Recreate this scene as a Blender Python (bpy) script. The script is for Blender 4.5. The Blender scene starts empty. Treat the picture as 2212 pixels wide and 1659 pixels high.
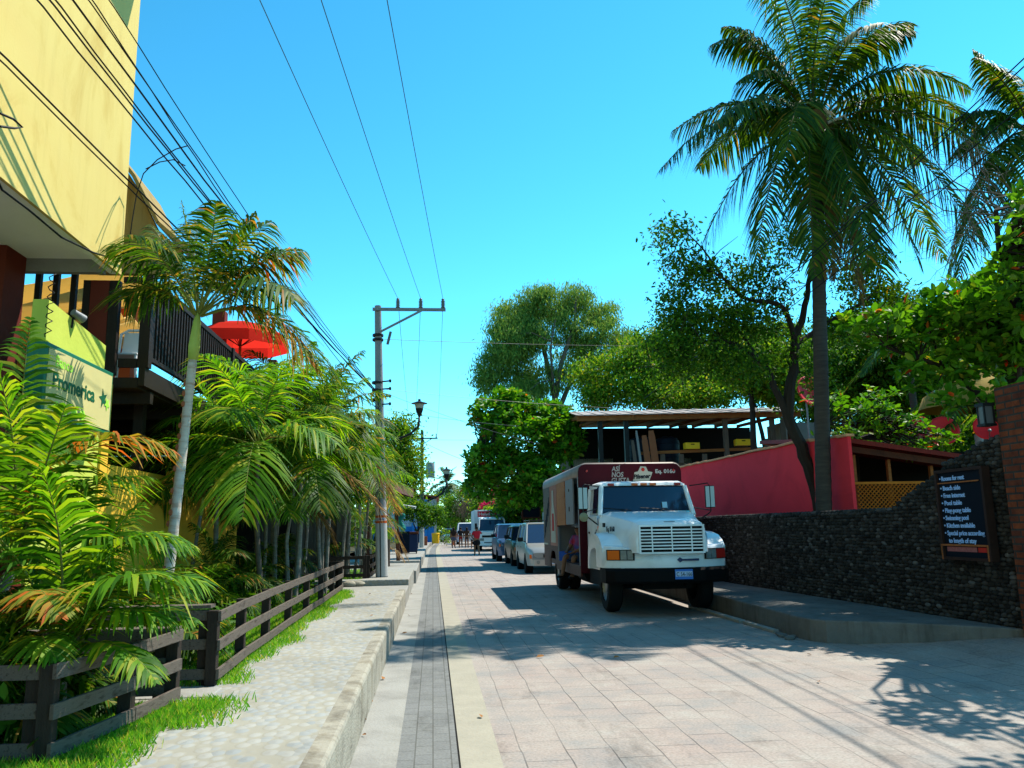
import bpy, math, random
import numpy as np
from mathutils import Vector, Matrix
rnd = random.Random(7); NR = np.random.default_rng(11)
SC = bpy.context.scene; COL = SC.collection
PI = math.pi
# ------------------------------------------------------------------ camera model
F_PX, CXP, CYP, HC = 1750., 1106., 829.5, 1.6
YAW, PITCH, ROLL = math.radians(5.67), math.radians(10.06), math.radians(-1.0)
_fw = Vector((math.sin(YAW)*math.cos(PITCH), math.cos(YAW)*math.cos(PITCH), math.sin(PITCH)))
_r0 = Vector((math.cos(YAW), -math.sin(YAW), 0)); _u0 = _r0.cross(_fw)
_rt = math.cos(ROLL)*_r0 + math.sin(ROLL)*_u0; _up = -math.sin(ROLL)*_r0 + math.cos(ROLL)*_u0
def ray(x, y): return _fw + _rt*((x-CXP)/F_PX) - _up*((y-CYP)/F_PX)
C0 = Vector((0, 0, HC))
def G(x, y, z=0.): d = ray(x, y); return C0 + d*((z-HC)/d.z)
def PY(x, y, Y): d = ray(x, y); return C0 + d*(Y/d.y)
def PX(x, y, X): d = ray(x, y); return C0 + d*(X/d.x)
cam = bpy.data.cameras.new('camera'); camo = bpy.data.objects.new('camera', cam); COL.objects.link(camo)
cam.sensor_width = 36; cam.lens = F_PX/2212*36; cam.clip_end = 3000; cam.clip_start = .05
mm = Matrix((_rt, _up, -_fw)).transposed().to_4x4(); mm.translation = C0; camo.matrix_world = mm
SC.camera = camo
# ------------------------------------------------------------------ light
SUN = Vector((.57, .30, 1.0)).normalized()
w = bpy.data.worlds.new('World'); SC.world = w; w.use_nodes = True
nt = w.node_tree; bg = nt.nodes['Background']
sky = nt.nodes.new('ShaderNodeTexSky'); sky.sky_type = 'NISHITA'; sky.sun_disc = False
sky.sun_elevation = math.asin(SUN.z); sky.sun_rotation = math.atan2(SUN.x, SUN.y)
sky.air_density = .9; sky.dust_density = .02; sky.ozone_density = 1.6
hs = nt.nodes.new('ShaderNodeHueSaturation'); hs.inputs['Saturation'].default_value = 1.05; hs.inputs['Value'].default_value = 8.4; hs.inputs['Hue'].default_value = .474
sc_ = nt.nodes.new('ShaderNodeMixRGB'); sc_.blend_type = 'MULTIPLY'; sc_.inputs[0].default_value = 1; sc_.inputs[2].default_value = (.150, .212, .225, 1)
gm_ = nt.nodes.new('ShaderNodeGamma'); gm_.inputs['Gamma'].default_value = 1.4
nt.links.new(sky.outputs[0], sc_.inputs[1]); nt.links.new(sc_.outputs[0], gm_.inputs['Color']); nt.links.new(gm_.outputs[0], hs.inputs['Color']); nt.links.new(hs.outputs[0], bg.inputs['Color'])
bg.inputs['Strength'].default_value = .092
sl = bpy.data.lights.new('sun', 'SUN'); sl.energy = 5.; sl.angle = math.radians(.5); sl.color = (1, .94, .82)
so = bpy.data.objects.new('sun', sl); COL.objects.link(so); so.rotation_euler = (-SUN).to_track_quat('-Z', 'Y').to_euler()
SC.view_settings.view_transform = 'Standard'; SC.view_settings.look = 'None'; SC.view_settings.exposure = .75; SC.view_settings.gamma = 1
# ------------------------------------------------------------------ materials
MATS = {}
KA = .62   # base colours are given for exposure 0; the picture is exposed up, so sunlit surfaces are set to their darker real values
KEEP = ('truck', 'windscreen', 'mirror', 'headlight', 'amber', 'red_lens', 'chrome', 'van_', 'car_', 'box_', 'pink', 'letter', 'sign', 'orange_lattice', 'plate', 'wrap', 'crimson', 'cyan', 'pale_sticker', 'yellow_crate', 'bay', 'skin', 'cloth', 'shirt', 'white_plaster', 'white_plastic', 'wattle', 'cap', 'blue_wall', 'pale_blue', 'emblem', 'crate', 'red_dish', 'dull_red', 'peach', 'orange_timber', 'rim', 'building_glass', 'bank', 'ringed', 'crownshaft', 'deep_yellow', 'lime')
def kk(name, c): return tuple(c) if name.startswith(KEEP) else tuple(v*KA for v in c)
def mat(name, c, rough=.8, c2=None, scale=6., bump=0., bscale=None, metal=0., spec=.35, c3=None, stretch=None, dist=0., detail=6.):
    if name in MATS: return MATS[name]
    c = kk(name, c); c2 = c2 and kk(name, c2); c3 = c3 and kk(name, c3)
    m = bpy.data.materials.new(name); MATS[name] = m; m.use_nodes = True; n = m.node_tree.nodes; l = m.node_tree.links
    b = n['Principled BSDF']; b.inputs['Roughness'].default_value = rough; b.inputs['Metallic'].default_value = metal
    b.inputs['Specular IOR Level'].default_value = spec*(.45 if rough > .4 else .8)
    tc = n.new('ShaderNodeTexCoord'); mp = n.new('ShaderNodeMapping'); l.new(tc.outputs['Object'], mp.inputs[0])
    if stretch: mp.inputs['Scale'].default_value = stretch
    b.inputs['Base Color'].default_value = (*c, 1)
    if c2:
        no = n.new('ShaderNodeTexNoise'); no.inputs['Scale'].default_value = scale; no.inputs['Detail'].default_value = detail; no.inputs['Roughness'].default_value = .65
        no.inputs['Distortion'].default_value = dist
        l.new(mp.outputs[0], no.inputs['Vector'])
        r = n.new('ShaderNodeValToRGB'); r.color_ramp.elements[0].position = .3; r.color_ramp.elements[1].position = .7
        r.color_ramp.elements[0].color = (*c, 1); r.color_ramp.elements[1].color = (*c2, 1)
        if c3: e = r.color_ramp.elements.new(.5); e.color = (*c3, 1)
        l.new(no.outputs['Fac'], r.inputs[0]); l.new(r.outputs[0], b.inputs['Base Color'])
    if any(k in name for k in ('yellow_render', 'tan_render', 'kerb', 'sidewalk_conc')):
        m3 = n.new('ShaderNodeMapping'); m3.inputs['Scale'].default_value = (2.2, 2.2, .22); l.new(tc.outputs['Object'], m3.inputs[0])
        n3 = n.new('ShaderNodeTexNoise'); n3.inputs['Scale'].default_value = 2.5; n3.inputs['Detail'].default_value = 9; n3.inputs['Roughness'].default_value = .7; l.new(m3.outputs[0], n3.inputs['Vector'])
        r3 = n.new('ShaderNodeValToRGB'); r3.color_ramp.elements[0].position = .34; r3.color_ramp.elements[0].color = (.72, .68, .62, 1); r3.color_ramp.elements[1].position = .50; r3.color_ramp.elements[1].color = (1, 1, 1, 1); l.new(n3.outputs['Fac'], r3.inputs[0])
        x3 = n.new('ShaderNodeMixRGB'); x3.blend_type = 'MULTIPLY'; x3.inputs[0].default_value = 1 if 'yellow' not in name else .22
        if b.inputs['Base Color'].links: l.new(b.inputs['Base Color'].links[0].from_socket, x3.inputs[1])
        else: x3.inputs[1].default_value = (*c, 1)
        l.new(r3.outputs[0], x3.inputs[2]); l.new(x3.outputs[0], b.inputs['Base Color'])
    if bump:
        nb = n.new('ShaderNodeTexNoise'); nb.inputs['Scale'].default_value = bscale or scale*4; nb.inputs['Detail'].default_value = 5
        l.new(mp.outputs[0], nb.inputs['Vector'])
        bp = n.new('ShaderNodeBump'); bp.inputs['Strength'].default_value = bump; bp.inputs['Distance'].default_value = .02
        l.new(nb.outputs['Fac'], bp.inputs['Height']); l.new(bp.outputs[0], b.inputs['Normal'])
    return m
def leafmat(name, cols, trans, rough=.45, tfac=.35, spec=.4):
    """cols: list of (pos, rgb); colour differs leaf by leaf"""
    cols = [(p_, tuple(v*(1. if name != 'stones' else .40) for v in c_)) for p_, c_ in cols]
    m = bpy.data.materials.new(name); MATS[name] = m; m.use_nodes = True; n = m.node_tree.nodes; l = m.node_tree.links
    b = n['Principled BSDF']; b.inputs['Roughness'].default_value = rough+.1; b.inputs['Specular IOR Level'].default_value = spec*.35
    g = n.new('ShaderNodeNewGeometry'); r = n.new('ShaderNodeValToRGB')
    r.color_ramp.elements[0].position = cols[0][0]; r.color_ramp.elements[0].color = (*cols[0][1], 1)
    r.color_ramp.elements[1].position = cols[-1][0]; r.color_ramp.elements[1].color = (*cols[-1][1], 1)
    for p, c in cols[1:-1]: e = r.color_ramp.elements.new(p); e.color = (*c, 1)
    l.new(g.outputs['Random Per Island'], r.inputs[0]); l.new(r.outputs[0], b.inputs['Base Color'])
    t = n.new('ShaderNodeBsdfTranslucent'); mx = n.new('ShaderNodeMixRGB'); mx.blend_type = 'MULTIPLY'; mx.inputs[0].default_value = 1
    mx.inputs[2].default_value = (*trans, 1); l.new(r.outputs[0], mx.inputs[1]); l.new(mx.outputs[0], t.inputs['Color'])
    ms = n.new('ShaderNodeMixShader'); ms.inputs[0].default_value = tfac
    l.new(b.outputs[0], ms.inputs[1]); l.new(t.outputs[0], ms.inputs[2]); l.new(ms.outputs[0], n['Material Output'].inputs['Surface'])
    return m
def brickmat(name, c1, c2, cm, bw, rh, ms=.01, axes='xz', rough=.85, bump=.5, tint=None, tscale=1.2, offset=.5, fade=None, squash=1., warp=0.):
    c1, c2, cm = kk(name, c1), kk(name, c2), kk(name, cm)
    m = bpy.data.materials.new(name); MATS[name] = m; m.use_nodes = True; n = m.node_tree.nodes; l = m.node_tree.links
    b = n['Principled BSDF']; b.inputs['Roughness'].default_value = rough; b.inputs['Specular IOR Level'].default_value = .25
    tc = n.new('ShaderNodeTexCoord'); sp = n.new('ShaderNodeSeparateXYZ'); cb = n.new('ShaderNodeCombineXYZ')
    l.new(tc.outputs['Object'], sp.inputs[0])
    ix = {'x': 0, 'y': 1, 'z': 2}
    l.new(sp.outputs[ix[axes[0]]], cb.inputs[0]); l.new(sp.outputs[ix[axes[1]]], cb.inputs[1])
    vec = cb.outputs[0]
    if warp:
        wn = n.new('ShaderNodeTexNoise'); wn.inputs['Scale'].default_value = 1.5; l.new(tc.outputs['Object'], wn.inputs['Vector'])
        ad = n.new('ShaderNodeMixRGB'); ad.blend_type = 'ADD'; ad.inputs[0].default_value = warp; l.new(vec, ad.inputs[1]); l.new(wn.outputs['Color'], ad.inputs[2]); vec = ad.outputs[0]
    br = n.new('ShaderNodeTexBrick'); br.offset = offset; br.squash = squash; br.inputs['Scale'].default_value = 1; br.inputs['Brick Width'].default_value = bw; br.inputs['Row Height'].default_value = rh
    br.inputs['Mortar Size'].default_value = ms; br.inputs['Mortar Smooth'].default_value = .3; br.inputs['Bias'].default_value = 0
    br.inputs['Color1'].default_value = (*c1, 1); br.inputs['Color2'].default_value = (*c2, 1); br.inputs['Mortar'].default_value = (*cm, 1)
    l.new(vec, br.inputs['Vector'])
    no = n.new('ShaderNodeTexNoise'); no.inputs['Scale'].default_value = tscale; no.inputs['Detail'].default_value = 8; no.inputs['Roughness'].default_value = .7; l.new(tc.outputs['Object'], no.inputs['Vector'])
    col = br.outputs['Color']
    if tint:
        r = n.new('ShaderNodeValToRGB'); r.color_ramp.elements[0].position = .36; r.color_ramp.elements[1].position = .66
        r.color_ramp.elements[0].color = (*tint[0], 1); r.color_ramp.elements[1].color = (*tint[1], 1)
        if len(tint) > 2: e = r.color_ramp.elements.new(.52); e.color = (*tint[2], 1)
        l.new(no.outputs['Fac'], r.inputs[0])
        mx = n.new('ShaderNodeMixRGB'); mx.blend_type = 'MULTIPLY'; mx.inputs[0].default_value = 1; l.new(col, mx.inputs[1]); l.new(r.outputs[0], mx.inputs[2]); col = mx.outputs[0]
    if fade:   # worn joints: show the plain face colour in patches
        n2 = n.new('ShaderNodeTexNoise'); n2.inputs['Scale'].default_value = fade[1]; n2.inputs['Detail'].default_value = 3; l.new(tc.outputs['Object'], n2.inputs['Vector'])
        r2 = n.new('ShaderNodeValToRGB'); r2.color_ramp.elements[0].position = .42; r2.color_ramp.elements[1].position = .6; l.new(n2.outputs['Fac'], r2.inputs[0])
        m2 = n.new('ShaderNodeMath'); m2.operation = 'MULTIPLY'; m2.inputs[1].default_value = fade[0]; l.new(r2.outputs[0], m2.inputs[0])
        mx2 = n.new('ShaderNodeMixRGB'); l.new(m2.outputs[0], mx2.inputs[0]); l.new(br.outputs['Color'], mx2.inputs[1]); mx2.inputs[2].default_value = (*c1, 1)
        l.new(mx2.outputs[0], mx.inputs[1])
    if 'road' in name or 'paver' in name:   # oil, tyre dirt and dust
        m4 = n.new('ShaderNodeMapping'); m4.inputs['Scale'].default_value = (1, .35, 1); l.new(tc.outputs['Object'], m4.inputs[0])
        n4 = n.new('ShaderNodeTexNoise'); n4.inputs['Scale'].default_value = 1.7; n4.inputs['Detail'].default_value = 10; n4.inputs['Roughness'].default_value = .75; l.new(m4.outputs[0], n4.inputs['Vector'])
        r4 = n.new('ShaderNodeValToRGB'); r4.color_ramp.elements[0].position = .33; r4.color_ramp.elements[0].color = (.66, .65, .64, 1); r4.color_ramp.elements[1].position = .47; r4.color_ramp.elements[1].color = (1, 1, 1, 1); l.new(n4.outputs['Fac'], r4.inputs[0])
        n5 = n.new('ShaderNodeTexNoise'); n5.inputs['Scale'].default_value = 45; n5.inputs['Detail'].default_value = 4; l.new(tc.outputs['Object'], n5.inputs['Vector'])
        r5 = n.new('ShaderNodeValToRGB'); r5.color_ramp.elements[0].position = .3; r5.color_ramp.elements[0].color = (.78, .78, .78, 1); r5.color_ramp.elements[1].position = .6; r5.color_ramp.elements[1].color = (1.06, 1.06, 1.06, 1); l.new(n5.outputs['Fac'], r5.inputs[0])
        x4 = n.new('ShaderNodeMixRGB'); x4.blend_type = 'MULTIPLY'; x4.inputs[0].default_value = 1; l.new(col, x4.inputs[1]); l.new(r4.outputs[0], x4.inputs[2])
        x5 = n.new('ShaderNodeMixRGB'); x5.blend_type = 'MULTIPLY'; x5.inputs[0].default_value = 1; l.new(x4.outputs[0], x5.inputs[1]); l.new(r5.outputs[0], x5.inputs[2]); col = x5.outputs[0]
    l.new(col, b.inputs['Base Color'])
    bp = n.new('ShaderNodeBump'); bp.inputs['Strength'].default_value = bump; bp.inputs['Distance'].default_value = .01; bp.invert = True
    ns = n.new('ShaderNodeTexNoise'); ns.inputs['Scale'].default_value = 60; l.new(tc.outputs['Object'], ns.inputs['Vector'])
    am = n.new('ShaderNodeMath'); am.operation = 'MULTIPLY_ADD'; am.inputs[1].default_value = .35; l.new(ns.outputs['Fac'], am.inputs[0]); l.new(br.outputs['Fac'], am.inputs[2])
    l.new(am.outputs[0], bp.inputs['Height']); l.new(bp.outputs[0], b.inputs['Normal'])
    return m
def cobblemat(name):
    m = bpy.data.materials.new(name); MATS[name] = m; m.use_nodes = True; n = m.node_tree.nodes; l = m.node_tree.links
    b = n['Principled BSDF']; b.inputs['Roughness'].default_value = .8; b.inputs['Specular IOR Level'].default_value = .3
    tc = n.new('ShaderNodeTexCoord'); mp = n.new('ShaderNodeMapping'); mp.inputs['Scale'].default_value = (1, .72, 1); mp.inputs['Rotation'].default_value = (0, 0, .5); l.new(tc.outputs['Object'], mp.inputs[0])
    v = n.new('ShaderNodeTexVoronoi'); v.inputs['Scale'].default_value = 12.5; l.new(mp.outputs[0], v.inputs['Vector'])
    r = n.new('ShaderNodeValToRGB'); r.color_ramp.elements[0].position = .0; r.color_ramp.elements[0].color = (1, 1, 1, 1)
    r.color_ramp.elements[1].position = .66; r.color_ramp.elements[1].color = (0, 0, 0, 1); l.new(v.outputs['Distance'], r.inputs[0])
    sx = n.new('ShaderNodeSeparateXYZ'); l.new(v.outputs['Color'], sx.inputs[0])
    cr = n.new('ShaderNodeValToRGB'); cr.color_ramp.elements[0].color = (.245, .26, .262, 1); cr.color_ramp.elements[1].color = (.32, .32, .30, 1)
    e = cr.color_ramp.elements.new(.35); e.color = (.275, .285, .28, 1); e = cr.color_ramp.elements.new(.7); e.color = (.315, .305, .275, 1); l.new(sx.outputs[0], cr.inputs[0])
    mx = n.new('ShaderNodeMixRGB'); mx.inputs[1].default_value = (.285, .27, .225, 1); l.new(cr.outputs[0], mx.inputs[2])
    r3 = n.new('ShaderNodeValToRGB'); r3.color_ramp.elements[0].position = .47; r3.color_ramp.elements[0].color = (1, 1, 1, 1); r3.color_ramp.elements[1].position = .60; r3.color_ramp.elements[1].color = (0, 0, 0, 1)
    l.new(v.outputs['Distance'], r3.inputs[0]); l.new(r3.outputs[0], mx.inputs[0])
    no = n.new('ShaderNodeTexNoise'); no.inputs['Scale'].default_value = 1.1; no.inputs['Detail'].default_value = 7; l.new(tc.outputs['Object'], no.inputs['Vector'])
    rr = n.new('ShaderNodeValToRGB'); rr.color_ramp.elements[0].position = .3; rr.color_ramp.elements[0].color = (.78, .78, .76, 1); rr.color_ramp.elements[1].position = .7; rr.color_ramp.elements[1].color = (1, 1, .98, 1); l.new(no.outputs['Fac'], rr.inputs[0])
    m3 = n.new('ShaderNodeMixRGB'); m3.blend_type = 'MULTIPLY'; m3.inputs[0].default_value = 1; l.new(mx.outputs[0], m3.inputs[1]); l.new(rr.outputs[0], m3.inputs[2]); l.new(m3.outputs[0], b.inputs['Base Color'])
    bp = n.new('ShaderNodeBump'); bp.inputs['Strength'].default_value = .55; bp.inputs['Distance'].default_value = .015; l.new(r.outputs[0], bp.inputs['Height']); l.new(bp.outputs[0], b.inputs['Normal'])
    return m
def glass(name, c=(.02, .03, .04), rough=.06): return mat(name, c, rough, spec=.9)
# ------------------------------------------------------------------ tagging
def tag(o, label=None, cat=None, group=None, kind=None):
    if label: o['label'] = label
    if cat: o['category'] = cat
    if group: o['group'] = group
    if kind: o['kind'] = kind
    return o
def thing(name, label, cat, loc=(0, 0, 0), rz=0., group=None):
    o = bpy.data.objects.new(name, None); COL.objects.link(o); o.location = loc; o.rotation_euler = (0, 0, rz); o.empty_display_size = .1
    return tag(o, label, cat, group)
def copy_tree(o, parent=None, **kw):
    c = o.copy(); COL.objects.link(c); c.parent = parent
    for ch in [x for x in o.children]: copy_tree(ch, c)
    return c
def root_of(o):
    while o.parent: o = o.parent
    return o
# ------------------------------------------------------------------ mesh builder
class MB:
    """world=True: the points are world points and are moved into the frame of the thing"""
    def __init__(s): s.v = []; s.f = []; s.m = []; s.cm = 0
    def add(s, vs, fs):
        n = len(s.v); s.v += [tuple(p) for p in vs]; s.f += [tuple(i+n for i in f) for f in fs]; s.m += [s.cm]*len(fs); return s
    def box(s, c, d, rz=0., M=None, taper=1.):
        x, y, z = d[0]/2, d[1]/2, d[2]/2
        P = [Vector((sx*x*(taper if sz > 0 else 1), sy*y*(taper if sz > 0 else 1), sz*z)) for sz in (-1, 1) for sy in (-1, 1) for sx in (-1, 1)]
        R = Matrix.Rotation(rz, 3, 'Z') if M is None else M
        return s.add([R @ p + Vector(c) for p in P], [(0, 2, 3, 1), (4, 5, 7, 6), (0, 1, 5, 4), (2, 6, 7, 3), (0, 4, 6, 2), (1, 3, 7, 5)])
    def bb(s, a, b): return s.box([(a[i]+b[i])/2 for i in range(3)], [abs(b[i]-a[i]) for i in range(3)])
    def bar(s, a, b, w, h, up=(0, 0, 1)):
        a, b = Vector(a), Vector(b); d = (b-a); L = d.length; d.normalize(); u = Vector(up)
        if abs(d.dot(u)) > .95: u = Vector((0, 1, 0))
        x = d.cross(u).normalized(); z = x.cross(d)
        return s.box((a+b)/2, (w, L, h), M=Matrix((x, d, z)).transposed())
    def tube(s, pts, r, n=8, cap=True):
        pts = [Vector(p) for p in pts]; k = len(pts); rs = r if hasattr(r, '__len__') else [r]*k
        vs = []; ref = None
        for i, p in enumerate(pts):
            d = (pts[min(i+1, k-1)]-pts[max(i-1, 0)]).normalized()
            if ref is None: ref = Vector((1, 0, 0)) if abs(d.x) < .9 else Vector((0, 1, 0))
            x = (ref-d*ref.dot(d)).normalized(); y = d.cross(x); ref = x
            for j in range(n): a = 2*PI*j/n; vs.append(p+(x*math.cos(a)+y*math.sin(a))*rs[i])
        fs = [(i*n+j, i*n+(j+1) % n, (i+1)*n+(j+1) % n, (i+1)*n+j) for i in range(k-1) for j in range(n)]
        if cap: fs += [tuple(range(n-1, -1, -1)), tuple((k-1)*n+j for j in range(n))]
        return s.add(vs, fs)
    def cyl(s, a, b, r, r2=None, n=16): return s.tube([a, b], [r, r if r2 is None else r2], n)
    def lathe(s, prof, c=(0, 0, 0), n=20, M=None):
        vs = []
        for r, z in prof:
            for j in range(n):
                a = 2*PI*j/n; p = Vector((r*math.cos(a), r*math.sin(a), z)); p = M @ p if M else p; vs.append(p+Vector(c))
        k = len(prof)
        return s.add(vs, [(i*n+j, i*n+(j+1) % n, (i+1)*n+(j+1) % n, (i+1)*n+j) for i in range(k-1) for j in range(n)])
    def loft(s, rings, cap=True):
        n = len(rings[0]); vs = [p for r in rings for p in r]; k = len(rings)
        fs = [(i*n+j, (i+1)*n+j, (i+1)*n+(j+1) % n, i*n+(j+1) % n) for i in range(k-1) for j in range(n)]
        if cap: fs += [tuple(range(n)), tuple((k-1)*n+j for j in range(n-1, -1, -1))]
        return s.add(vs, fs)
    def slab(s, q, t):
        q = [Vector(p) for p in q]; nrm = (q[1]-q[0]).cross(q[2]-q[0]).normalized()*t; n = len(q)
        return s.add(q+[p+nrm for p in q], [tuple(range(n-1, -1, -1)), tuple(range(n, 2*n))]+[(i, (i+1) % n, n+(i+1) % n, n+i) for i in range(n)])
    def prism(s, out, ax, a, b):
        """outline of 2D points extruded along axis ax from a to b"""
        def P(p, t): return {'x': (t, p[0], p[1]), 'y': (p[0], t, p[1]), 'z': (p[0], p[1], t)}[ax]
        n = len(out)
        return s.add([P(p, a) for p in out]+[P(p, b) for p in out], [tuple(range(n-1, -1, -1)), tuple(range(n, 2*n))]+[(i, (i+1) % n, n+(i+1) % n, n+i) for i in range(n)])
    def ell(s, c, r, n=10, k=6, M=None):
        vs = []; c = Vector(c)
        for i in range(k+1):
            t = PI*i/k
            for j in range(n):
                a = 2*PI*j/n; p = Vector((r[0]*math.sin(t)*math.cos(a), r[1]*math.sin(t)*math.sin(a), r[2]*math.cos(t))); p = M @ p if M else p; vs.append(p+c)
        return s.add(vs, [(i*n+j, (i+1)*n+j, (i+1)*n+(j+1) % n, i*n+(j+1) % n) for i in range(k) for j in range(n)])
    def build(s, name, m, parent=None, world=False, smooth=False, label=None, bevel=0., autos=None):
        me = bpy.data.meshes.new(name)
        vs = s.v
        if world and parent is not None:
            o0 = root_of(parent).location; rz = root_of(parent).rotation_euler.z; R = Matrix.Rotation(-rz, 3, 'Z'); vs = [tuple(R @ (Vector(p)-o0)) for p in vs]
        me.from_pydata(vs, [], s.f); me.update()
        ms = m if isinstance(m, (list, tuple)) else [m]
        for q in ms: me.materials.append(q)
        if len(ms) > 1: me.polygons.foreach_set('material_index', s.m)
        if smooth: me.polygons.foreach_set('use_smooth', [True]*len(me.polygons))
        o = bpy.data.objects.new(name, me); COL.objects.link(o); o.parent = parent
        if smooth and smooth != 'all':
            try: me.set_sharp_from_angle(angle=math.radians(40))
            except Exception: pass
        if bevel:
            b = o.modifiers.new('bevel', 'BEVEL'); b.width = bevel; b.segments = 2; b.limit_method = 'ANGLE'
        if label: o['label'] = label
        return o
def np_mesh(name, V, Fq, m, parent=None, smooth=False):
    me = bpy.data.meshes.new(name); V = np.asarray(V, dtype=np.float32).reshape(-1, 3); Fq = np.asarray(Fq, dtype=np.int32)
    if parent is not None: V = V-np.array(root_of(parent).location, dtype=np.float32)
    k = Fq.shape[1]; me.vertices.add(len(V)); me.vertices.foreach_set('co', V.ravel()); me.loops.add(Fq.size); me.loops.foreach_set('vertex_index', Fq.ravel())
    me.polygons.add(len(Fq)); me.polygons.foreach_set('loop_start', np.arange(0, Fq.size, k, dtype=np.int32)); me.polygons.foreach_set('loop_total', np.full(len(Fq), k, dtype=np.int32))
    if smooth: me.polygons.foreach_set('use_smooth', np.ones(len(Fq), dtype=bool))
    me.update(calc_edges=True); me.materials.append(m)
    o = bpy.data.objects.new(name, me); COL.objects.link(o); o.parent = parent; return o
def text_part(txt, size, org, right, up, m, parent, name='lettering', extr=.003, world=False, width=None, slant=0., bold=.0, align='LEFT'):
    cu = bpy.data.curves.new(name, 'FONT'); cu.body = txt; cu.size = size; cu.extrude = extr; cu.align_x = align; cu.shear = slant; cu.offset = bold; cu.resolution_u = 3
    t = bpy.data.objects.new(name, cu); COL.objects.link(t)
    dg = bpy.context.evaluated_depsgraph_get(); me = bpy.data.meshes.new_from_object(t.evaluated_get(dg)); bpy.data.objects.remove(t)
    r, u = Vector(right).normalized(), Vector(up).normalized(); nrm = r.cross(u); co = [v.co.copy() for v in me.vertices]
    sx = 1.
    if width and co: sx = width/max(1e-6, max(c.x for c in co)-min(c.x for c in co))
    o0 = Vector(org); b = MB(); b.add([o0+r*c.x*sx+u*c.y+nrm*c.z for c in co], [tuple(p.vertices) for p in me.polygons])
    return b.build(name, m, parent, world=world)
def nrm(a): return a/np.maximum(1e-9, np.linalg.norm(a, axis=-1, keepdims=True))
# ------------------------------------------------------------------ foliage
LEAF_T = np.array([[0, 0, 0], [.35, .5, .16], [.78, .38, .10], [1, 0, -.08], [.78, -.38, .10], [.35, -.5, .16]]); LEAF_F = np.array([[0, 3, 2, 1], [0, 5, 4, 3]])
def leaf_arrays(O, X, N, L, Wd):
    """O origins, X directions, N normals, L lengths, Wd widths"""
    X = nrm(X); Y = nrm(np.cross(N, X)); Z = np.cross(X, Y)
    T = LEAF_T
    V = O[:, None]+X[:, None]*(T[None, :, :1]*L[:, None, None])+Y[:, None]*(T[None, :, 1:2]*Wd[:, None, None])+Z[:, None]*(T[None, :, 2:3]*Wd[:, None, None])
    n = len(O); F = (LEAF_F[None]+(np.arange(n)*6)[:, None, None]).reshape(-1, 4)
    return V.reshape(-1, 3), F
def merge(parts):
    Vs = []; Fs = []; k = 0
    for V, F in parts: Vs.append(V); Fs.append(F+k); k += len(V)
    return np.concatenate(Vs), np.concatenate(Fs)
def clumps(blobs, R=NR):
    """blobs (centre, radii, n clumps) -> clump centres on/inside uneven ellipsoids"""
    out = []
    for c, r, n in blobs:
        d = nrm(R.normal(size=(n, 3))); rad = R.uniform(.35, 1., size=(n, 1))**.45
        out.append(np.array(c)+d*rad*np.array(r))
    return np.concatenate(out)
def leaves(kind, cc, per, spread, size, R=NR):
    n = len(cc)*per
    if kind == 'rosette':      # almond: whorls of big leaves at twig ends
        ax = nrm(R.normal(size=(len(cc), 3))*.55+np.array([0, 0, 1.])); ref = nrm(np.cross(ax, R.normal(size=(len(cc), 3)))); r2 = np.cross(ax, ref)
        ph = (np.arange(per)/per*2*PI)[None]+R.uniform(0, 6, size=(len(cc), 1)); el = R.uniform(-.35, .7, size=(len(cc), per))
        X = (ref[:, None]*np.cos(ph)[..., None]+r2[:, None]*np.sin(ph)[..., None])*np.cos(el)[..., None]+ax[:, None]*np.sin(el)[..., None]
        N = ax[:, None]+R.normal(size=(len(cc), per, 3))*.25
        L = size*R.uniform(.55, 1.15, size=(len(cc), per)); O = cc[:, None]+X*.05*size/.25
        return leaf_arrays(O.reshape(-1, 3), X.reshape(-1, 3), N.reshape(-1, 3), L.ravel(), L.ravel()*.52)
    O = np.repeat(cc, per, axis=0)+R.normal(size=(n, 3))*spread*np.array([1, 1, .7])
    if kind == 'hang': X = R.normal(size=(n, 3))*.45+np.array([0, 0, -1.]); N = R.normal(size=(n, 3)); wr = .2
    elif kind == 'fine': X = R.normal(size=(n, 3)); N = R.normal(size=(n, 3))*.6+np.array([0, 0, .8]); wr = .5
    else: X = R.normal(size=(n, 3))+np.array([0, 0, -.25]); N = R.normal(size=(n, 3))*.55+np.array([0, 0, .8]); wr = .45
    L = size*R.uniform(.6, 1.2, size=n)
    return leaf_arrays(O, X, N, L, L*wr)
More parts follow.
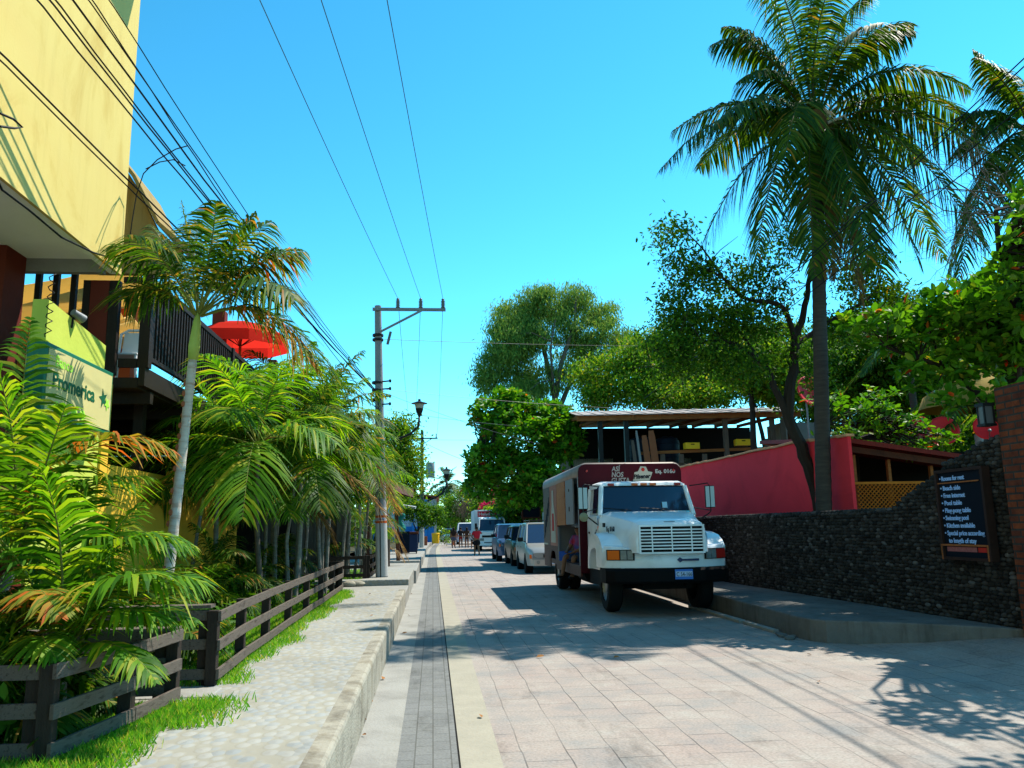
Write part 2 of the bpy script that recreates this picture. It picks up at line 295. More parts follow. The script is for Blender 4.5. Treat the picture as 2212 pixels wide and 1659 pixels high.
def tree(name, label, cat, branches, blobs, kind, per, spread, size, lm, bm, group=None, twigs=True, lab=None, bare=0):
    base = Vector(branches[0][0][0]); t = thing(name, label, cat, tuple(base), 0, group)
    mb = MB(); pts = []
    for pl, rs in branches:
        # smooth the polyline with a little wobble
        P = [Vector(p) for p in pl]; Q = []; RR = []
        for i in range(len(P)-1):
            for k in range(4):
                u = k/4; a = P[max(i-1, 0)]; b = P[i]; c = P[i+1]; d = P[min(i+2, len(P)-1)]
                q = .5*((2*b)+(c-a)*u+(2*a-5*b+4*c-d)*u*u+(3*b-a-3*c+d)*u**3); Q.append(q+Vector((rnd.gauss(0, .02), rnd.gauss(0, .02), 0))*min(1, rs[0]*6)); RR.append(rs[0]+(rs[1]-rs[0])*(i+u)/(len(P)-1))
        Q.append(P[-1]); RR.append(rs[1]); mb.tube(Q, RR, 8); pts += [(q, r) for q, r in zip(Q, RR)]
    cc = clumps(blobs)
    if twigs:
        A = np.array([tuple(p) for p, _ in pts]); lo = A[:, 2] > base.z+(A[:, 2].max()-base.z)*.25; A2 = A[lo] if lo.sum() > 2 else A
        for i, c in enumerate(cc):
            if i % twigs_step(len(cc)): continue
            j = np.argmin(((A2-c)**2).sum(1)); a = Vector(A2[j]); b = Vector(c); m_ = (a+b)/2+Vector((rnd.gauss(0, .1), rnd.gauss(0, .1), .12*(b-a).length))
            r0 = min(.035, .009*(b-a).length+.008)*(size/.1)**.3; mb.tube([a, m_, b], [r0, r0*.7, r0*.3], 4)
        for i in range(bare):
            c = cc[rnd.randrange(len(cc))]; b = Vector(c); d = Vector((rnd.gauss(0, 1), rnd.gauss(0, 1), rnd.gauss(.3, .6))).normalized()
            mb.tube([b, b+d*.4+Vector((0, 0, .05)), b+d*.9], [.012, .009, .004], 4)
    mb.build('trunk', bm, t, world=True, smooth=True)
    V, Fq = leaves(kind, cc, per, spread, size)
    np_mesh('crown', V, Fq, lm, t)
    return t
def twigs_step(n): return max(1, n//160)
def leaflets(O, D, Nn, L, Wd, droop, st=(0, .35, .7, 1.), wp=(.55, 1., .75, .08)):
    n = len(O); D = nrm(D); Y = nrm(np.cross(Nn, D)); V = np.zeros((n, len(st), 2, 3))
    for i, (s_, w_) in enumerate(zip(st, wp)):
        P = O+D*(L*s_)[:, None]; P[:, 2] -= droop*L*s_*s_
        V[:, i, 0] = P+Y*(Wd*w_/2)[:, None]; V[:, i, 1] = P-Y*(Wd*w_/2)[:, None]
    k = len(st); f = np.array([[2*i, 2*i+1, 2*i+3, 2*i+2] for i in range(k-1)]); F = (f[None]+(np.arange(n)*2*k)[:, None, None]).reshape(-1, 4)
    return V.reshape(-1, 3), F
def frond(base, ctrl, tip, n, L, Wd, droop=.35, lift=.35, sweep=.75, rad=.018, start=.18, R=NR, roll=0., ragged=.12):
    """pinnate leaf: returns leaflet arrays and rachis polyline"""
    b, c, t = [np.array(p, float) for p in (base, ctrl, tip)]
    u = np.linspace(start, 1, n)[:, None]; P = (1-u)**2*b+2*u*(1-u)*c+u*u*t; T = nrm(2*(1-u)*(c-b)+2*u*(t-c))
    up = np.array([0, 0, 1.]); N = up-T*(T@up)[:, None]
    h = (t-b)*np.array([1, 1, 0]); h = h/max(1e-6, np.linalg.norm(h)); N = N-T*0+(-h)*0.05; N = nrm(N-T*np.sum(N*T, 1, keepdims=True))
    S = np.cross(T, N)
    if roll: cr, sr = math.cos(roll), math.sin(roll); N, S = N*cr+S*sr, S*cr-N*sr
    uu = u[:, 0]; prof = np.sin(np.clip((uu-start)/(1-start), 0, 1)*PI*.86+.35)**.8
    parts = []
    for sgn in (-1, 1):
        D = T*(sweep*(.6+uu[:, None]*.8))+S*sgn+N*lift; D = D+R.normal(size=D.shape)*ragged
        ll = L*np.clip(prof, .15, 1)*R.uniform(.85, 1.1, size=n)
        parts.append(leaflets(P, D, N+S*sgn*-.35, ll, Wd*R.uniform(.8, 1.15, size=n), droop))
    v = np.linspace(0, 1, 9)[:, None]; Q = (1-v)**2*b+2*v*(1-v)*c+v*v*t
    rs = rad*(1-v[:, 0]*.85)
    V, Fq = merge(parts)
    mb = MB(); mb.tube([Vector(q) for q in Q], list(rs), 5); RV = np.array(mb.v); RF = np.array([f for f in mb.f if len(f) == 4])
    return V, Fq, RV, RF
def palm(name, label, base, crown, rt, fr, lm, rm, tm, cat='palm', group=None, split=False, shaft=None, rings=0., lean=0., extra=None, part='frond'):
    """fr: list of dicts(ctrl, tip (offsets from crown), n, L, W, droop...)"""
    t = thing(name, label, cat, tuple(base), 0, group); b, c = Vector(base), Vector(crown)
    k = max(6, int((c-b).length*(9 if rings else 3))); mb = MB(); pts = []; rs = []
    for i in range(k+1):
        u = i/k; p = b.lerp(c, u)+Vector((lean*math.sin(u*PI), 0, 0)); pts.append(p); r = rt[0]+(rt[1]-rt[0])*u+(.5*rt[0]*max(0, .08-u)/.08)
        rs.append(r*(1+(rings if i % 2 else -rings)))
    mb.tube(pts, rs, 12); mb.build('trunk', tm, t, world=True, smooth='all')
    if shaft:
        q = MB(); d = (c-b).normalized(); q.tube([c-d*.03, c+d*shaft[0]*.25, c+d*shaft[0]*.8, c+d*shaft[0]], [rt[1]*1.05, rt[1]*1.35, rt[1]*.9, rt[1]*.5], 12); q.build('crownshaft', shaft[1], t, world=True, smooth='all'); c = c+d*shaft[0]*.9
    allL = []; allR = []
    for i, f in enumerate(fr):
        f = dict(f); ctrl, tip = Vector(f.pop('ctrl')), Vector(f.pop('tip')); fm = f.pop('mat', lm)
        V, Fq, RV, RF = frond(c+ctrl.normalized()*.04, c+ctrl, c+tip, **f)
        if split or fm is not lm:
            o = np_mesh(part, *merge([(V, Fq)]), fm, t); np_mesh('rachis', RV, RF, rm, o)
        else: allL.append((V, Fq)); allR.append((RV, RF))
    if allL: o = np_mesh('crown', *merge(allL), lm, t); np_mesh('rachis', *merge(allR), rm, o)
    if extra: extra(t, c)
    return t
def auto_fronds(k, length, seed, el=(75, -15), n=42, L=.45, W=.035, arch=.6, droop=.6, az0=0., azr=(0, 360), **kw):
    r = random.Random(seed); out = []
    for i in range(k):
        u = (i+.5)/k; a = math.radians(az0+azr[0]+(azr[1]-azr[0])*((i*.618) % 1)+r.uniform(-12, 12)); e = math.radians(el[0]+(el[1]-el[0])*u+r.uniform(-8, 8)); ll = length*r.uniform(.8, 1.12)
        h = Vector((math.cos(a), math.sin(a), 0)); c = h*math.cos(e)*ll*.55+Vector((0, 0, math.sin(e)*ll*.55)); tp = h*(math.cos(e)*.75+.28)*ll*.95+Vector((0, 0, ll*(math.sin(e)*.95-arch*math.cos(e)*.9-.12)))
        out.append(dict(ctrl=c, tip=tp, n=n, L=L, Wd=W, droop=droop, **kw))
    return out
# ================================================================== MATERIALS
M_ROAD = brickmat('road_stamped', (.48, .455, .42), (.475, .42, .385), (.19, .18, .17), .52, .33, .006, 'yx', .85, .5,
    tint=[(.78, .80, .82), (1.08, 1.07, 1.03), (1.0, .915, .87)], tscale=1.3, fade=(.8, .8), warp=.05)
M_PAVER = brickmat('gutter_pavers', (.30, .305, .295), (.265, .27, .265), (.18, .18, .165), .24, .13, .006, 'yx', .9, .5, tint=[(.82, .82, .80), (1, 1, 1)], tscale=2.)
M_CONC = mat('concrete_pale', (.46, .45, .41), .9, (.32, .31, .28), 2.2, .35, 40, c3=(.42, .41, .37), dist=.5)
M_BAND = mat('concrete_band', (.52, .48, .38), .9, (.43, .40, .32), 3., .3, 30)
M_KERB = mat('kerb_concrete', (.52, .49, .40), .9, (.22, .20, .16), 1.8, .4, 25, c3=(.46, .43, .35), stretch=(1, 1, 2.5), dist=.8)
M_COB = cobblemat('cobbles')
M_SIDE = mat('sidewalk_concrete', (.27, .265, .25), .9, (.15, .145, .135), 1.5, .4, 30)
M_SOIL = mat('soil', (.10, .075, .045), .95, (.06, .07, .025), 3., .5, 30)
M_GREENG = mat('far_ground', (.07, .09, .03), .95, (.12, .10, .05), .3, .3, 4)
M_YEL = mat('yellow_render', (.99, .76, .25),   .85, (.80, .54, .13), .9, .10, 60, c3=(.97, .735, .23), dist=1.2, stretch=(1, 1, .45))
M_YEL2 = mat('deep_yellow_render', (.80, .46, .04), .85, (.72, .42, .04), 1.5, .2, 20)
M_LIME = mat('lime_render', (.52, .58, .09), .85, (.44, .50, .07), 1.5, .2, 20)
M_TAN = mat('tan_render', (.52, .36, .13), .85, (.44, .30, .10), 1.5, .2, 20)
M_WHITE = mat('white_plaster', (.92, .92, .92), .85, (.86, .86, .86), 1.5, .15, 20)
M_GREYB = mat('grey_beam', (.42, .42, .42), .85, (.36, .36, .35), 4, .15, 20)
M_DRED = mat('dark_red_paint', (.22, .035, .018), .7, (.17, .025, .012), 2., .1, 20)
M_BLKW = mat('black_brown_wood', (.022, .014, .010), .6, (.035, .022, .014), 5., .2, 30, stretch=(6, 6, 1))
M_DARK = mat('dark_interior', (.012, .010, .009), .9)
M_FENCE = mat('fence_wood', (.16, .125, .10), .85, (.07, .052, .04), 5., .5, 40, c3=(.20, .165, .135), stretch=(9, 1.2, 9))
M_FENCED = mat('fence_wood_dark', (.035, .026, .02), .8, (.06, .045, .034), 5., .4, 40, stretch=(7, 7, 1))
M_AWN = mat('cream_canvas', (.75, .55, .25), .8, (.7, .5, .2), 3.)
M_REDC = mat('red_canvas', (.68, .045, .03), .75, (.55, .03, .02), 2.)
M_STEEL = mat('galvanised', (.35, .36, .36), .5, (.25, .26, .27), 8., .1, 30, metal=.6)
M_POLE = mat('pole_concrete', (.42, .42, .43), .9, (.30, .30, .31), 3., .3, 40, stretch=(1, 1, .3))
M_PWHITE = mat('white_paint', (.72, .72, .70), .7, (.62, .62, .60), 5., .1, 20)
M_ORNG = mat('orange_paint', (.75, .13, .03), .6)
M_BLUEP = mat('blue_paint', (.04, .06, .35), .6)
M_CABLE = mat('cable_black', (.012, .012, .014), .6)
M_CABLEG = mat('cable_grey', (.12, .13, .13), .5)
M_BLACK = mat('black_plastic', (.012, .012, .013), .45)
M_BLKM = mat('black_metal', (.018, .018, .02), .45, (.03, .028, .026), 8.)
M_CERAM = mat('ceramic_grey', (.16, .17, .18), .3)
M_CWHITE = mat('white_plastic', (.8, .8, .8), .4)
M_ROCK = mat('river_stone', (.085, .08, .072), .85, (.045, .042, .04), 3.2, .3, 30, c3=(.12, .11, .10), detail=1)
M_MORT = mat('wall_mortar', (.02, .018, .017), .95, (.03, .028, .026), 6., .5, 30)
M_BRICK = brickmat('orange_brick', (.36, .085, .02), (.16, .04, .018), (.07, .06, .05), .26, .085, .014, 'yz', .85, .6, tint=[(.45, .4, .4), (1, 1, 1)], tscale=5.)
M_PINK = mat('pink_red_render', (.84, .045, .066), .85, (.68, .034, .050), .7, .15, 25, c3=(.80, .042, .060), dist=1.)
M_PEACH = mat('peach_coping', (.62, .33, .18), .85, (.5, .25, .13), 3., .2)
M_LATT = mat('orange_lattice', (.55, .17, .015), .7, (.42, .12, .01), 6.)
M_REDR = mat('red_roof_paint', (.33, .02, .012), .5, (.2, .015, .01), 3.)
M_RUST = mat('rusty_brown', (.15, .038, .014), .7, (.07, .02, .01), 3., .3, 20)
M_WOODO = mat('orange_timber', (.34, .12, .035), .75, (.20, .07, .022), 4., .2, 30, stretch=(.6, 4, 4))
M_WOODG = mat('grey_timber', (.24, .17, .13), .8, (.15, .11, .09), 4., .2, 30, stretch=(4, 4, .6))
M_ROOFM = mat('roof_sheet', (.60, .56, .54), .6, (.32, .24, .20), 2.)
M_TANK = mat('black_tank', (.012, .016, .03), .5)
M_CRATE = mat('yellow_crate', (.80, .46, .02), .5)
M_WATT = brickmat('wattle', (.62, .60, .52), (.48, .45, .38), (.08, .07, .05), .22, .05, .012, 'xz', .9, .4)
M_BOARD = mat('sign_board_black', (.004, .007, .014), .8, spec=.2)
M_LETB = mat('lettering_blue_white', (.30, .50, .85), .6)
M_BUILDB = mat('blue_wall', (.02, .20, .62), .8, (.04, .28, .7), 3.)
M_TERRA = mat('terracotta', (.50, .16, .07), .8, (.4, .13, .06), 4.)
M_GREENP = mat('green_plastic', (.03, .55, .05), .5)
M_SIGNC = mat('sign_cream', (.60, .52, .22), .5, (.52, .46, .20), 3.)
M_SIGNG = mat('sign_green_frame', (.01, .13, .07), .4)
M_LETG = mat('letter_green', (.008, .10, .045), .5)
M_LETL = mat('letter_lime', (.36, .75, .06), .5)
M_LEAFD = mat('dry_leaf', (.40, .15, .04), .7, (.5, .25, .07), 20.)
M_GLASSC = mat('lamp_glass', (.62, .60, .52), .3)
M_THATCH = mat('dry_thatch', (.50, .33, .06), .9, (.3, .19, .04), 12., stretch=(8, 8, 1))
# ================================================================== SETTING
def xo(Y): return 0 if Y < 55 else ((Y-55)/92.)**2*3.6
YS = [-8, 0, 4, 8, 12, 18, 25, 35, 45, 55, 62, 70, 80, 90, 100, 115, 130, 150, 175, 200]
def strip(name, x0, x1, z, m, ys=YS, kind='structure', fx0=None, fx1=None):
    b = MB(); vs = []
    for Y in ys: vs += [((fx0(Y) if fx0 else x0)+xo(Y), Y, z), ((fx1(Y) if fx1 else x1)+xo(Y), Y, z)]
    b.add(vs, [(2*i, 2*i+1, 2*i+3, 2*i+2) for i in range(len(ys)-1)]); o = b.build(name, m); o['kind'] = kind; return o
b = MB(); b.add([(-500, -60, -.06), (500, -60, -.06), (500, 900, -.06), (-500, 900, -.06)], [(0, 1, 2, 3)]); b.build('ground', M_GREENG)['kind'] = 'structure'
KX = lambda Y: 5.12 if Y < 11 else min(5.5, 5.12+(Y-11)*.03)
strip('gutter', -.57, -.25, 0, M_CONC); strip('gutter_paving', -.25, .178, 0.001, M_PAVER); strip('road_edge_band', .192, .48, 0.001, M_BAND)
b = MB(); pts = [Vector((.185+xo(Y)+rnd.gauss(0, .003), Y, -.004)) for Y in np.arange(-2, 60, .25)]; n_ = len(pts)
b.add([tuple(p-Vector((.011, 0, 0))) for p in pts]+[tuple(p+Vector((.011, 0, 0))) for p in pts], [(i, n_+i, n_+i+1, i+1) for i in range(n_-1)]); b.build('road_joint', M_DARK)['kind'] = 'structure'
strip('road', .48, 5.5, 0, M_ROAD, fx1=lambda Y: 5.6)
# driveway apron at the near right, rising towards the wall
b = MB(); nx, ny = 14, 20; vs = []
for j in range(ny+1):
    for i in range(nx+1):
        X = 5.6+i*.7; Y = -8+j*(19.4/ny) if j < ny else 11.5; u = min(1, max(0, (X-5.6)/2.2)); vs.append((X, Y, .28*u*u*(3-2*u)-(0 if i else 0)))
b.add(vs, [(j*(nx+1)+i, j*(nx+1)+i+1, (j+1)*(nx+1)+i+1, (j+1)*(nx+1)+i) for j in range(ny) for i in range(nx)]); b.build('driveway', M_ROAD, smooth=True)['kind'] = 'structure'
# left sidewalk blocks (kerb face = side of block)
def block(name, x0, x1, y0, y1, z, m, bev=.02):
    b = MB(); b.bb((x0, y0, -.05), (x1, y1, z)); o = b.build(name, m, bevel=bev); o['kind'] = 'structure'; return o
block('kerb', -.74, -.57, -6, 17.6, .375, M_KERB, .03)
b = MB(); xs = [-.70, -1.0, -1.3, -1.62, -2.3, -3.2]; ys = list(np.arange(-6, 17.7, .4)); vs = [(x, y, .378) for y in ys for x in xs]
k = len(xs); b.add(vs, [(j*k+i+1, j*k+i, (j+1)*k+i, (j+1)*k+i+1) for j in range(len(ys)-1) for i in range(k-1)]); b.build('sidewalk', M_COB)['kind'] = 'structure'
# fresh concrete patch near the end of the cobbles, lowered part, raised far blocks
block('lowered_sidewalk', -2.6, -.57, 17.62, 19.9, .30, M_CONC)
block('sidewalk_far', -4.6, -.57, 19.92, 25.2, .44, M_COB); block('sidewalk_step', -4.6, -.50, 25.22, 31., .38, M_CONC)
block('sidewalk_beyond', -4.6, -.48, 31.02, 38., .46, M_CONC); block('sidewalk_distant', -4.6, -.46, 38.02, 55, .36, M_CONC)
for i, (a, c) in enumerate(((55, 66), (66, 78), (78, 92), (92, 110), (110, 130))):
    b = MB(); P = [(-5+xo(a), a), (-.46+xo(a), a), (-.46+xo(c), c), (-5+xo(c), c)]; b.prism(P, 'z', -.05, .3-.001*i); b.build('sidewalk_distant', M_CONC)['kind'] = 'structure'
block('garden_soil', -14, -1.66, -6, 17.6, .372, M_SOIL, 0); block('garden_soil', -14, -2.62, 17.62, 130, .36, M_SOIL, 0)
block('garden_path', -14, -1.67, 6.62, 6.98, .388, M_CONC, .01)
# stones edging the garden bed by the pole
for x, y, s in ((-1.75, 20.05, .2), (-1.95, 20.0, .22), (-2.25, 20.1, .2)):
    b = MB(); b.ell((0, 0, 0), (s*.8, s*.5, s*.35), 9, 6); v = [(p[0]*(1+rnd.uniform(-.1, .1)), p[1], p[2]*(1+rnd.uniform(-.1, .1))) for p in b.v]; b.v = v
    o = b.build('edging_stone', M_BAND, smooth=True); o.location = (x, y-.15, .36); tag(o, 'rough pale edging stone at the foot of the short garden fence by the pole', 'stone', 'edging stones by the pole')
# right sidewalk with rounded corner
def wx(Y): return 7.05-.045*(Y-9.4) if Y < 18.5 else 6.64
b = MB(); out = [(5.12, 11.35)]
for a in range(1, 7): t = a/6*PI/2; out.append((5.12+.55*math.sin(t)*1.0, 11.35-.5*(1-math.cos(t))*1.-.0))
out = [(5.5+.0, 30), (5.34, 18), (5.2, 13)]+[(5.12, 11.4), (5.16, 11.1), (5.28, 10.88), (5.5, 10.74), (5.9, 10.5), (6.4, 10.12), (6.8, 9.72), (7.1, 9.38), (8.6, 9.36)]+[(8.6, 30)]
b.prism(out[::-1], 'z', -.05, .3); b.build('sidewalk_right', M_SIDE, bevel=.02)['kind'] = 'structure'
block('sidewalk_right_far', 5.52, 7.6, 30.02, 58, .22, M_SIDE); block('yard_soil', 7.0, 60, 11.52, 140, .27, M_SOIL, 0)
b = MB(); b.bb((5.0, 12.0, 0), (5.1, 13.2, .05)); b.bb((4.98, 13.3, 0), (5.1, 16, .05)); b.build('gutter_edge', M_CONC, bevel=.01)['kind'] = 'structure'
# rubble on kerb corner
for i in range(5):
    b = MB(); s = rnd.uniform(.04, .08); b.ell((0, 0, 0), (s, s*.7, s*.5), 7, 5); o = b.build('stone', M_SIDE, smooth=True); o.location = (5.02+rnd.uniform(-.1, .1), 11.3+i*.13, .02)
    tag(o, 'small broken stone in the gutter at the right kerb corner', 'stone', 'broken stones at the kerb corner')
# dry leaves
for i, (px, py, z) in enumerate(((1158, 1422, .012), (826, 1470, .012), (812, 1503, .012), (792, 1558, .012), (783, 1590, .012), (795, 1520, .012), (1040, 1553, .01))):
    p = G(px, py, 0); b = MB(); L = rnd.uniform(.05, .09) if i else .11; V, Fq = leaf_arrays(np.zeros((1, 3)), np.array([[1., .2, .1]]), np.array([[.1, -.2, 1.]]), np.array([L]), np.array([L*.5]))
    b.add(V, [tuple(f) for f in Fq]); o = b.build('fallen_leaf', M_LEAFD); o.location = (p.x, p.y, .014); o.rotation_euler = (.2, 0, i*1.3)
    tag(o, ['single dry orange leaf lying alone on the road in front of the big tree shadow', 'small dry leaf in the left gutter below the kerb, farthest of its row', 'small dry leaf in the left gutter, second farthest of the row', 'curled dry leaf in the left gutter, second nearest of the row', 'dry leaf in the left gutter, nearest of the row', 'tiny dry leaf in the middle of the row in the left gutter', 'small dry leaf on the pale band beside the dark joint'][i], 'leaf', 'fallen leaves on the road' if i else None)
for i, (x_, y_) in enumerate(((-.48, 13.2), (-.42, 15.8), (3.9, 8.3), (-.9, 12.2), (4.6, 9.9), (-1.2, 16.3), (2.2, 10.2), (-.5, 21.0))):
    b = MB(); L = rnd.uniform(.05, .09); V, Fq = leaf_arrays(np.zeros((1, 3)), np.array([[1., .2, .12]]), np.array([[.1, -.2, 1.]]), np.array([L]), np.array([L*.5])); b.add(V, [tuple(f) for f in Fq]); o = b.build('fallen_leaf', M_LEAFD)
    z_ = .39 if x_ < -.6 else .012; o.location = (x_, y_, z_); o.rotation_euler = (.15, 0, i*2.1); tag(o, ['small dry leaf in the gutter beside the long fence' if x_ > -.6 and x_ < 0 else ('small dry leaf lying on the cobbled sidewalk' if x_ < 0 else 'small dry leaf lying on the open road slabs')][0], 'leaf', 'stray dry leaves')
# grass
def grass(name, pts, h, seed=1, col=None):
    R = np.random.default_rng(seed); n = len(pts); a = R.uniform(0, 2*PI, n); lean = R.uniform(.1, .7, n)
    D = np.stack([np.cos(a)*lean, np.sin(a)*lean, np.ones(n)], 1); N = np.stack([np.cos(a+1.3), np.sin(a+1.3), np.zeros(n)], 1); hh = h*R.uniform(.4, 1.2, n)
    V, Fq = leaflets(pts, D, N, hh, np.full(n, .009), .25, (0, .5, 1.), (1, .8, .1)); o = np_mesh(name, V, Fq, MATS['grass_blade']); o['kind'] = 'stuff'; tag(o, 'short bright green grass growing along the wooden fence beside the cobbled sidewalk', 'grass'); return o
leafmat('grass_blade', [(0, (.06, .20, .012)), (.5, (.11, .32, .02)), (.85, (.26, .40, .035)), (1, (.42, .34, .08))], (1.8, 1.8, .8), .6, .45)
R_ = np.random.default_rng(5)
def edge(y): return -1.60+.07*np.sin(y*2.1)+.05*np.sin(y*5.3)
gp = []
def gband(y0, y1, x0, n, pw=1.):
    y = R_.uniform(y0, y1, n); u = R_.uniform(0, 1, n)**pw; x = edge(y)+R_.normal(0, .035, n)+(x0-edge(y))*u; gp.append(np.stack([x, y, np.full(n, .372)], 1))
gband(3.9, 6.35, -2.5, 15000, .8); gband(7.1, 17.4, -3.0, 42000, .9)
y = R_.uniform(5.6, 6.5, 1200); gp.append(np.stack([-1.62+R_.normal(0, .12, 1200), y, np.full(1200, .378)], 1)); y = R_.uniform(20.2, 25, 4000); gp.append(np.stack([R_.uniform(-3, -1.7, 4000), y, np.full(4000, .44)], 1))
grass('grass', np.concatenate(gp), .085)
# ================================================================== FENCES
def fence(label, corner, posts, zb, hgt, rails, wide=False, m=M_FENCE):
    """posts: (x, y) along the run; the rails are fixed on the street side"""
    t = thing('wooden_fence', label, 'fence', (*corner, zb))
    for x, y in posts:
        b = MB(); b.box((x, y, zb+hgt/2-.05), (.085, .085, hgt+.1), rz=rnd.uniform(-.05, .05)); b.build('post', M_FENCED, t, world=True, bevel=.004)
    for i in range(len(posts)-1):
        a, c = posts[i], posts[i+1]
        dx, dy = c[0]-a[0], c[1]-a[1]; L = math.hypot(dx, dy); nx_, ny_ = dy/L*.056, -dx/L*.056
        if abs(dy) < abs(dx): nx_, ny_ = 0, -.056
        for j, rz in enumerate(rails):
            b = MB(); e = .0 if i else .05; w_ = rnd.uniform(-.006, .006)
            b.bar((a[0]+nx_-dx/L*e, a[1]+ny_-dy/L*e, zb+rz+w_), (c[0]+nx_-dx/L*.003, c[1]+ny_-dy/L*.003, zb+rz-w_), .026, .082); b.build('rail', m, t, world=True, bevel=.003)
    return t
fence('low dark wooden rail fence nearest the camera, round the first palm bed', (-2.12, 4.95), [(-2.12, 4.95), (-1.98, 5.75), (-1.92, 6.5)], .37, .53, (.08, .28, .49))
fence('wooden rail fence side running back from the nearest corner post towards the yellow building', (-2.2, 4.95), [(-2.205, 4.99), (-3.4, 4.99), (-4.6, 4.99)], .37, .52, (.08, .28, .49))
fence('dark plank-topped cross fence on the near side of the narrow concrete path between two beds', (-2.0, 6.52), [(-2.01, 6.53), (-3.2, 6.53), (-4.4, 6.53)], .37, .5, (.1, .29, .48))
P2 = [(-1.80, 7.13), (-1.84, 8.3), (-1.86, 9.6), (-1.87, 11.1), (-1.88, 12.7), (-1.88, 14.3), (-1.89, 15.9), (-1.90, 17.4)]
fence('long three-rail wooden fence running along the cobbled sidewalk', (-1.79, 7.13), P2, .37, .6, (.1, .33, .56))
fence('plank-topped wooden fence on the far side of the narrow concrete path, meeting the long fence', (-1.9, 7.13), [(-1.88, 7.18), (-2.65, 7.18), (-3.9, 7.18)], .37, .6, (.1, .33, .565))
b = MB(); b.bb((-4.4, 6.45, .885), (-1.9, 6.6, .91)); o = b.build('top_plank', M_FENCE, None); tag(o, 'flat weathered plank lying along the top of the nearer cross fence', 'plank')
b = MB(); b.bb((-3.9, 7.1, .99), (-1.82, 7.25, 1.015)); o = b.build('top_plank', M_FENCE, None); tag(o, 'flat weathered plank lying along the top of the farther cross fence', 'plank')
fence('wooden cross fence closing the long fence at its far end by the driveway', (-1.95, 17.45), [(-1.96, 17.46), (-2.9, 17.46), (-3.9, 17.46)], .37, .58, (.1, .33, .56), m=M_FENCED)
fence('short dark wooden fence beyond the driveway, facing the camera left of the pole', (-2.3, 20.6), [(-2.45, 20.6), (-1.66, 20.6)], .44, .55, (.08, .28, .5), m=M_FENCED)
fence('short wooden fence running back beside the big concrete pole', (-1.6, 20.7), [(-1.6, 20.7), (-1.6, 21.9), (-1.6, 23.2)], .44, .55, (.08, .28, .5), m=M_FENCED)
# ================================================================== YELLOW BUILDING
t = thing('yellow_building', 'tall sunlit yellow building overhanging the sidewalk on dark red columns', 'building', (-4.2, 8, .37))
b = MB(); b.bb((-4.24, -6, 5.06), (-4.2, 11, 13)); b.bb((-9, 10.875, 5.43), (-4.352, 11, 13)); b.build('wall', M_YEL, t, world=True)
b = MB(); b.bb((-9, -6, 5.20), (-4.342, 10.872, 5.42)); b.build('soffit', M_WHITE, t, world=True); b = MB(); b.bb((-4.34, -6, 5.07), (-4.241, 10.99, 5.4)); b.build('soffit_edge', M_WHITE, t, world=True)
b = MB(); b.bb((-9, 10.755, 5.02), (-4.353, 10.87, 5.198)); b.build('beam', M_GREYB, t, world=True)
def frame_xz(mb, x, y0, y1, z0, z1, w, d):
    mb.bb((x, y0, z0), (x+d, y0+w, z1)); mb.bb((x, y1-w, z0), (x+d, y1, z1)); mb.bb((x, y0+w, z0), (x+d, y1-w, z0+w)); mb.bb((x, y0+w, z1-w), (x+d, y1-w, z1))
# a shuttered window high on the wall, its sill slab throws the shade seen at the top of the photograph
o_ = None
b = MB(); b.bb((-4.198, 9.6, 9.72), (-3.5, 10.98, 9.86)); o_ = b.build('canopy_slab', M_TAN, t, world=True)
b = MB(); frame_xz(b, -4.199, 8.3, 10.1, 8.95, 9.7, .07, .04); w_ = b.build('window', M_GREYB, t, world=True); b = MB(); b.bb((-4.198, 8.37, 9.02), (-4.185, 10.03, 9.63)); b.build('pane', glass('building_glass'), w_, world=True)
for (x0, y0, x1, y1, z1) in ((-5.95, 10.25, -5.31, 10.75, 5.198),):
    b = MB(); b.bb((x0, y0, .37), (x1, y1, z1)); b.build('column', M_DRED, t, world=True)
b = MB(); b.bb((-4.45, -3, .37), (-4.26, 9.1, 3.3)); b.build('ground_floor_wall', M_DRED, t, world=True)
# lime wall with sloping top
b = MB(); b.prism([(9.12, .37), (10.74, .37), (10.74, 4.02), (9.12, 4.18)], 'x', -4.40, -4.23); b.build('lime_wall', M_LIME, t, world=True)
b = MB(); b.bb((-4.42, 10.745, .37), (-4.2, 10.98, 3.55)); b.build('corner_pier', M_YEL2, t, world=True)
for x_ in (-5.34, -5.11, -4.88): 
    b = MB(); b.bb((x_, 11.08, 3.7), (x_+.07, 11.15, 5.3)); b.build('window_bar', M_BLKW, t, world=True)
for x0, y0, w1 in ((-4.70, 11.05, .09), (-4.36, 11.05, .13)):
    b = MB(); b.bb((x0, y0, 3.7), (x0+w1, y0+.1, 5.0)); b.build('post', M_BLKW, t, world=True)
b = MB(); b.bb((-4.605, 11.05, 3.67), (-4.365, 11.3, 5.0)); b.build('column', M_DRED, t, world=True)
# curly wire and lamp fitting on the lime wall
b = MB(); b.tube([(-4.15+.035*math.sin(i*1.3), 8.98+.03*math.cos(i*1.3), 4.45-i*.022) for i in range(34)], .006, 4); o = b.build('curly_cable', M_CABLE); tag(o, 'curly black cable hanging in front of the lime green wall above the bank sign', 'cable')
t2 = thing('floodlight', 'grey floodlight clamped on the edge of the lime green wall above the bank sign', 'floodlight', (-4.2, 9.72, 4.1)); b = MB(); b.cyl((-4.2, 9.66, 4.18), (-4.14, 9.80, 4.13), .04, .055); b.build('housing', M_STEEL, t2, world=True, smooth=True); b = MB(); b.tube([(-4.22, 9.7, 4.0), (-4.22, 9.72, 4.14), (-4.19, 9.72, 4.16)], .012, 6); b.build('bracket', M_BLKM, t2, world=True)
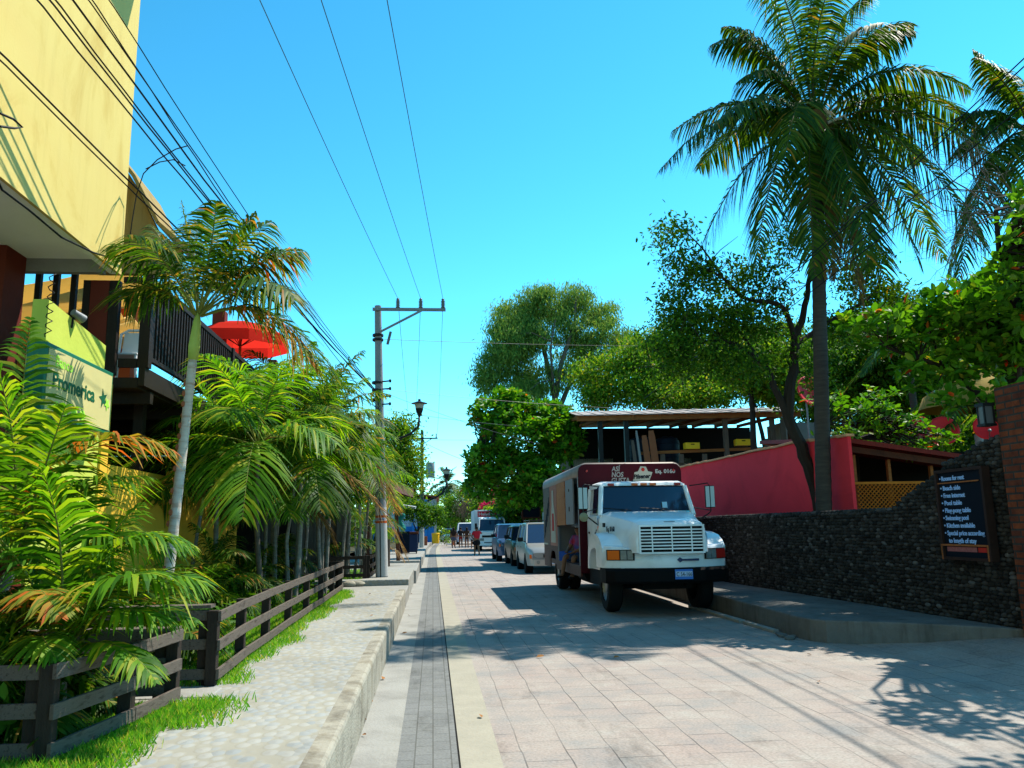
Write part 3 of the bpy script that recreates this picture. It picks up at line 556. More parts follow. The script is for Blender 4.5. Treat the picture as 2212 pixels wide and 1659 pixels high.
# bank sign
t = thing('bank_sign', 'cream bank sign with green frame, lettering and star on the lime green wall', 'sign', (-4.2, 9.55, 2.85))
sx0, sx1, y0, y1, z0, z1 = -4.2, -4.0, 8.66, 10.45, 2.82, 3.60
b = MB(); b.bb((sx0, y0, z0), (sx1, y1, z1)); b.build('box', M_SIGNG, t, world=True, bevel=.01)
b = MB(); b.bb((sx1+.001, y0+.05, z0+.05), (sx1+.008, y1-.05, z1-.05)); b.build('face', M_SIGNC, t, world=True)
XF = sx1+.0095
text_part('Banco', .17, (XF, y0+.2, z1-.22), (0, 1, 0), (0, 0, 1), M_LETL, t, world=True, bold=.002)
text_part('Promerica', .235, (XF, y0+.16, z1-.45), (0, 1, 0), (0, 0, 1), M_LETG, t, world=True, bold=.006, width=1.08)
b = MB(); cy, cz = y0+1.50, z1-.37; P = []
for i in range(10): a = PI/2+.25+i*PI/5; r = .125 if i % 2 == 0 else .05; P.append((cy+r*math.cos(a), cz+r*math.sin(a)))
b.prism(P, 'x', XF-.001, XF+.003); b.build('star', M_LETG, t, world=True)
b = MB(); P = []
for i in range(10): a = PI/2+.6+i*PI/5; r = .085 if i % 2 == 0 else .035; P.append((cy+.12+r*math.cos(a), cz-.05+r*math.sin(a)))
b.prism(P, 'x', XF+.0035, XF+.006); b.build('star', M_LETL, t, world=True, label='smaller lime green star overlapping the dark star')
b = MB()
for i in range(4): b.ell((XF-.004, y0+.3+i*.22, z0+.13), (.006, .09, .07), 8, 5)
b.build('green_picture', M_LETL, t, world=True)
# ================================================================== RESTAURANT WITH BALCONY
t = thing('balcony_restaurant', 'restaurant with dark timber balcony over a low yellow parapet wall behind the palms', 'restaurant', (-4.2, 13, .37))
YE = 21.
b = MB(); b.bb((-4.38, 11.0, .37), (-4.2, 18.2, 2.5)); b.bb((-4.379, 13.9, 2.5), (-4.201, 14.6, 2.62)); b.build('parapet_wall', M_YEL2, t, world=True)
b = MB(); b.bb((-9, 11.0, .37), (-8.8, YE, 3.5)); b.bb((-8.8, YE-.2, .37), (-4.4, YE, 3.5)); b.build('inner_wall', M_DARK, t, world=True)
b = MB(); b.bb((-9, 11.05, 3.52), (-3.92, YE, 3.66)); b.build('balcony_deck', M_BLKW, t, world=True)
for y in (11.4, 13., 14.6, 16.2, 17.8): 
    b = MB(); b.bb((-8.8, y, 3.36), (-3.86, y+.12, 3.518)); b.build('deck_beam', M_BLKW, t, world=True)
b = MB(); b.bb((-3.915, 11.05, 3.55), (-3.83, YE, 3.80)); b.build('deck_fascia', M_BLKW, t, world=True)
for y_ in (11.06, 15.6, YE-.2): b = MB(); b.bb((-3.94, y_, 3.802), (-3.80, y_+.14, 5.09)); b.build('balcony_post', M_BLKW, t, world=True)
rl = thing  # railing: top, bottom rail and balusters
b = MB(); b.bb((-3.91, 11.21, 5.0), (-3.83, 15.59, 5.08)); b.bb((-3.91, 15.75, 5.0), (-3.83, YE-.21, 5.08)); b.bb((-3.90, 11.21, 3.93), (-3.84, 15.59, 3.99)); b.bb((-3.90, 15.75, 3.93), (-3.84, YE-.21, 3.99))
y = 11.32
while y < YE-.25:
    if abs(y-15.67) > .12: b.bb((-3.895, y, 3.99), (-3.845, y+.05, 5.0))
    y += .135
b.build('railing', M_BLKW, t, world=True)
b = MB(); b.bb((-4.19, 11.06, 3.802), (-3.95, 11.12, 3.92)); b.build('side_rail', M_BLKW, t, world=True); b = MB(); b.bb((-4.19, 11.07, 4.98), (-3.95, 11.13, 5.06)); b.build('side_rail', M_BLKW, t, world=True)
# tan gable panel under the upper roof, its far side open
b = MB(); b.prism([(-4.75, 5.26), (-3.62, 5.26), (-3.60, 5.62), (-3.95, 5.92), (-4.3, 6.6), (-4.5, 6.9), (-4.75, 7.2)], 'y', 11.55, 11.66); b.build('gable_panel', M_TAN, t, world=True)
b = MB(); b.slab([(-4.75, 11.4, 7.24), (-4.3, 11.4, 6.66), (-4.3, 12.5, 6.66), (-4.75, 12.5, 7.24)], .05); b.slab([(-4.3, 11.4, 6.66), (-3.93, 11.4, 5.96), (-3.93, 12.5, 5.96), (-4.3, 12.5, 6.66)], .05); b.slab([(-3.93, 11.4, 5.96), (-3.5, 11.4, 5.58), (-3.5, 12.5, 5.58), (-3.93, 12.5, 5.96)], .05); b.build('roof', M_TAN, t, world=True)
b = MB(); b.bb((-4.6, 17.0, 3.66), (-4.35, 17.25, 6.2)); b.build('column', M_DRED, t, world=True); b = MB(); b.bb((-5.4, 14.0, 3.66), (-5.1, 14.3, 5.6)); b.build('column', M_ORNG, t, world=True)
b = MB(); b.bb((-4.15, 20.6, 3.66), (-3.95, 20.8, 5.9)); b.build('column', M_DRED, t, world=True)
for y in (12.2, 15.):
    b = MB(); b.bb((-4.35, y, .37), (-4.22, y+.16, 3.52)); b.build('timber_post', M_BLKW, t, world=True)
# cream canopies on the balcony
def canopy(label, x0, x1, y0, y1, z0, z1):
    b = MB(); n = 8; vs = []
    for i in range(n+1):
        u = i/n; s = .16*math.sin(u*PI*3)**2
        for k in range(5): v = k/4; vs.append((x0+(x1-x0)*v, y0+(y1-y0)*u, z0+(z1-z0)*v-s-.2*math.sin(v*PI)))
    b.add(vs, [(i*5+j, i*5+j+1, (i+1)*5+j+1, (i+1)*5+j) for i in range(n) for j in range(4)]); o = b.build('canopy', MATS['canvas_thin'], smooth=True)
    md = o.modifiers.new('s', 'SOLIDIFY'); md.thickness = .01; tag(o, label, 'canopy')
leafmat('canvas_thin', [(0, (.80, .64, .30)), (1, (.80, .64, .30))], (1.1, 1.05, 1.), .8, .5, .1)
canopy('cream striped canvas canopy slung behind the timber balcony', -8.6, -4.6, 12.5, 15.6, 5.2, 5.75); canopy('cream canvas canopy behind the lime green wall and window bars', -8.4, -4.9, 11.8, 14.3, 4.62, 5.15)
canopy('lower cream awning sheet behind the white chair', -8., -4.7, 13., 14.4, 4.45, 4.95)
# parasol
t = thing('parasol', 'red canvas parasol open above the balcony railing', 'parasol', (-4.15, 17.6, 3.66)); b = MB(); b.cyl((-4.15, 17.6, 3.66), (-4.15, 17.6, 6.05), .03); b.build('pole', M_WOODO, t, world=True)
b = MB(); vs = [(0, 0, 2.44)]; 
for r, z in ((.4, 2.38), (.75, 2.26), (1.02, 2.08), (1.04, 1.84)):
    for j in range(8): a = j*PI/4+.39; vs.append((r*math.cos(a), r*math.sin(a), z))
fs = [(0, 1+j, 1+(j+1) % 8) for j in range(8)]+[(1+i*8+j, 1+(i+1)*8+j, 1+(i+1)*8+(j+1) % 8, 1+i*8+(j+1) % 8) for i in range(3) for j in range(8)]; b.add(vs, fs); o = b.build('canopy', leafmat('red_canvas_thin', [(0, (.72, .035, .02)), (1, (.72, .035, .02))], (1.2, 1., 1.), .8, .45, .1), t)
b = MB(); [b.tube([(0, 0, 1.9), (.55*math.cos(j*PI/4+.39), .55*math.sin(j*PI/4+.39), 2.24)], .01, 4) for j in range(8)]; b.build('ribs', M_BLKM, t)
# white chair on the balcony
t = thing('plastic_chair', 'white plastic chair on the balcony beside the dark posts', 'chair', (-4.33, 11.75, 3.66)); b = MB(); b.box((0, 0, .43), (.42, .42, .03)); b.build('seat', M_CWHITE, t, bevel=.01)
b = MB(); b.tube([(-.2, .2, .43), (-.2, .27, .82), (-.1, .29, .88), (.1, .29, .88), (.2, .27, .82), (.2, .2, .43)], .022, 8); b.slab([(-.16, .22, .48), (.16, .22, .48), (.15, .28, .84), (-.15, .28, .84)], .012); b.build('backrest', M_CWHITE, t, smooth=True)
for sx, sy in ((-1, -1), (1, -1), (-1, 1), (1, 1)): b = MB(); b.cyl((sx*.18, sy*.18, .42), (sx*.22, sy*.22, 0), .022, .018, 8); b.build('leg', M_CWHITE, t)
# ================================================================== GREY SHED, RUSTY STALL, BLUE BUILDING (left, farther on)
t = thing('grey_shed', 'weathered grey plank shed with a dark doorway behind the white-painted palm trunks', 'shed', (-3.2, 22, .4))
b = MB(); b.bb((-6, 21.5, .4), (-4.1, 21.62, 3.0)); b.bb((-3.6, 21.5, .4), (-2.45, 21.62, 3.0)); [b.bb((-3.6+i*.19, 21.48, .4), (-3.6+i*.19+.17, 21.497, 2.95)) for i in range(6)]; b.build('wall', mat('grey_planks', (.10, .10, .095), .9, (.17, .165, .15), 3., .4, 30, stretch=(8, 8, .5)), t, world=True)
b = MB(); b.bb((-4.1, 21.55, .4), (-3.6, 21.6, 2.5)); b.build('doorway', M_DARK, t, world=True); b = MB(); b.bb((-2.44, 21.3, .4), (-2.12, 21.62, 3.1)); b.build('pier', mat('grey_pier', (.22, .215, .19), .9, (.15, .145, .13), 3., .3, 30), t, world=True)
b = MB(); b.slab([(-6, 21.2, 3.1), (-2.0, 21.2, 3.1), (-2.0, 26, 3.4), (-6, 26, 3.4)], .05); b.build('roof', M_ROOFM, t, world=True)
t = thing('roadside_stall', 'roadside stall with slanted rusty brown roof on a red-brown post', 'stall', (-1.35, 31, .46))
q = [PY(851, 1060, 32), PY(868, 1042, 33), PY(909, 1052, 33), PY(906, 1083, 32)]
b = MB(); b.slab([(-2.6, 31, 3.35), (-.75, 31, 2.75), (-.85, 36, 3.3), (-2.6, 36, 3.9)], .05)
for i in range(12): y_ = 31.2+i*.4; b.bar((-2.6, y_, 3.37+(y_-31)*.11), (-.76, y_, 2.77+(y_-31)*.11), .06, .03)
b.build('roof', M_RUST, t, world=True); b = MB(); b.bar((-1.28, 31.2, .4), (-1.42, 31.4, 3.0), .14, .16); b.build('post', M_RUST, t, world=True); b = MB(); b.bar((-2.4, 31.2, .4), (-2.45, 31.4, 3.2), .14, .16); b.build('post', M_RUST, t, world=True)
b = MB(); b.bb((-1.62, 28.3, .38), (-1.45, 28.5, 1.4)); o = b.build('wooden_post', M_WOODG); tag(o, 'short thick brown wooden post on the sidewalk before the rusty stall', 'post')
t = thing('blue_building', 'white and blue painted house with red-edged roof far along the left side', 'building', (-1, 86, .3))
b = MB(); b.bb((-6, 84, .3), (-.35+.5, 96, 1.9)); b.build('lower_wall', M_BUILDB, t, world=True); b = MB(); b.bb((-6, 84.01, 1.902), (.14, 96, 4.6)); b.build('upper_wall', mat('pale_blue_wall', (.55, .65, .72), .8, (.45, .55, .62), 1.), t, world=True)
b = MB(); b.slab([(-6.5, 83, 5.6), (.6, 83, 4.75), (.7, 97, 4.75), (-6.5, 97, 5.6)], .12); b.build('roof', mat('red_roof', (.45, .10, .05), .8, (.3, .1, .06), 2.), t, world=True)
for x in (-3.3, -2., -.7, .25):
    b = MB(); b.bb((x-.13, 83.7, .3), (x+.13, 83.98, 4.6)); b.build('pillar', M_PWHITE if x > 0 else M_BUILDB, t, world=True)
t = thing('yellow_barrel', 'bright yellow barrel-like bin on the kerb by the blue house', 'bin', (.25, 76, .3)); b = MB(); b.lathe([(.0, 0), (.3, 0), (.33, .1), (.34, .55), (.36, .9), (.33, .95), (.0, .93)], n=18); b.build('body', M_CRATE, t, smooth=True); b = MB(); b.lathe([(.37, .84), (.385, .86), (.37, .9)], n=18); b.build('rim', M_CRATE, t)
t = thing('planter', 'terracotta orange block planter on the far left sidewalk', 'planter', (-.75, 68, .3)); b = MB(); b.bb((-.3, -.3, 0), (.3, .3, .72)); b.build('body', M_TERRA, t, bevel=.02); b = MB(); b.bb((-.26, -.26, .722), (.26, .26, .74)); b.build('soil', M_SOIL, t)
t = thing('traffic_cone', 'orange and white traffic cone at the far kerb near the group of people', 'cone', (2.0, 83, 0)); b = MB(); b.bb((-.18, -.18, 0), (.18, .18, .04)); b.build('base', M_ORNG, t); b = MB(); b.lathe([(.14, .04), (.03, .75), (0, .76)], n=14); b.build('body', M_ORNG, t, smooth=True); b = MB(); b.lathe([(.108, .28), (.073, .5)], n=14); b.build('band', M_PWHITE, t)
t = thing('chalkboard', 'dark A-frame chalkboard with pale writing on the left sidewalk', 'chalkboard', (-1.45, 41, .36)); b = MB(); b.slab([(-.3, 0, .1), (.3, 0, .1), (.3, .12, 1.15), (-.3, .12, 1.15)], .03); b.build('front_board', M_BOARD, t); b = MB(); b.slab([(-.3, .42, .1), (.3, .42, .1), (.3, .17, 1.15), (-.3, .17, 1.15)], .03); b.build('back_board', M_BOARD, t)
b = MB()
for i in range(6): z = .95-i*.13; b.box((rnd.uniform(-.05, .05), .10-i*.0149-.013, z), (rnd.uniform(.25, .42), .004, .035))
b.build('chalk_writing', mat('chalk', (.35, .42, .5), .9), t)
t = thing('litter_bins', 'row of dark blue and brown-topped bins behind the chalkboard', 'bin', (-1.2, 43.5, .36)); 
b = MB(); b.bb((-.45, -.35, .08), (.4, .5, 1.0)); b.build('body', mat('navy_plastic', (.015, .03, .09), .5), t, bevel=.03); b = MB(); b.bb((-.5, -.4, 1.0), (.45, .55, 1.12)); b.build('lid', M_RUST, t, bevel=.03)
for x in (-.4, .35): b = MB(); b.cyl((x-.03, -.3, .1), (x+.03, -.3, .1), .1); b.build('wheel', M_BLACK, t)
t = thing('hanging_pot', 'bright green plastic pot hanging beside the rusty stall', 'pot', (-1.62, 30.2, 1.25)); b = MB(); b.lathe([(0, 0), (.11, 0), (.15, .4), (.17, .42), (.15, .43), (.13, .4), (0, .38)], n=14); b.build('body', M_GREENP, t, smooth=True); b = MB(); b.tube([(-.14, 0, .42), (0, 0, 1.5), (.14, 0, .42)], .008, 4); b.build('hanger', M_CABLE, t)
b = MB(); b.slab([(-2.6, 47, 3.0), (-1., 47, 2.75), (-1., 49.5, 2.85), (-2.6, 49.5, 3.1)], .12); o = b.build('awning', M_PWHITE); tag(o, 'small white sheet awning jutting out beyond the rusty stall', 'awning')
b = MB()
for i in range(7): a = i*.9; b.ell((.12*math.cos(a), .1*math.sin(a), .15+i*.12), (.16, .12, .14), 8, 5)
o = b.build('hanging_cloth', mat('teal_cloth', (.02, .28, .24), .8), smooth=True); o.location = (-1.75, 46, 1.5); tag(o, 'bundle of teal cloth hanging at a stall front', 'cloth')
# ================================================================== POLES, LAMPS AND WIRES
def street_lamp(label, org, s=1., rx=1.):
    """org: where the arm leaves the pole"""
    t = thing('street_lamp', label, 'street lamp', org)
    b = MB(); b.tube([(.8*s-.8*s*rx, 0, 0), (.8*s-.45*s*rx, 0, .16*s), (.8*s-.18*s*rx, 0, .33*s), (.78*s, 0, .58*s), (.8*s, 0, .85*s)], [.035*s]*5, 8); b.build('arm', M_BLKM, t, smooth='all')
    b = MB(); b.lathe([(.03*s, .85*s), (.05*s, .9*s), (.1*s, 1.02*s), (.125*s, 1.12*s), (0, 1.12*s)], (.8*s, 0, 0), 16); b.build('housing', M_BLKM, t, smooth=True)
    b = MB(); b.lathe([(.12*s, 1.121*s), (.15*s, 1.26*s), (0, 1.262*s)], (.8*s, 0, 0), 16); b.build('globe', M_GLASSC, t, smooth=True)
    b = MB(); b.lathe([(.25*s, 1.27*s), (.245*s, 1.285*s), (.1*s, 1.33*s), (.045*s, 1.35*s), (.04*s, 1.41*s), (0, 1.42*s)], (.8*s, 0, 0), 18); b.lathe([(0, 1.268*s), (.25*s, 1.27*s)], (.8*s, 0, 0), 18); b.build('hood', M_BLKM, t, smooth=True); return t
PB = Vector((-1.27, 21.06, .44)); PT = Vector((-1.45, 21.06, 7.46))
t = thing('utility_pole', 'tall grey concrete power pole with white base, orange band and side crossarm', 'utility pole', tuple(PB))
b = MB(); b.tube([PB-Vector((0, 0, .1)), PT], [.155, .085], 20); b.build('shaft', M_POLE, t, world=True, smooth=True)
def pol(z): u = (z-PB.z)/(PT.z-PB.z); return PB.lerp(PT, u), .155+(.085-.155)*u
p1, r1 = pol(.46); p2, r2 = pol(2.17); b = MB(); b.tube([p1, p2], [r1+.003, r2+.003], 20, False); b.build('white_base', M_PWHITE, t, world=True, smooth=True)
for z0, z1, m_ in ((1.77, 1.83, M_ORNG), (1.83, 1.905, M_PWHITE), (1.905, 1.965, M_ORNG)):
    p1, r1 = pol(z0); p2, r2 = pol(z1); b = MB(); b.tube([p1, p2], [r1+.006, r2+.006], 20, False); b.build('painted_band', m_, t, world=True, smooth=True)
p1, r1 = pol(1.868); b = MB(); b.prism([(p1.x-.09, 1.84), (p1.x+.11, 1.868), (p1.x-.09, 1.895), (p1.x-.04, 1.868)], 'y', p1.y-r1-.012, p1.y-r1+.03); b.build('blue_mark', M_BLUEP, t, world=True)
b = MB(); b.tube([(PB.x-.02, PB.y-.165, .45), (PB.x-.08, PB.y-.15, 3.0), (PB.x-.14, PB.y-.12, 5.2)], .012, 6); b.build('conduit', M_CABLE, t, world=True)
Az = 7.34; b = MB(); b.bar((-1.58, 20.95, Az), (.34, 20.95, Az), .07, .075); ca = b.build('crossarm', M_STEEL, t, world=True)
b = MB(); b.bar((-1.38, 20.93, 6.72), (-.28, 20.93, Az-.02), .05, .05); b.build('brace', M_STEEL, t, world=True)
INS = [(-.92, 20.95), (-.32, 20.95), (.27, 20.95)]
for x, y in INS:
    b = MB(); pr = [(0, 0), (.05, 0)]; 
    for i in range(5): pr += [(.06, .03+i*.04), (.035, .05+i*.04)]
    pr += [(.045, .25), (.02, .27), (0, .27)]; b.lathe(pr, (x, y, Az+.038), 14); b.build('insulator', M_CERAM, ca, world=True, smooth='all')
b = MB(); b.cyl((-1.18, 20.9, 6.38), (-1.10, 20.9, 6.72), .035); b.build('fuse_cutout', M_CERAM, t, world=True)
b = MB(); [b.lathe([(.13, 0), (.145, .01), (.145, .06), (.13, .07)], (-1.44, 21.06, z), 14) for z in (6.5, 6.62, 5.35, 5.15, 4.9)]; [b.cyl((-1.3, 20.95, z), (-1.1, 20.85, z), .02) for z in (5.4, 5.2, 5.0, 4.8)]; [b.ell((-1.1, 20.85, z), (.035, .035, .05), 8, 5) for z in (5.4, 5.2, 5.0, 4.8)]; b.build('clamps', M_BLKM, t, world=True)
street_lamp('street lamp with flat hood on a curved arm from the near power pole', (-1.02, 20.96, 3.75), .84, 1.5)
P2B = Vector((-.80, 60, .3)); t = thing('utility_pole', 'farther power pole with crossarm, white base and grey transformer can', 'utility pole', tuple(P2B))
b = MB(); b.tube([P2B, (-.78, 60, 8.75)], [.17, .11], 16); b.build('shaft', mat('pole_dark', (.10, .10, .11), .9), t, world=True, smooth=True); b = MB(); b.tube([P2B, P2B+Vector((0, 0, 2.3))], [.176, .165], 16, False); b.build('white_base', M_PWHITE, t, world=True, smooth=True)
b = MB(); b.bar((-2.35, 59.85, 8.2), (.36, 59.85, 8.2), .1, .09); b.bar((-1.5, 59.85, 8.17), (-.8, 59.86, 7.75), .05, .05); b.bar((-.1, 59.85, 8.17), (-.75, 59.86, 7.75), .05, .05); b.build('crossarm', M_BLKM, t, world=True)
for x in (-2.2, -1.4, .25): b = MB(); b.cyl((x, 59.85, 8.245), (x, 59.85, 8.55), .05, .03); b.build('insulator', M_CERAM, t, world=True)
b = MB(); b.lathe([(0, 0), (.3, 0), (.33, .05), (.33, 1.0), (.3, 1.08), (.1, 1.14), (0, 1.15)], (-.18, 59.7, 5.3), 20); b.build('transformer', mat('transformer_grey', (.42, .45, .47), .5), t, world=True, smooth=True); b = MB(); b.bar((-.75, 59.8, 5.6), (-.45, 59.75, 5.6), .06, .1); b.bar((-.75, 59.8, 6.2), (-.45, 59.75, 6.2), .06, .1); b.build('bracket', M_BLKM, t, world=True)
street_lamp('small distant street lamp on the farther power pole', (-.4, 59.8, 3.6), 1.75)
def wire(a, c, sag, r, label, m=M_CABLE, n=14, group=None):
    a, c = Vector(a), Vector(c); b = MB(); b.tube([a.lerp(c, i/n)-Vector((0, 0, sag*4*(i/n)*(1-i/n))) for i in range(n+1)], r, 5); o = b.build('wire', m); return tag(o, label, 'wire', group)
GH = 'power lines overhead'
zi = Az+.3
for i, ((x, y), px) in enumerate(zip(INS, (584, 710, 845))):
    g = G(px, 0, 7.65); d = Vector((g.x-x, g.y-y, 0)); e = Vector((x, y, 0))+d*3.2; e.z = 8.3
    wire((e.x, e.y, e.z), (x, y, zi), .55, .0055, ['thin power line from the left insulator of the near crossarm up to the top edge', 'thin power line from the middle insulator of the near crossarm up to the top edge', 'thin power line from the right insulator of the near crossarm up to the top edge'][i], M_CABLEG, 30, GH)
    wire((x, y, zi), ((-2.2, -1.4, .25)[i] if i else -1.4, 59.85, 8.5), 1.2, .007, ['power line from the left insulator on to the far pole', 'power line from the middle insulator on to the far pole', 'power line from the right insulator on to the far pole'][i], M_CABLEG, 20, GH)
# bundle of communication cables along the left
TL = [((80, 0), 6.75, .017), ((108, 0), 6.68, .017), ((120, 0), 6.8, .016), ((160, 0), 6.85, .02), ((192, 0), 6.95, .013), ((199, 0), 6.9, .013), ((236, 0), 7.0, .011)]
LBL = ['first from the left', 'second from the left', 'third from the left', 'fourth from the left, thickest', 'fifth from the left, thin', 'sixth from the left, thin', 'rightmost and thinnest']
def through(px, zn, zp, r, lab, X0=-1.36):
    """a cable tied to the pole at height zp that crosses height zn in the direction of the top edge"""
    g = G(px[0], px[1], zn); A = Vector((X0, 21., zp)); d = g-A; e = A+d*1.9
    b = MB(); n = 44; P = []
    for i in range(n+1):
        u = i/n*1.9; s = -.35*u*(1-u)*4*.6 if u < 1 else .35*(u-1)*u*2.4*0
        P.append(A+d*u+Vector((rnd.gauss(0, .004), 0, s*(1 if u < 1 else 0)+rnd.gauss(0, .004))))
    b.tube(P, r*.6, 5); o = b.build('wire', M_CABLE); tag(o, lab, 'wire', 'communication cables on the left')
for (px, zn, r), l in zip(TL, LBL): through(px, zn, 4.75+rnd.uniform(-.15, .35), r, 'black cable sloping over the palms, '+l+', at the top edge')
through((0, 112), 6.08, 4.75, .018, 'upper of the two black cables crossing low over the yellow wall to the left edge')
through((0, 128), 6.02, 4.65, .014, 'lower of the two black cables crossing low over the yellow wall to the left edge')
# cable pinned along the lower edge of the yellow wall
P = [PX(x, y, -4.17) for x, y in ((-20, 360), (0, 405), (60, 455), (130, 510), (200, 545), (258, 565), (300, 578))]; b = MB(); b.tube([p+Vector((rnd.uniform(0, .03), 0, rnd.gauss(0, .01))) for p in P], .012, 5); o = b.build('wire', M_CABLE); tag(o, 'black cable pinned along the bottom edge of the yellow wall', 'wire')
# service drop looping from the cables to the wall
P = [PY(405, 315, 10.6), PY(380, 322, 10.7), PY(340, 345, 10.8), PY(310, 375, 10.9), PY(295, 420, 11), PY(285, 480, 11), PY(275, 560, 11.03)]; b = MB(); b.tube(P, .008, 5); o = b.build('wire', M_CABLE); tag(o, 'thin looping service wire dropping from the cables to the corner of the yellow wall', 'wire')
P = [PY(400, 358, 10.6), PY(375, 345, 10.7), PY(345, 350, 10.8), PY(315, 365, 10.9)]; b = MB(); b.tube(P, .008, 5); o = b.build('wire', M_CABLE); tag(o, 'second short looping service wire beside the yellow wall corner', 'wire')
P = [PX(0, 245, -3.9), PX(30, 258, -3.9), PX(48, 275, -3.9), PX(30, 277, -3.9), PX(0, 273, -3.9)]; b = MB(); b.tube(P, .012, 5); o = b.build('wire', M_CABLE); tag(o, 'small loop of black cable at the left edge in front of the yellow wall', 'wire')
# wires crossing the street
for (x0, y0, Y0), (x1, y1, Y1), sag, l in (((830, 733, 20.9), (1640, 745, 30), .1, 'thin wire crossing the street from below the crossarm towards the tall trees'),
    ((832, 841, 20.9), (1690, 883, 31), .25, 'wire crossing the street from the near pole to the open shed roof'),
    ((834, 850, 20.9), (1170, 960, 33), .1, 'wire crossing the street to the round almond tree'),
    ((836, 886, 20.9), (1120, 920, 33), .05, 'lower wire crossing the street into the round almond tree'),
    ((930, 950, 60), (1330, 945, 70), .1, 'faint wire from the far pole crossing to the right'), ((905, 950, 60), (1020, 1000, 55), .1, 'faint sloping wire between the far pole and the trees')):
    wire(PY(x0, y0, Y0), PY(x1, y1, Y1), sag, .006 if Y0 < 30 else .012, l, M_CABLEG)
for i, (x_, z_, zf) in enumerate(((7.05, 7.28, 6.0), (6.9, 7.1, 5.9), (7.2, 6.98, 5.75), (7.3, 6.85, 5.7))):
    wire((x_, -3, z_+1.0-.12*i), (x_+.35, 27, zf), .3, .009, 'black cable sloping across the coconut palm, '+['uppermost', 'second', 'third', 'lowest'][i]+' of four at the right edge', M_CABLE, 24, 'cables across the coconut palm')
# ================================================================== RIGHT SIDE: STONE WALL, PILLAR, BOARD
t = thing('stone_wall', 'long shaded wall of dark river stones stepping up to the brick pillar', 'stone wall', (7.1, 12, .3))
prof = [(9.4, 2.62), (9.8, 2.56), (10.15, 2.42), (10.5, 2.36), (10.62, 2.24), (10.95, 2.12), (11.1, 2.08), (11.3, 1.98), (11.55, 1.9), (11.7, 1.80), (11.85, 1.765), (14, 1.76), (18, 1.76), (24, 1.74), (26, 1.74)]
def wtop(Y):
    for (a, za), (c, zc) in zip(prof, prof[1:]):
        if a <= Y <= c: return za+(zc-za)*(Y-a)/(c-a)
    return prof[-1][1]
b = MB(); vs = []
for Y, z in prof: X = wx(Y); vs += [(X, Y, .0), (X, Y, z), (X+.3, Y, z), (X+.3, Y, .0)]
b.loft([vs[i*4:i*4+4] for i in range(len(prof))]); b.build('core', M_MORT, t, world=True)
Rw = np.random.default_rng(3); cs = []; z = .3
while z < 2.7:
    h = .052; Y = 9.4+Rw.uniform(0, .1)
    while Y < 25:
        wdt = Rw.uniform(.07, .14)
        if z+.02 < wtop(Y+wdt/2): cs.append((wx(Y)-.0, Y+wdt/2, z+Rw.uniform(-.008, .008)+h/2, wdt*.53, h*Rw.uniform(.5, .66)))
        Y += wdt
    z += h
# cap stones on the top
Y = 9.45
while Y < 25: wdt = Rw.uniform(.09, .16); cs.append((wx(Y)+.02, Y+wdt/2, wtop(Y)+.0, wdt*.5, .04)); cs.append((wx(Y)+.13, Y+wdt/2+.03, wtop(Y)+.005, wdt*.5, .045)); Y += wdt
cs = np.array(cs); e = MB(); e.ell((0, 0, 0), (1, 1, 1), 8, 4); EV = np.array(e.v); EF = np.array(e.f)
V = EV[None]*np.stack([np.full(len(cs), .038)*Rw.uniform(.7, 1.3, len(cs)), cs[:, 3], cs[:, 4]], 1)[:, None]
an = Rw.normal(0, .18, len(cs)); ca_, sa_ = np.cos(an)[:, None], np.sin(an)[:, None]; y_ = V[..., 1]*ca_-V[..., 2]*sa_; z_ = V[..., 1]*sa_+V[..., 2]*ca_; V[..., 1] = y_; V[..., 2] = z_
V = V+cs[:, None, :3]; F_ = (EF[None]+(np.arange(len(cs))*len(EV))[:, None, None]).reshape(-1, 4)
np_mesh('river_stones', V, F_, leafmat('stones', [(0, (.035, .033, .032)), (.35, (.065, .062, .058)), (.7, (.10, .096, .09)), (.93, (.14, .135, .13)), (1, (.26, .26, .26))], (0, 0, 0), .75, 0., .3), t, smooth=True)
t = thing('brick_pillar', 'tall orange brick pillar at the right edge of the photo', 'pillar', (7.2, 9, .2)); b = MB(); b.bb((6.93, 8.55, .0), (7.6, 9.30, 3.2)); b.build('shaft', M_BRICK, t, world=True, bevel=.01)
t = thing('wall_lantern', 'small dark lantern with pale glass fixed where the stone wall meets the brick pillar', 'lantern', (6.9, 9.5, 2.9)); b = MB(); b.bb((6.86, 9.42, 2.78), (6.98, 9.54, 3.0)); b.build('glass', M_CERAM, t, world=True); b = MB(); b.bb((6.84, 9.40, 3.0), (7.0, 9.56, 3.04)); b.bb((6.84, 9.40, 2.75), (7.0, 9.56, 2.78)); [b.bb((6.85+i*.12, 9.41+j*.12, 2.78), (6.87+i*.12, 9.43+j*.12, 3.0)) for i in (0, 1) for j in (0, 1)]; b.build('frame', M_BLKM, t, world=True)
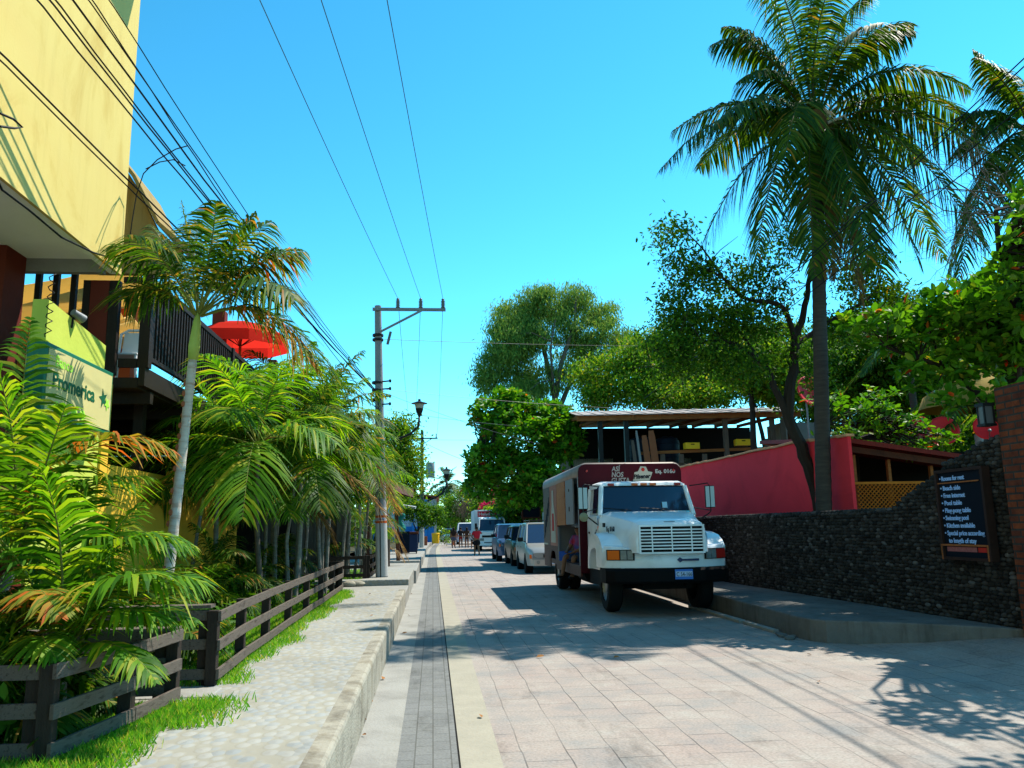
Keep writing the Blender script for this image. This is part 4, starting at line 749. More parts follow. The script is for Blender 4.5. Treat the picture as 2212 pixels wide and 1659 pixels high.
# painted board
t = thing('notice_board', 'black board with blue-white hostel lettering in a brown frame on the stone wall', 'sign board', (6.92, 10.1, 1.2))
y0, y1, z0, z1 = 9.66, 10.56, 1.12, 2.23; XB = 6.90
b = MB(); b.bb((XB, y0, z0), (XB+.08, y1, z1)); b.build('board', M_BOARD, t, world=True)
b = MB(); M_BF = mat('brown_frame', (.05, .022, .014), .7, (.03, .014, .01), 5.)
for a, c in (((XB-.03, y0-.045, z0-.04), (XB+.08, y0-.001, z1+.04)), ((XB-.03, y1+.001, z0-.04), (XB+.08, y1+.045, z1+.04)), ((XB-.03, y0, z1+.001), (XB+.08, y1, z1+.04)), ((XB-.03, y0, z0-.04), (XB+.08, y1, z0-.001))): b.bb(a, c)
b.build('frame', M_BF, t, world=True)
b = MB(); b.bb((XB-.018, y0+.06, 2.085), (XB-.002, y1+.03, 2.10)); b.build('batten', M_WOODO, t, world=True)
b = MB(); b.bb((XB-.03, y0-.01, 1.262), (XB-.003, y1+.05, 1.285)); b.bb((XB-.03, y0-.01, 1.08), (XB-.003, y0+.02, 1.261)); b.bb((XB-.03, y1+.02, 1.08), (XB-.003, y1+.05, 1.261)); b.build('lower_rail', M_WOODO, t, world=True)
b = MB(); b.bb((XB-.008, y0+.25, 1.19), (XB-.002, y1-.05, 1.25)); b.build('notice_strip', mat('pale_red_strip', (.35, .10, .10), .7, (.5, .2, .2), 30.), t, world=True)
b = MB(); b.bb((XB-.008, y0+.06, 1.19), (XB-.002, y0+.22, 1.25)); b.build('notice_strip', M_REDC, t, world=True, label='bright red end of the lower strip')
for i, s_ in enumerate(['• Rooms for rent', '• Beach side', '• Free internet', '• Pool table', '• Ping-pong table', '• Swimming pool', '• Kitchen available', '• Special price according', '   to length of stay']):
    wds = [.52, .42, .50, .42, .58, .52, .63, .80, .56][i]
    text_part(s_, .085, (XB-.004, y1-.03, 2.125-i*.099-(0 if i == 0 else .03)), (0, -1, 0), (0, 0, 1), M_LETB, t, world=True, bold=.0015, width=wds)
# ================================================================== PINK HOUSE, LEAN-TO, SHED
t = thing('pink_house', 'pinkish red rendered house wall with peach coping behind the stone wall', 'house', (8, 20, .3))
pf = [(14.95, .27), (14.95, 3.24), (17.0, 3.33), (20.6, 3.42), (27.5, 3.45), (27.5, .27)]
b = MB(); b.prism([pf[0], pf[1], (17.0, 3.33), (17.0, .27)], 'x', 8.0, 8.07); b.prism([(17.002, .27), (17.002, 3.33), (27.5, 3.45), (27.5, .27)], 'x', 8.02, 8.12); b.build('wall', M_PINK, t, world=True)
b = MB()
for i in range(32):
    Y = 14.93+i*.393; zt = np.interp(Y, [14.95, 17, 27.5], [3.24, 3.33, 3.45]); b.box((8.05, Y+.19, zt+.025+rnd.uniform(-.01, .01)), (.18, .385, .05))
b.build('coping', M_PEACH, t, world=True, bevel=.01)
t = thing('lean_to', 'dark lean-to with deep red sloping roof beside the pink house', 'lean-to', (9.2, 15.6, .3))
b = MB(); b.slab([(8.12, 15.3, 3.16), (12.9, 15.3, 2.47), (12.9, 19.5, 2.9), (8.12, 19.5, 3.55)], .09); b.build('roof', M_REDR, t, world=True)
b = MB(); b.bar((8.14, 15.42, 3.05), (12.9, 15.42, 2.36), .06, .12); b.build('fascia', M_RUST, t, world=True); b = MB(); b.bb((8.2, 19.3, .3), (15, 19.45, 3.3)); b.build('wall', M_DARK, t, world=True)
for x in (8.42, 9.15, 10.05, 10.9): b = MB(); b.bb((x, 15.6, .3), (x+.06, 15.68, 2.95-.145*(x-8.3))); b.build('post', M_WOODO, t, world=True)
t = thing('lattice_panel', 'orange wooden lattice panel closing the front of the lean-to', 'lattice', (9.3, 15.5, .3)); b = MB(); x0, x1, z0, z1 = 8.4, 11.2, .9, 2.33
def clipbar(mb, sgn, off, y):
    # line z = z0 + sgn*(x-off)
    P = []
    for x in (x0, x1): z = z0+sgn*(x-off); P.append((x, z))
    (xa, za), (xb, zb) = P
    def at(z): return off+(z-z0)*sgn
    c = []
    for (x, z) in P:
        if z < z0: x, z = at(z0), z0
        if z > z1: x, z = at(z1), z1
        c.append((x, z))
    if abs(c[0][0]-c[1][0]) > .03 and x0-.01 <= min(c[0][0], c[1][0]) and max(c[0][0], c[1][0]) <= x1+.01: mb.bar((c[0][0], y, c[0][1]), (c[1][0], y, c[1][1]), .012, .032, up=(0, 1, 0))
for i in range(-18, 60):
    off = x0+i*.085; clipbar(b, 1, off, 15.50); clipbar(b, -1, off+.04, 15.518)
b.build('slats', M_LATT, t, world=True); b = MB(); b.bb((x0-.05, 15.48, z1), (x1+.05, 15.53, z1+.05)); b.bb((x0-.05, 15.48, z0-.05), (x1+.05, 15.53, z0)); b.build('frame', M_LATT, t, world=True)
# shed
Y0 = 34.; t = thing('open_shed', 'open two-storey timber shed with corrugated roof above the delivery truck', 'shed', (10, Y0, .3))
b = MB(); nn = 36
for i in range(nn):
    xa = 5.9+i*.27; s = .03*math.sin(i*1.9); z_ = 6.42+.017*(xa-6); b.slab([(xa, Y0-1.5+s, z_-.35), (xa+.285, Y0-1.5+s, z_-.35), (xa+.285, Y0+1.2, z_+.18), (xa, Y0+1.2, z_+.18)], .02+.02*(i % 2)); b.slab([(xa, Y0+1.2, z_+.18), (xa+.285, Y0+1.2, z_+.18), (xa+.285, Y0+6.5, z_+.1), (xa, Y0+6.5, z_+.1)], .02+.02*(i % 2))
b.build('roof', M_ROOFM, t, world=True)
b = MB(); b.bar((5.9, Y0-1.3, 6.0), (15.5, Y0-1.3, 6.16), .12, .26); b.bar((6.2, Y0+1., 6.25), (15.5, Y0+1., 6.45), .12, .2); [b.bar((5.95+i*1.15, Y0-1.4, 6.02+.0195*i), (5.95+i*1.15, Y0+5, 6.4), .08, .14) for i in range(9)]; b.build('roof_beam', M_WOODO, t, world=True)
for x, m_, z1_ in ((8.0, M_BLKM, 6.1), (12.25, M_WOODG, 6.2), (14.3, M_WOODG, 6.2), (15.2, M_RUST, 6.2), (6.9, M_BLKM, 6.1)): b = MB(); b.bb((x-.09, Y0-1.2, .3), (x+.09, Y0-1.02, z1_)); b.build('post', m_, t, world=True)
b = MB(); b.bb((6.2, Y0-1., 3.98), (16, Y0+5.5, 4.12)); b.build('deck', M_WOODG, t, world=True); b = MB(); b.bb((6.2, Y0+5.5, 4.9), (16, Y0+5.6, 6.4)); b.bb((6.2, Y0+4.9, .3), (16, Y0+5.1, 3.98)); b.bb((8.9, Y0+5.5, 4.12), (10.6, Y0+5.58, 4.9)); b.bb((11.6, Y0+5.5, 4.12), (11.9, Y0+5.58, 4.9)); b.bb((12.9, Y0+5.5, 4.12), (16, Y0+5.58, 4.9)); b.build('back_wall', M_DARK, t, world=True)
b = MB(); b.bb((6.3, Y0+6, 4.0), (14.5, Y0+6.1, 5.0)); o = b.build('wattle_fence', M_WATT); tag(o, 'pale wattle fence seen through the openings of the open shed', 'fence')
b = MB(); b.bar((8.6, Y0-1.1, 4.55), (14.2, Y0-1.1, 4.72), .1, .12); b.build('railing', M_WOODO, t, world=True)
for x in (9.5, 10.3, 11.3, 12.9): b = MB(); b.bb((x-.1, Y0-1.12, 4.122), (x+.1, Y0-1.05, 4.5)); b.build('railing_post', M_WOODG, t, world=True)
for i, (x, lab) in enumerate(((8.95, 'left'), (10.1, 'right'))):
    b = MB(); b.lathe([(0, 0), (.5, 0), (.52, .1), (.52, 1.0), (.45, 1.15), (.2, 1.25), (0, 1.26)], n=20); [b.lathe([(.522, z), (.535, z+.03), (.522, z+.06)], n=20) for z in (.3, .6, .9)]; o = b.build('water_tank', M_TANK, smooth=True); o.location = (x, Y0+.2, 4.13); tag(o, 'black water tank on the shed deck, '+lab+' of the pair', 'tank', 'black water tanks on the shed deck')
for x, w_, h_, m_, l in ((8.28, .14, .95, M_WOODG, 'narrow grey board'), (8.5, .1, 1.35, M_GREYB, 'tall thin grey board'), (8.8, .26, 1.15, M_TERRA, 'left reddish board with rounded top'), (9.12, .3, 1.35, M_TERRA, 'right reddish board with rounded top'), (14.65, .25, 1.8, M_WOODG, 'tall pale slab'), (14.95, .22, 1.9, M_RUST, 'tall rust-coloured slab'), (13.9, .2, .9, M_WOODG, 'short pale slab')):
    b = MB(); P = [(-w_/2, 0), (w_/2, 0), (w_/2*.9, h_*.8), (w_/3, h_), (-w_/3, h_), (-w_/2*.9, h_*.8)]; b.prism(P, 'y', 0, .05); o = b.build('board', m_); o.location = (x, Y0-1.35, 4.13) if x < 10 else (x, Y0-1.4, 4.2); o.rotation_euler = (-.06, -.08 if x < 10 else .03, 0); tag(o, l+' leaning upright at the edge of the open shed', 'board')
for x, l in ((10.75, 'yellow crate on the shed railing between the two bright openings'), (12.95, 'yellow crate on the shed railing right of the middle post')):
    t = thing('crate', l, 'crate', (x, Y0-1.1, 4.83 if x > 12 else 4.70), group='yellow crates on the shed railing'); b = MB(); b.bb((-.3, -.18, 0), (.3, -.15, .26)); b.bb((-.3, .15, 0), (.3, .18, .26)); b.bb((-.3, -.15, 0), (-.27, .15, .26)); b.bb((.27, -.15, 0), (.3, .15, .26)); b.bb((-.27, -.15, 0), (.27, .15, .03)); b.build('body', M_CRATE, t); b = MB(); b.bb((-.08, -.185, .17), (.08, -.181, .21)); b.build('grip_hole', M_DARK, t)
b = MB(); b.bb((15.4, 34.5, 4.0), (17.5, 36, 6.0)); o = b.build('grey_panel_wall', M_GREYB); tag(o, 'pale grey wall piece right of the shed behind the forked tree', 'wall')
# red dishes
def dish(label, p, r, az=0.):
    t = thing('satellite_dish', label, 'satellite dish', tuple(p), az, 'red satellite dishes'); Mx = Matrix.Rotation(math.radians(75), 3, 'X')
    b = MB(); b.lathe([(r*k/6, .22*r*(k/6)**2) for k in range(7)], (0, 0, 0), 24, Mx); o = b.build('reflector', mat('red_dish', (.62, .02, .025), .5), t, smooth=True); o.modifiers.new('s', 'SOLIDIFY').thickness = .015
    b = MB(); b.tube([(0, -.02, -r*.9), (0, -r*.9, -.1)], .015, 5); b.ell((0, -r*.95, -.08), (.04, .07, .04), 8, 5); b.build('feed_arm', M_STEEL, t); b = MB(); b.tube([(0, .05, -.02), (0, .15, -.3), (0, .15, -2.2)], .03, 6); b.build('mast', M_STEEL, t)
dish('large red dish standing up behind the coconut trunk over the shed roof', PY(1748, 848, 21), .45, .2); dish('red dish showing above the lit almond leaves right of the coconut trunk', PY(2037, 932, 19), .37, -.3); dish('red dish half hidden by leaves at the brick pillar', PY(2133, 925, 17), .3, -.5); dish('red dish almost hidden by leaves, leftmost behind the lean-to', PY(1990, 925, 19.5), .3, 0.)
b = MB(); b.lathe([(.0, 1.1), (.35, 1.0), (1.2, .45), (1.35, .1), (1.2, .3), (.3, .8), (0, .9)], n=28); o = b.build('thatch_umbrella', M_THATCH, smooth=True); o.location = PY(2105, 890, 20); tag(o, 'yellow dry thatch sunshade edge under the dark trees by the brick pillar', 'thatch shade')
b = MB(); b.cyl((0, 0, 0), (0, 0, 3.4), .11, .1); o = b.build('grey_post', M_GREYB); q = PY(2106, 940, 19); o.location = (q.x+.1, q.y, .3); tag(o, 'plain grey post behind the leaves left of the brick pillar', 'post')
# hanging dark board by the parked minivan and white post
t = thing('dark_signboard', 'dark rectangular board in a brown frame behind the parked minivan', 'sign board', PY(1146, 1130, 40)); a_, c_ = PY(1130, 1117, 40), PY(1165, 1083, 40); b = MB(); b.bb((a_.x, 40, a_.z), (c_.x, 40.06, c_.z)); b.build('board', M_BOARD, t, world=True); b = MB(); frame_w = .07; b.bb((a_.x-.07, 39.97, a_.z-.07), (a_.x-.002, 40.08, c_.z+.07)); b.bb((c_.x+.002, 39.97, a_.z-.07), (c_.x+.07, 40.08, c_.z+.07)); b.bb((a_.x, 39.97, c_.z+.002), (c_.x, 40.08, c_.z+.07)); b.bb((a_.x, 39.97, a_.z-.07), (c_.x, 40.08, a_.z-.002)); b.build('frame', M_RUST, t, world=True); b = MB(); b.bb((a_.x, 39.99, .0), (a_.x+.09, 40.07, a_.z-.07)); b.bb((c_.x-.09, 39.99, .0), (c_.x, 40.07, a_.z-.07)); b.build('post', M_RUST, t, world=True)
b = MB(); b.cyl((5.75, 42, 0.1), (5.75, 42, 2.35), .12); o = b.build('white_post', M_PWHITE); tag(o, 'short white painted post behind the parked minivan', 'post')
# ================================================================== VEHICLES
M_TYRE = mat('tyre', (.014, .014, .014), .8); M_RIM = mat('rim_metal', (.30, .30, .30), .4, (.18, .17, .16), 6., metal=.6)
def wheel(parent, c, r, wd, dual=False, side=-1, name='wheel'):
    """c centre, axle along x"""
    Mx = Matrix.Rotation(PI/2, 3, 'Y'); b = MB(); h = wd/2; b.lathe([(r*.62, -h), (r*.9, -h), (r*.98, -h*.75), (r, -h*.3), (r, h*.3), (r*.98, h*.75), (r*.9, h), (r*.62, h), (r*.6, 0), (r*.62, -h)], c, 28, Mx); w_ = b.build(name, M_TYRE, parent, smooth=True)
    b = MB(); s = side; b.lathe([(r*.62, s*h*.8), (r*.55, s*h*.35), (r*.3, s*h*.5), (r*.26, s*h*.75), (0, s*h*.78)], c, 20, Mx)
    for k in range(5): a = k*PI*2/5; cc = Vector(c)+Vector((s*h*.52, math.cos(a)*r*.42, math.sin(a)*r*.42)); b.box(cc, (.012, r*.12, r*.12), M=Matrix.Rotation(-a, 3, 'X'))
    b.build('rim', M_RIM, w_, smooth=True); return w_
def ringxz(y, w, z0, z1, r=.08, top=None):
    tw = top if top is not None else w
    return [(-w, y, z0), (-w, y, z0+(z1-z0)*.5), (-tw, y, z1-r), (-tw+r*.35, y, z1-r*.3), (-tw+r*1.2, y, z1), (tw-r*1.2, y, z1), (tw-r*.35, y, z1-r*.3), (tw, y, z1-r), (w, y, z0+(z1-z0)*.5), (w, y, z0)]
# ---- the delivery truck
M_TW = mat('truck_white', (.84, .86, .88), .26, (.62, .63, .62), 1.7, spec=.5, c3=(.80, .82, .84), detail=10, dist=.6); M_MAR = mat('truck_maroon', (.055, .003, .008), .5, (.045, .003, .007), 2., spec=.2); M_SKIRT = mat('truck_skirt', (.10, .045, .038), .6, (.06, .028, .024), 3.)
M_SILV = mat('truck_roof_silver', (.32, .29, .27), .5, (.24, .21, .20), 4., metal=.2); M_GLS = mat('windscreen', (.012, .02, .045), .05, spec=.9); M_UND = mat('chassis_black', (.008, .008, .008), .8)
M_AMB = mat('amber_lens', (.75, .13, .01), .3); M_REDL = mat('red_lens', (.40, .015, .01), .3); M_LENS = mat('headlight_lens', (.34, .36, .34), .12, (.2, .22, .22), 14., metal=.3); M_MIR = mat('mirror_glass', (.42, .47, .48), .25); M_CHR = mat('chrome', (.6, .6, .6), .2, metal=.9)
M_TORG = mat('wrap_orange', (.42, .13, .02), .45, (.30, .08, .015), 1.4); M_TPEA = mat('wrap_peach', (.36, .13, .085), .45, (.24, .06, .05), 1.4); M_TGRY = mat('wrap_grey', (.11, .085, .075), .5, (.08, .06, .055), 1.8); M_TCRM = mat('wrap_cream', (.36, .34, .28), .5)
T = thing('delivery_truck', 'white-nosed delivery truck with dark maroon beverage box parked at the right kerb', 'truck', (4.24, 14.4, 0), -.008)
# nose: lofted from side to side with wrapped corners
b = MB(); secs = []
for x, y, zt in ((-1.17, .75, 1.22), (-1.16, .55, 1.24), (-1.08, .40, 1.24), (-.85, .27, 1.22), (-.62, .16, 1.17), (-.3, .08, 1.14), (0, .05, 1.13), (.3, .08, 1.14), (.62, .16, 1.17), (.85, .27, 1.22), (1.08, .40, 1.24), (1.16, .55, 1.24), (1.17, .75, 1.22)):
    secs.append([(x, y, .85), (x, y-.01, .96), (x, y+.005, zt-.07), (x, y+.05, zt), (x, y+.3, zt+.03), (x, y+.3, .85)])
b.loft(secs); b.build('nose_panel', M_TW, T, smooth=True)
# hood
b = MB(); hs_ = [(-.02, .60, 1.12, 1.60, .14), (.05, .64, 1.12, 1.67, .14), (.35, .68, 1.1, 1.72, .16), (.8, .78, 1.1, 1.78, .16), (1.2, .88, 1.1, 1.83, .16), (1.62, .97, 1.1, 1.88, .16)]
b.loft([ringxz(y, w_+.04, z0, z1, r, w_) for y, w_, z0, z1, r in hs_]); hood = b.build('hood', M_TW, T, smooth=True)
for sx in (-1, 1):   # fenders
    out = [(.5, 1.20), (.62, 1.32), (.85, 1.43), (1.15, 1.48), (1.5, 1.46), (1.75, 1.36), (1.93, 1.15), (2.0, .78), (1.88, .78), (1.80, 1.0), (1.62, 1.15), (1.25, 1.21), (.92, 1.12), (.76, .95), (.74, .92), (.6, .92)]
    b = MB(); rings = []
    for x, s in ((.55, 1.), (.95, 1.), (1.10, .985), (1.16, .95)):
        rings.append([(sx*x, y, 1.0+(z-1.0)*s if z > 1.2 else z) for y, z in (out if sx < 0 else out[::-1])])
    b.loft(rings); b.build('fender', M_TW, T, smooth=True)
# grille
b = MB(); b.bb((-.56, -.035, 1.13), (.56, -.022, 1.575)); gr = b.build('grille', M_UND, T)
b = MB(); b.bb((-.60, -.055, 1.10), (.60, -.0225, 1.13)); b.bb((-.60, -.055, 1.575), (.60, -.0225, 1.605)); b.bb((-.60, -.055, 1.131), (-.565, -.0225, 1.574)); b.bb((.565, -.055, 1.131), (.60, -.0225, 1.574))
for i in range(7): z = 1.13+.0556*(i+1); b.bb((-.564, -.052, z-.012), (.564, -.0365, z+.012))
for x in (-.36, 0, .36): b.bb((x-.011, -.058, 1.132), (x+.011, -.0525, 1.573))
b.build('grille_slats', M_TW, gr)
# headlights follow the wrapped corner
for sx in (-1, 1):
    b = MB(); P = [(.64, .155), (.88, .265), (1.10, .40)]
    for (xa, ya), (xb, yb) in zip(P, P[1:]):
        q = [(sx*xa, ya, .985), (sx*xb, yb, .985), (sx*xb, yb, 1.175), (sx*xa, ya, 1.175)]; q = q if sx > 0 else q[::-1]; b.slab(q, .015)
    hl = b.build('headlight', M_BLACK, T)
    for nm, xa, ya, xb, yb, m_ in (('lens', .67, .145, .76, .19, M_LENS), ('lens', .775, .195, .875, .243, M_LENS), ('indicator', .895, .25, 1.085, .365, M_AMB if sx < 0 else M_REDL)):
        q = [(sx*xa, ya, 1.0), (sx*xb, yb, 1.0), (sx*xb, yb, 1.16), (sx*xa, ya, 1.16)]; q = q if sx > 0 else q[::-1]; b = MB(); b.slab(q, .02); b.build(nm, m_, hl)
b = MB(); b.prism([(.10, .985), (.15, 1.03), (.20, 1.0), (.50, 1.005), (.50, .965), (.20, .965), (.15, .94)], 'y', .03, .048); b.build('emblem', mat('emblem_dark', (.02, .03, .10), .4), T); b = MB(); b.bb((-.12, .0, 1.655), (.08, .005, 1.665)); b.build('hood_script', M_BLACK, T)
# bumper, plate
b = MB(); secs = []
for x, y in ((-1.16, .62), (-1.14, .34), (-1.0, .18), (-.6, .02), (0, -.05), (.6, .02), (1.0, .18), (1.14, .34), (1.16, .62)): secs.append([(x, y+.03, .58), (x, y, .62), (x, y, .80), (x, y+.04, .845), (x, y+.16, .845), (x, y+.16, .58)])
b.loft(secs); b.build('bumper', mat('bumper_black', (.007, .007, .008), .65, spec=.2), T, bevel=.01)
b = MB(); b.bb((.02, -.075, .655), (.34, -.055, .825)); pl = b.build('licence_plate', mat('plate_blue', (.03, .16, .55), .4), T); b = MB(); b.bb((.03, -.078, .70), (.33, -.0755, .79)); b.build('plate_band', mat('plate_pale', (.45, .55, .72), .5), pl)
text_part('C 54-166', .10, (.04, -.080, .708), (1, 0, 0), (0, 0, 1), M_BOARD, pl, name='plate_characters', width=.28)
# cab
b = MB(); cb = [(1.60, .95, .75, 1.72), (1.66, .96, .75, 1.84)]
b.loft([ringxz(1.60, .97, .75, 1.84, .1), ringxz(2.86, .99, .75, 1.84, .1)]); b.build('cab_body', M_TW, T)
b = MB(); b.loft([[(-.87, 1.86, 2.36), (-.87, 1.88, 2.43), (-.8, 1.92, 2.46), (.8, 1.92, 2.46), (.87, 1.88, 2.43), (.87, 1.86, 2.36)], [(-.91, 2.1, 2.36), (-.91, 2.1, 2.45), (-.8, 2.1, 2.50), (.8, 2.1, 2.50), (.91, 2.1, 2.45), (.91, 2.1, 2.36)], [(-.92, 2.86, 2.36), (-.92, 2.86, 2.45), (-.8, 2.86, 2.50), (.8, 2.86, 2.50), (.92, 2.86, 2.45), (.92, 2.86, 2.36)]]); b.build('cab_roof', M_TW, T, smooth=True)
WB, WT = [(-.95, 1.63, 1.80), (.95, 1.63, 1.80)], [(-.86, 1.86, 2.38), (.86, 1.86, 2.38)]
b = MB(); b.tube([WB[0], WT[0]], .05, 8); b.tube([WB[1], WT[1]], .05, 8); b.tube([(-.95, 2.83, 1.8), (-.90, 2.83, 2.38)], .05, 8); b.tube([(.95, 2.83, 1.8), (.90, 2.83, 2.38)], .05, 8); b.bb((-.93, 2.80, 1.8), (.93, 2.86, 2.37)); b.build('cab_pillars', M_TW, T, smooth=True)
b = MB(); n = 8; rg = []
for i in range(n+1): u = i/n*2-1; bow = .10*(1-u*u); rg.append([(u*.915, 1.645-bow, 1.80), (u*.915, 1.67-bow, 1.80), (u*.84, 1.875-bow, 2.385), (u*.84, 1.85-bow, 2.385)])
b.loft(rg); ws = b.build('windshield', M_GLS, T, smooth=True)
b = MB(); gk = []
for i in range(n+1): u = i/n*2-1; bow = .10*(1-u*u); gk.append((u*.92, 1.632-bow, 1.80))
for i in range(n, -1, -1): u = i/n*2-1; bow = .10*(1-u*u); gk.append((u*.845, 1.84-bow, 2.385))
b.tube(gk+[gk[0]], .014, 6, False); b.build('rubber_seal', M_BLACK, ws)
for x in (-.55, .2): b = MB(); b.tube([(x+.3, 1.50, 1.80), (x-.05, 1.555, 1.93)], .007, 4); b.tube([(x-.35, 1.55, 1.95), (x+.22, 1.54, 1.90)], .009, 4); b.build('wiper', M_BLACK, T)
b = MB(); b.bb((.55, 1.56, 1.83), (.85, 1.575, 1.88)); b.build('sticker', mat('cyan_sticker', (.15, .45, .55), .4), ws); b = MB(); b.box((.36, 1.60, 2.0), (.1, .012, .12), M=Matrix.Rotation(-.33, 3, 'X')); b.build('sticker', mat('pale_sticker', (.30, .50, .62), .4), ws)
b = MB(); b.slab([(-.955, 1.78, 1.86), (-.955, 2.42, 1.86), (-.905, 2.42, 2.38), (-.905, 1.96, 2.38)], .012); b.build('side_window', M_GLS, T); b = MB(); b.slab([(.955, 2.42, 1.86), (.955, 1.78, 1.86), (.905, 1.96, 2.38), (.905, 2.42, 2.38)], .012); b.build('side_window', M_GLS, T)
b = MB(); b.bb((-1.004, 1.72, .95), (-.991, 2.68, 1.80)); dr = b.build('door', M_TW, T, bevel=.01); b = MB(); b.bb((-1.02, 2.5, 1.45), (-1.005, 2.62, 1.49)); b.build('handle', M_BLACK, dr); b = MB(); b.bb((1.0, 1.72, .95), (1.012, 2.68, 1.80)); b.build('door', M_TW, T)
text_part('Pilsener', .34, (-1.006, 2.66, 1.05), (0, -1, .38), (0, .05, 1), M_BOARD, dr, width=.95, slant=.2)
for x in (-.66, -.17, .02, .21, .72): b = MB(); b.box((x, 1.885, 2.425), (.13, .05, .05)); b.build('marker_light', M_REDL if abs(x) > .5 else M_AMB, T, bevel=.005)
for sx, yo in ((-1, 1.55), (1, 1.6)):
    b = MB(); b.tube([(sx*.93, 1.75, 2.38), (sx*1.26, yo, 2.42), (sx*1.30, yo, 2.36), (sx*1.30, yo, 1.86), (sx*1.26, yo, 1.82), (sx*.97, 1.75, 1.62)], .013, 6); b.tube([(sx*.95, 1.75, 1.95), (sx*1.28, yo, 1.88)], .01, 6); ar = b.build('mirror_arm', M_BLKM, T)
    b = MB(); b.bb((sx*1.30-.10, yo-.0, 1.93), (sx*1.30+.10, yo+.04, 2.37)); mr = b.build('mirror', M_BLACK, T, bevel=.01); b = MB(); b.bb((sx*1.30-.088, yo-.008, 1.945), (sx*1.30-.01, yo-.001, 2.355)); b.bb((sx*1.30+.005, yo-.008, 1.945), (sx*1.30+.088, yo-.001, 2.355)); b.build('mirror_glass', M_MIR, mr)
b = MB(); b.lathe([(0, -.03), (.085, -.02), (.09, .0), (.05, .04), (0, .05)], (-1.30, 1.52, 1.78), 16, Matrix.Rotation(-PI/2, 3, 'X')); b.build('round_mirror', mat('gold_mirror', (.35, .30, .15), .3), T, smooth=True)
b = MB(); b.bb((-1.0, 1.62, 1.52), (-.985, 1.7, 1.6)); b.build('side_marker', M_AMB, T); b = MB(); b.bb((-.99, 1.15, 1.58), (-.95, 1.24, 1.66)); b.build('hood_latch', M_BLACK, T)
text_part('Eq. 0160', .13, (-.955, 1.05, 1.50), (.18, -1, .0), (0, 0, 1), M_BOARD, T, width=.40, bold=.002)
# box
W2, BY0, BY1 = 1.14, 2.95, 9.0
def rr(w, zb, zt, r): 
    P = [(-w, zb), (-w, zt-r)]+[(-w+r*(1-math.cos(a)), zt-r+r*math.sin(a)) for a in (PI/6, PI/3)]+[(-w+r, zt), (w-r, zt)]+[(w-r*(1-math.cos(a)), zt-r+r*math.sin(a)) for a in (PI/3, PI/6)]+[(w, zt-r), (w, zb)]; return P
b = MB(); b.prism(rr(W2, .62, 2.93, .16), 'y', BY0, BY0+.05); b.build('box_front', M_MAR, T, bevel=.012)
b = MB(); b.prism(rr(W2+.006, 2.68, 2.96, .17), 'y', BY0+.052, BY1); b.build('box_roof', M_SILV, T, smooth='all')
b = MB(); b.bb((W2-.05, BY0+.052, .62), (W2, BY1, 2.678)); b.bb((-W2, BY1-.05, .62), (W2-.052, BY1, 2.678)); b.build('box_side', M_MAR, T)
b = MB(); b.bb((-W2+.02, BY0+.052, .66), (W2-.06, BY1-.06, .78)); b.build('box_floor', M_SKIRT, T); b = MB(); b.bb((-.3, BY0+.06, .782), (-.25, 6.27, 2.675)); b.bb((-W2+.045, 6.27, .782), (-.25, 6.32, 2.675)); b.build('bay_wall', mat('bay_grey', (.16, .16, .17), .6), T)
for a_, c_ in (((-W2, BY0+.052, .78), (-W2+.05, BY0+.16, 2.677)), ((-W2, 3.75, 1.65), (-W2+.03, 4.85, 2.677)), ((-W2, 6.2, .78), (-W2+.04, 6.28, 1.6))): b = MB(); b.bb(a_, c_); b.build('bay_frame', mat('bay_frame_grey', (.20, .20, .21), .6), T); b = MB(); b.bb((-W2-.01, 4.25, 1.95), (-W2-.001, 4.33, 2.05)); b.bb((-W2-.01, 4.25, 2.4), (-W2-.001, 4.32, 2.46)); b.build('latch', M_BLACK, T)
for (ya, yb, m_, nm) in ((4.92, 6.25, M_TORG, 'orange shutter panel'), (6.29, 7.62, M_TPEA, 'peach shutter panel with a pale figure'), (7.66, 8.97, M_TGRY, 'grey shutter panel with dark script strokes')):
    b = MB(); z = 1.64 if m_ is M_TORG else 1.12; k = 0
    while z < 2.66: b.bb((-W2-.004-(.006 if k % 2 else 0), ya, z), (-W2+.04, yb, min(2.672, z+.128))); z += .13; k += 1
    sp_ = b.build('shutter_panel', m_, T, label=nm)
    if m_ is M_TPEA:
        b = MB(); P = [(6.5, 1.2), (7.4, 1.2), (7.3, 1.9), (7.15, 2.2), (7.1, 2.55), (6.85, 2.55), (6.8, 2.2), (6.6, 1.9)]; b.prism(P, 'x', -W2-.016, -W2-.011); b.build('bottle_picture', M_TCRM, sp_)
        b = MB(); P = [(6.75, 1.5), (7.15, 1.5), (7.1, 1.95), (6.8, 1.95)]; b.prism(P, 'x', -W2-.02, -W2-.017); b.build('red_label', M_REDC, sp_)
    if m_ is M_TGRY:
        b = MB(); [b.slab([(-W2-.012, 8.85-i*.2, 1.3+i*.15), (-W2-.012, 8.72-i*.2, 1.3+i*.15), (-W2-.012, 8.45-i*.2, 1.8+i*.15), (-W2-.012, 8.55-i*.2, 1.8+i*.15)], .004) for i in range(5)]; b.build('script_strokes', M_BOARD, sp_)
b = MB(); b.bb((-W2-.003, 6.3, 1.02), (-W2+.04, 8.97, 1.118)); b.bb((-W2+.0, 7.95, .55), (-W2+.04, 8.97, 1.018)); b.bb((-W2+.0, 6.3, .55), (-W2+.04, 6.45, 1.018)); b.bb((-W2+.0, BY0+.06, .55), (-W2+.04, 6.298, .778)); b.build('skirt', M_SKIRT, T)
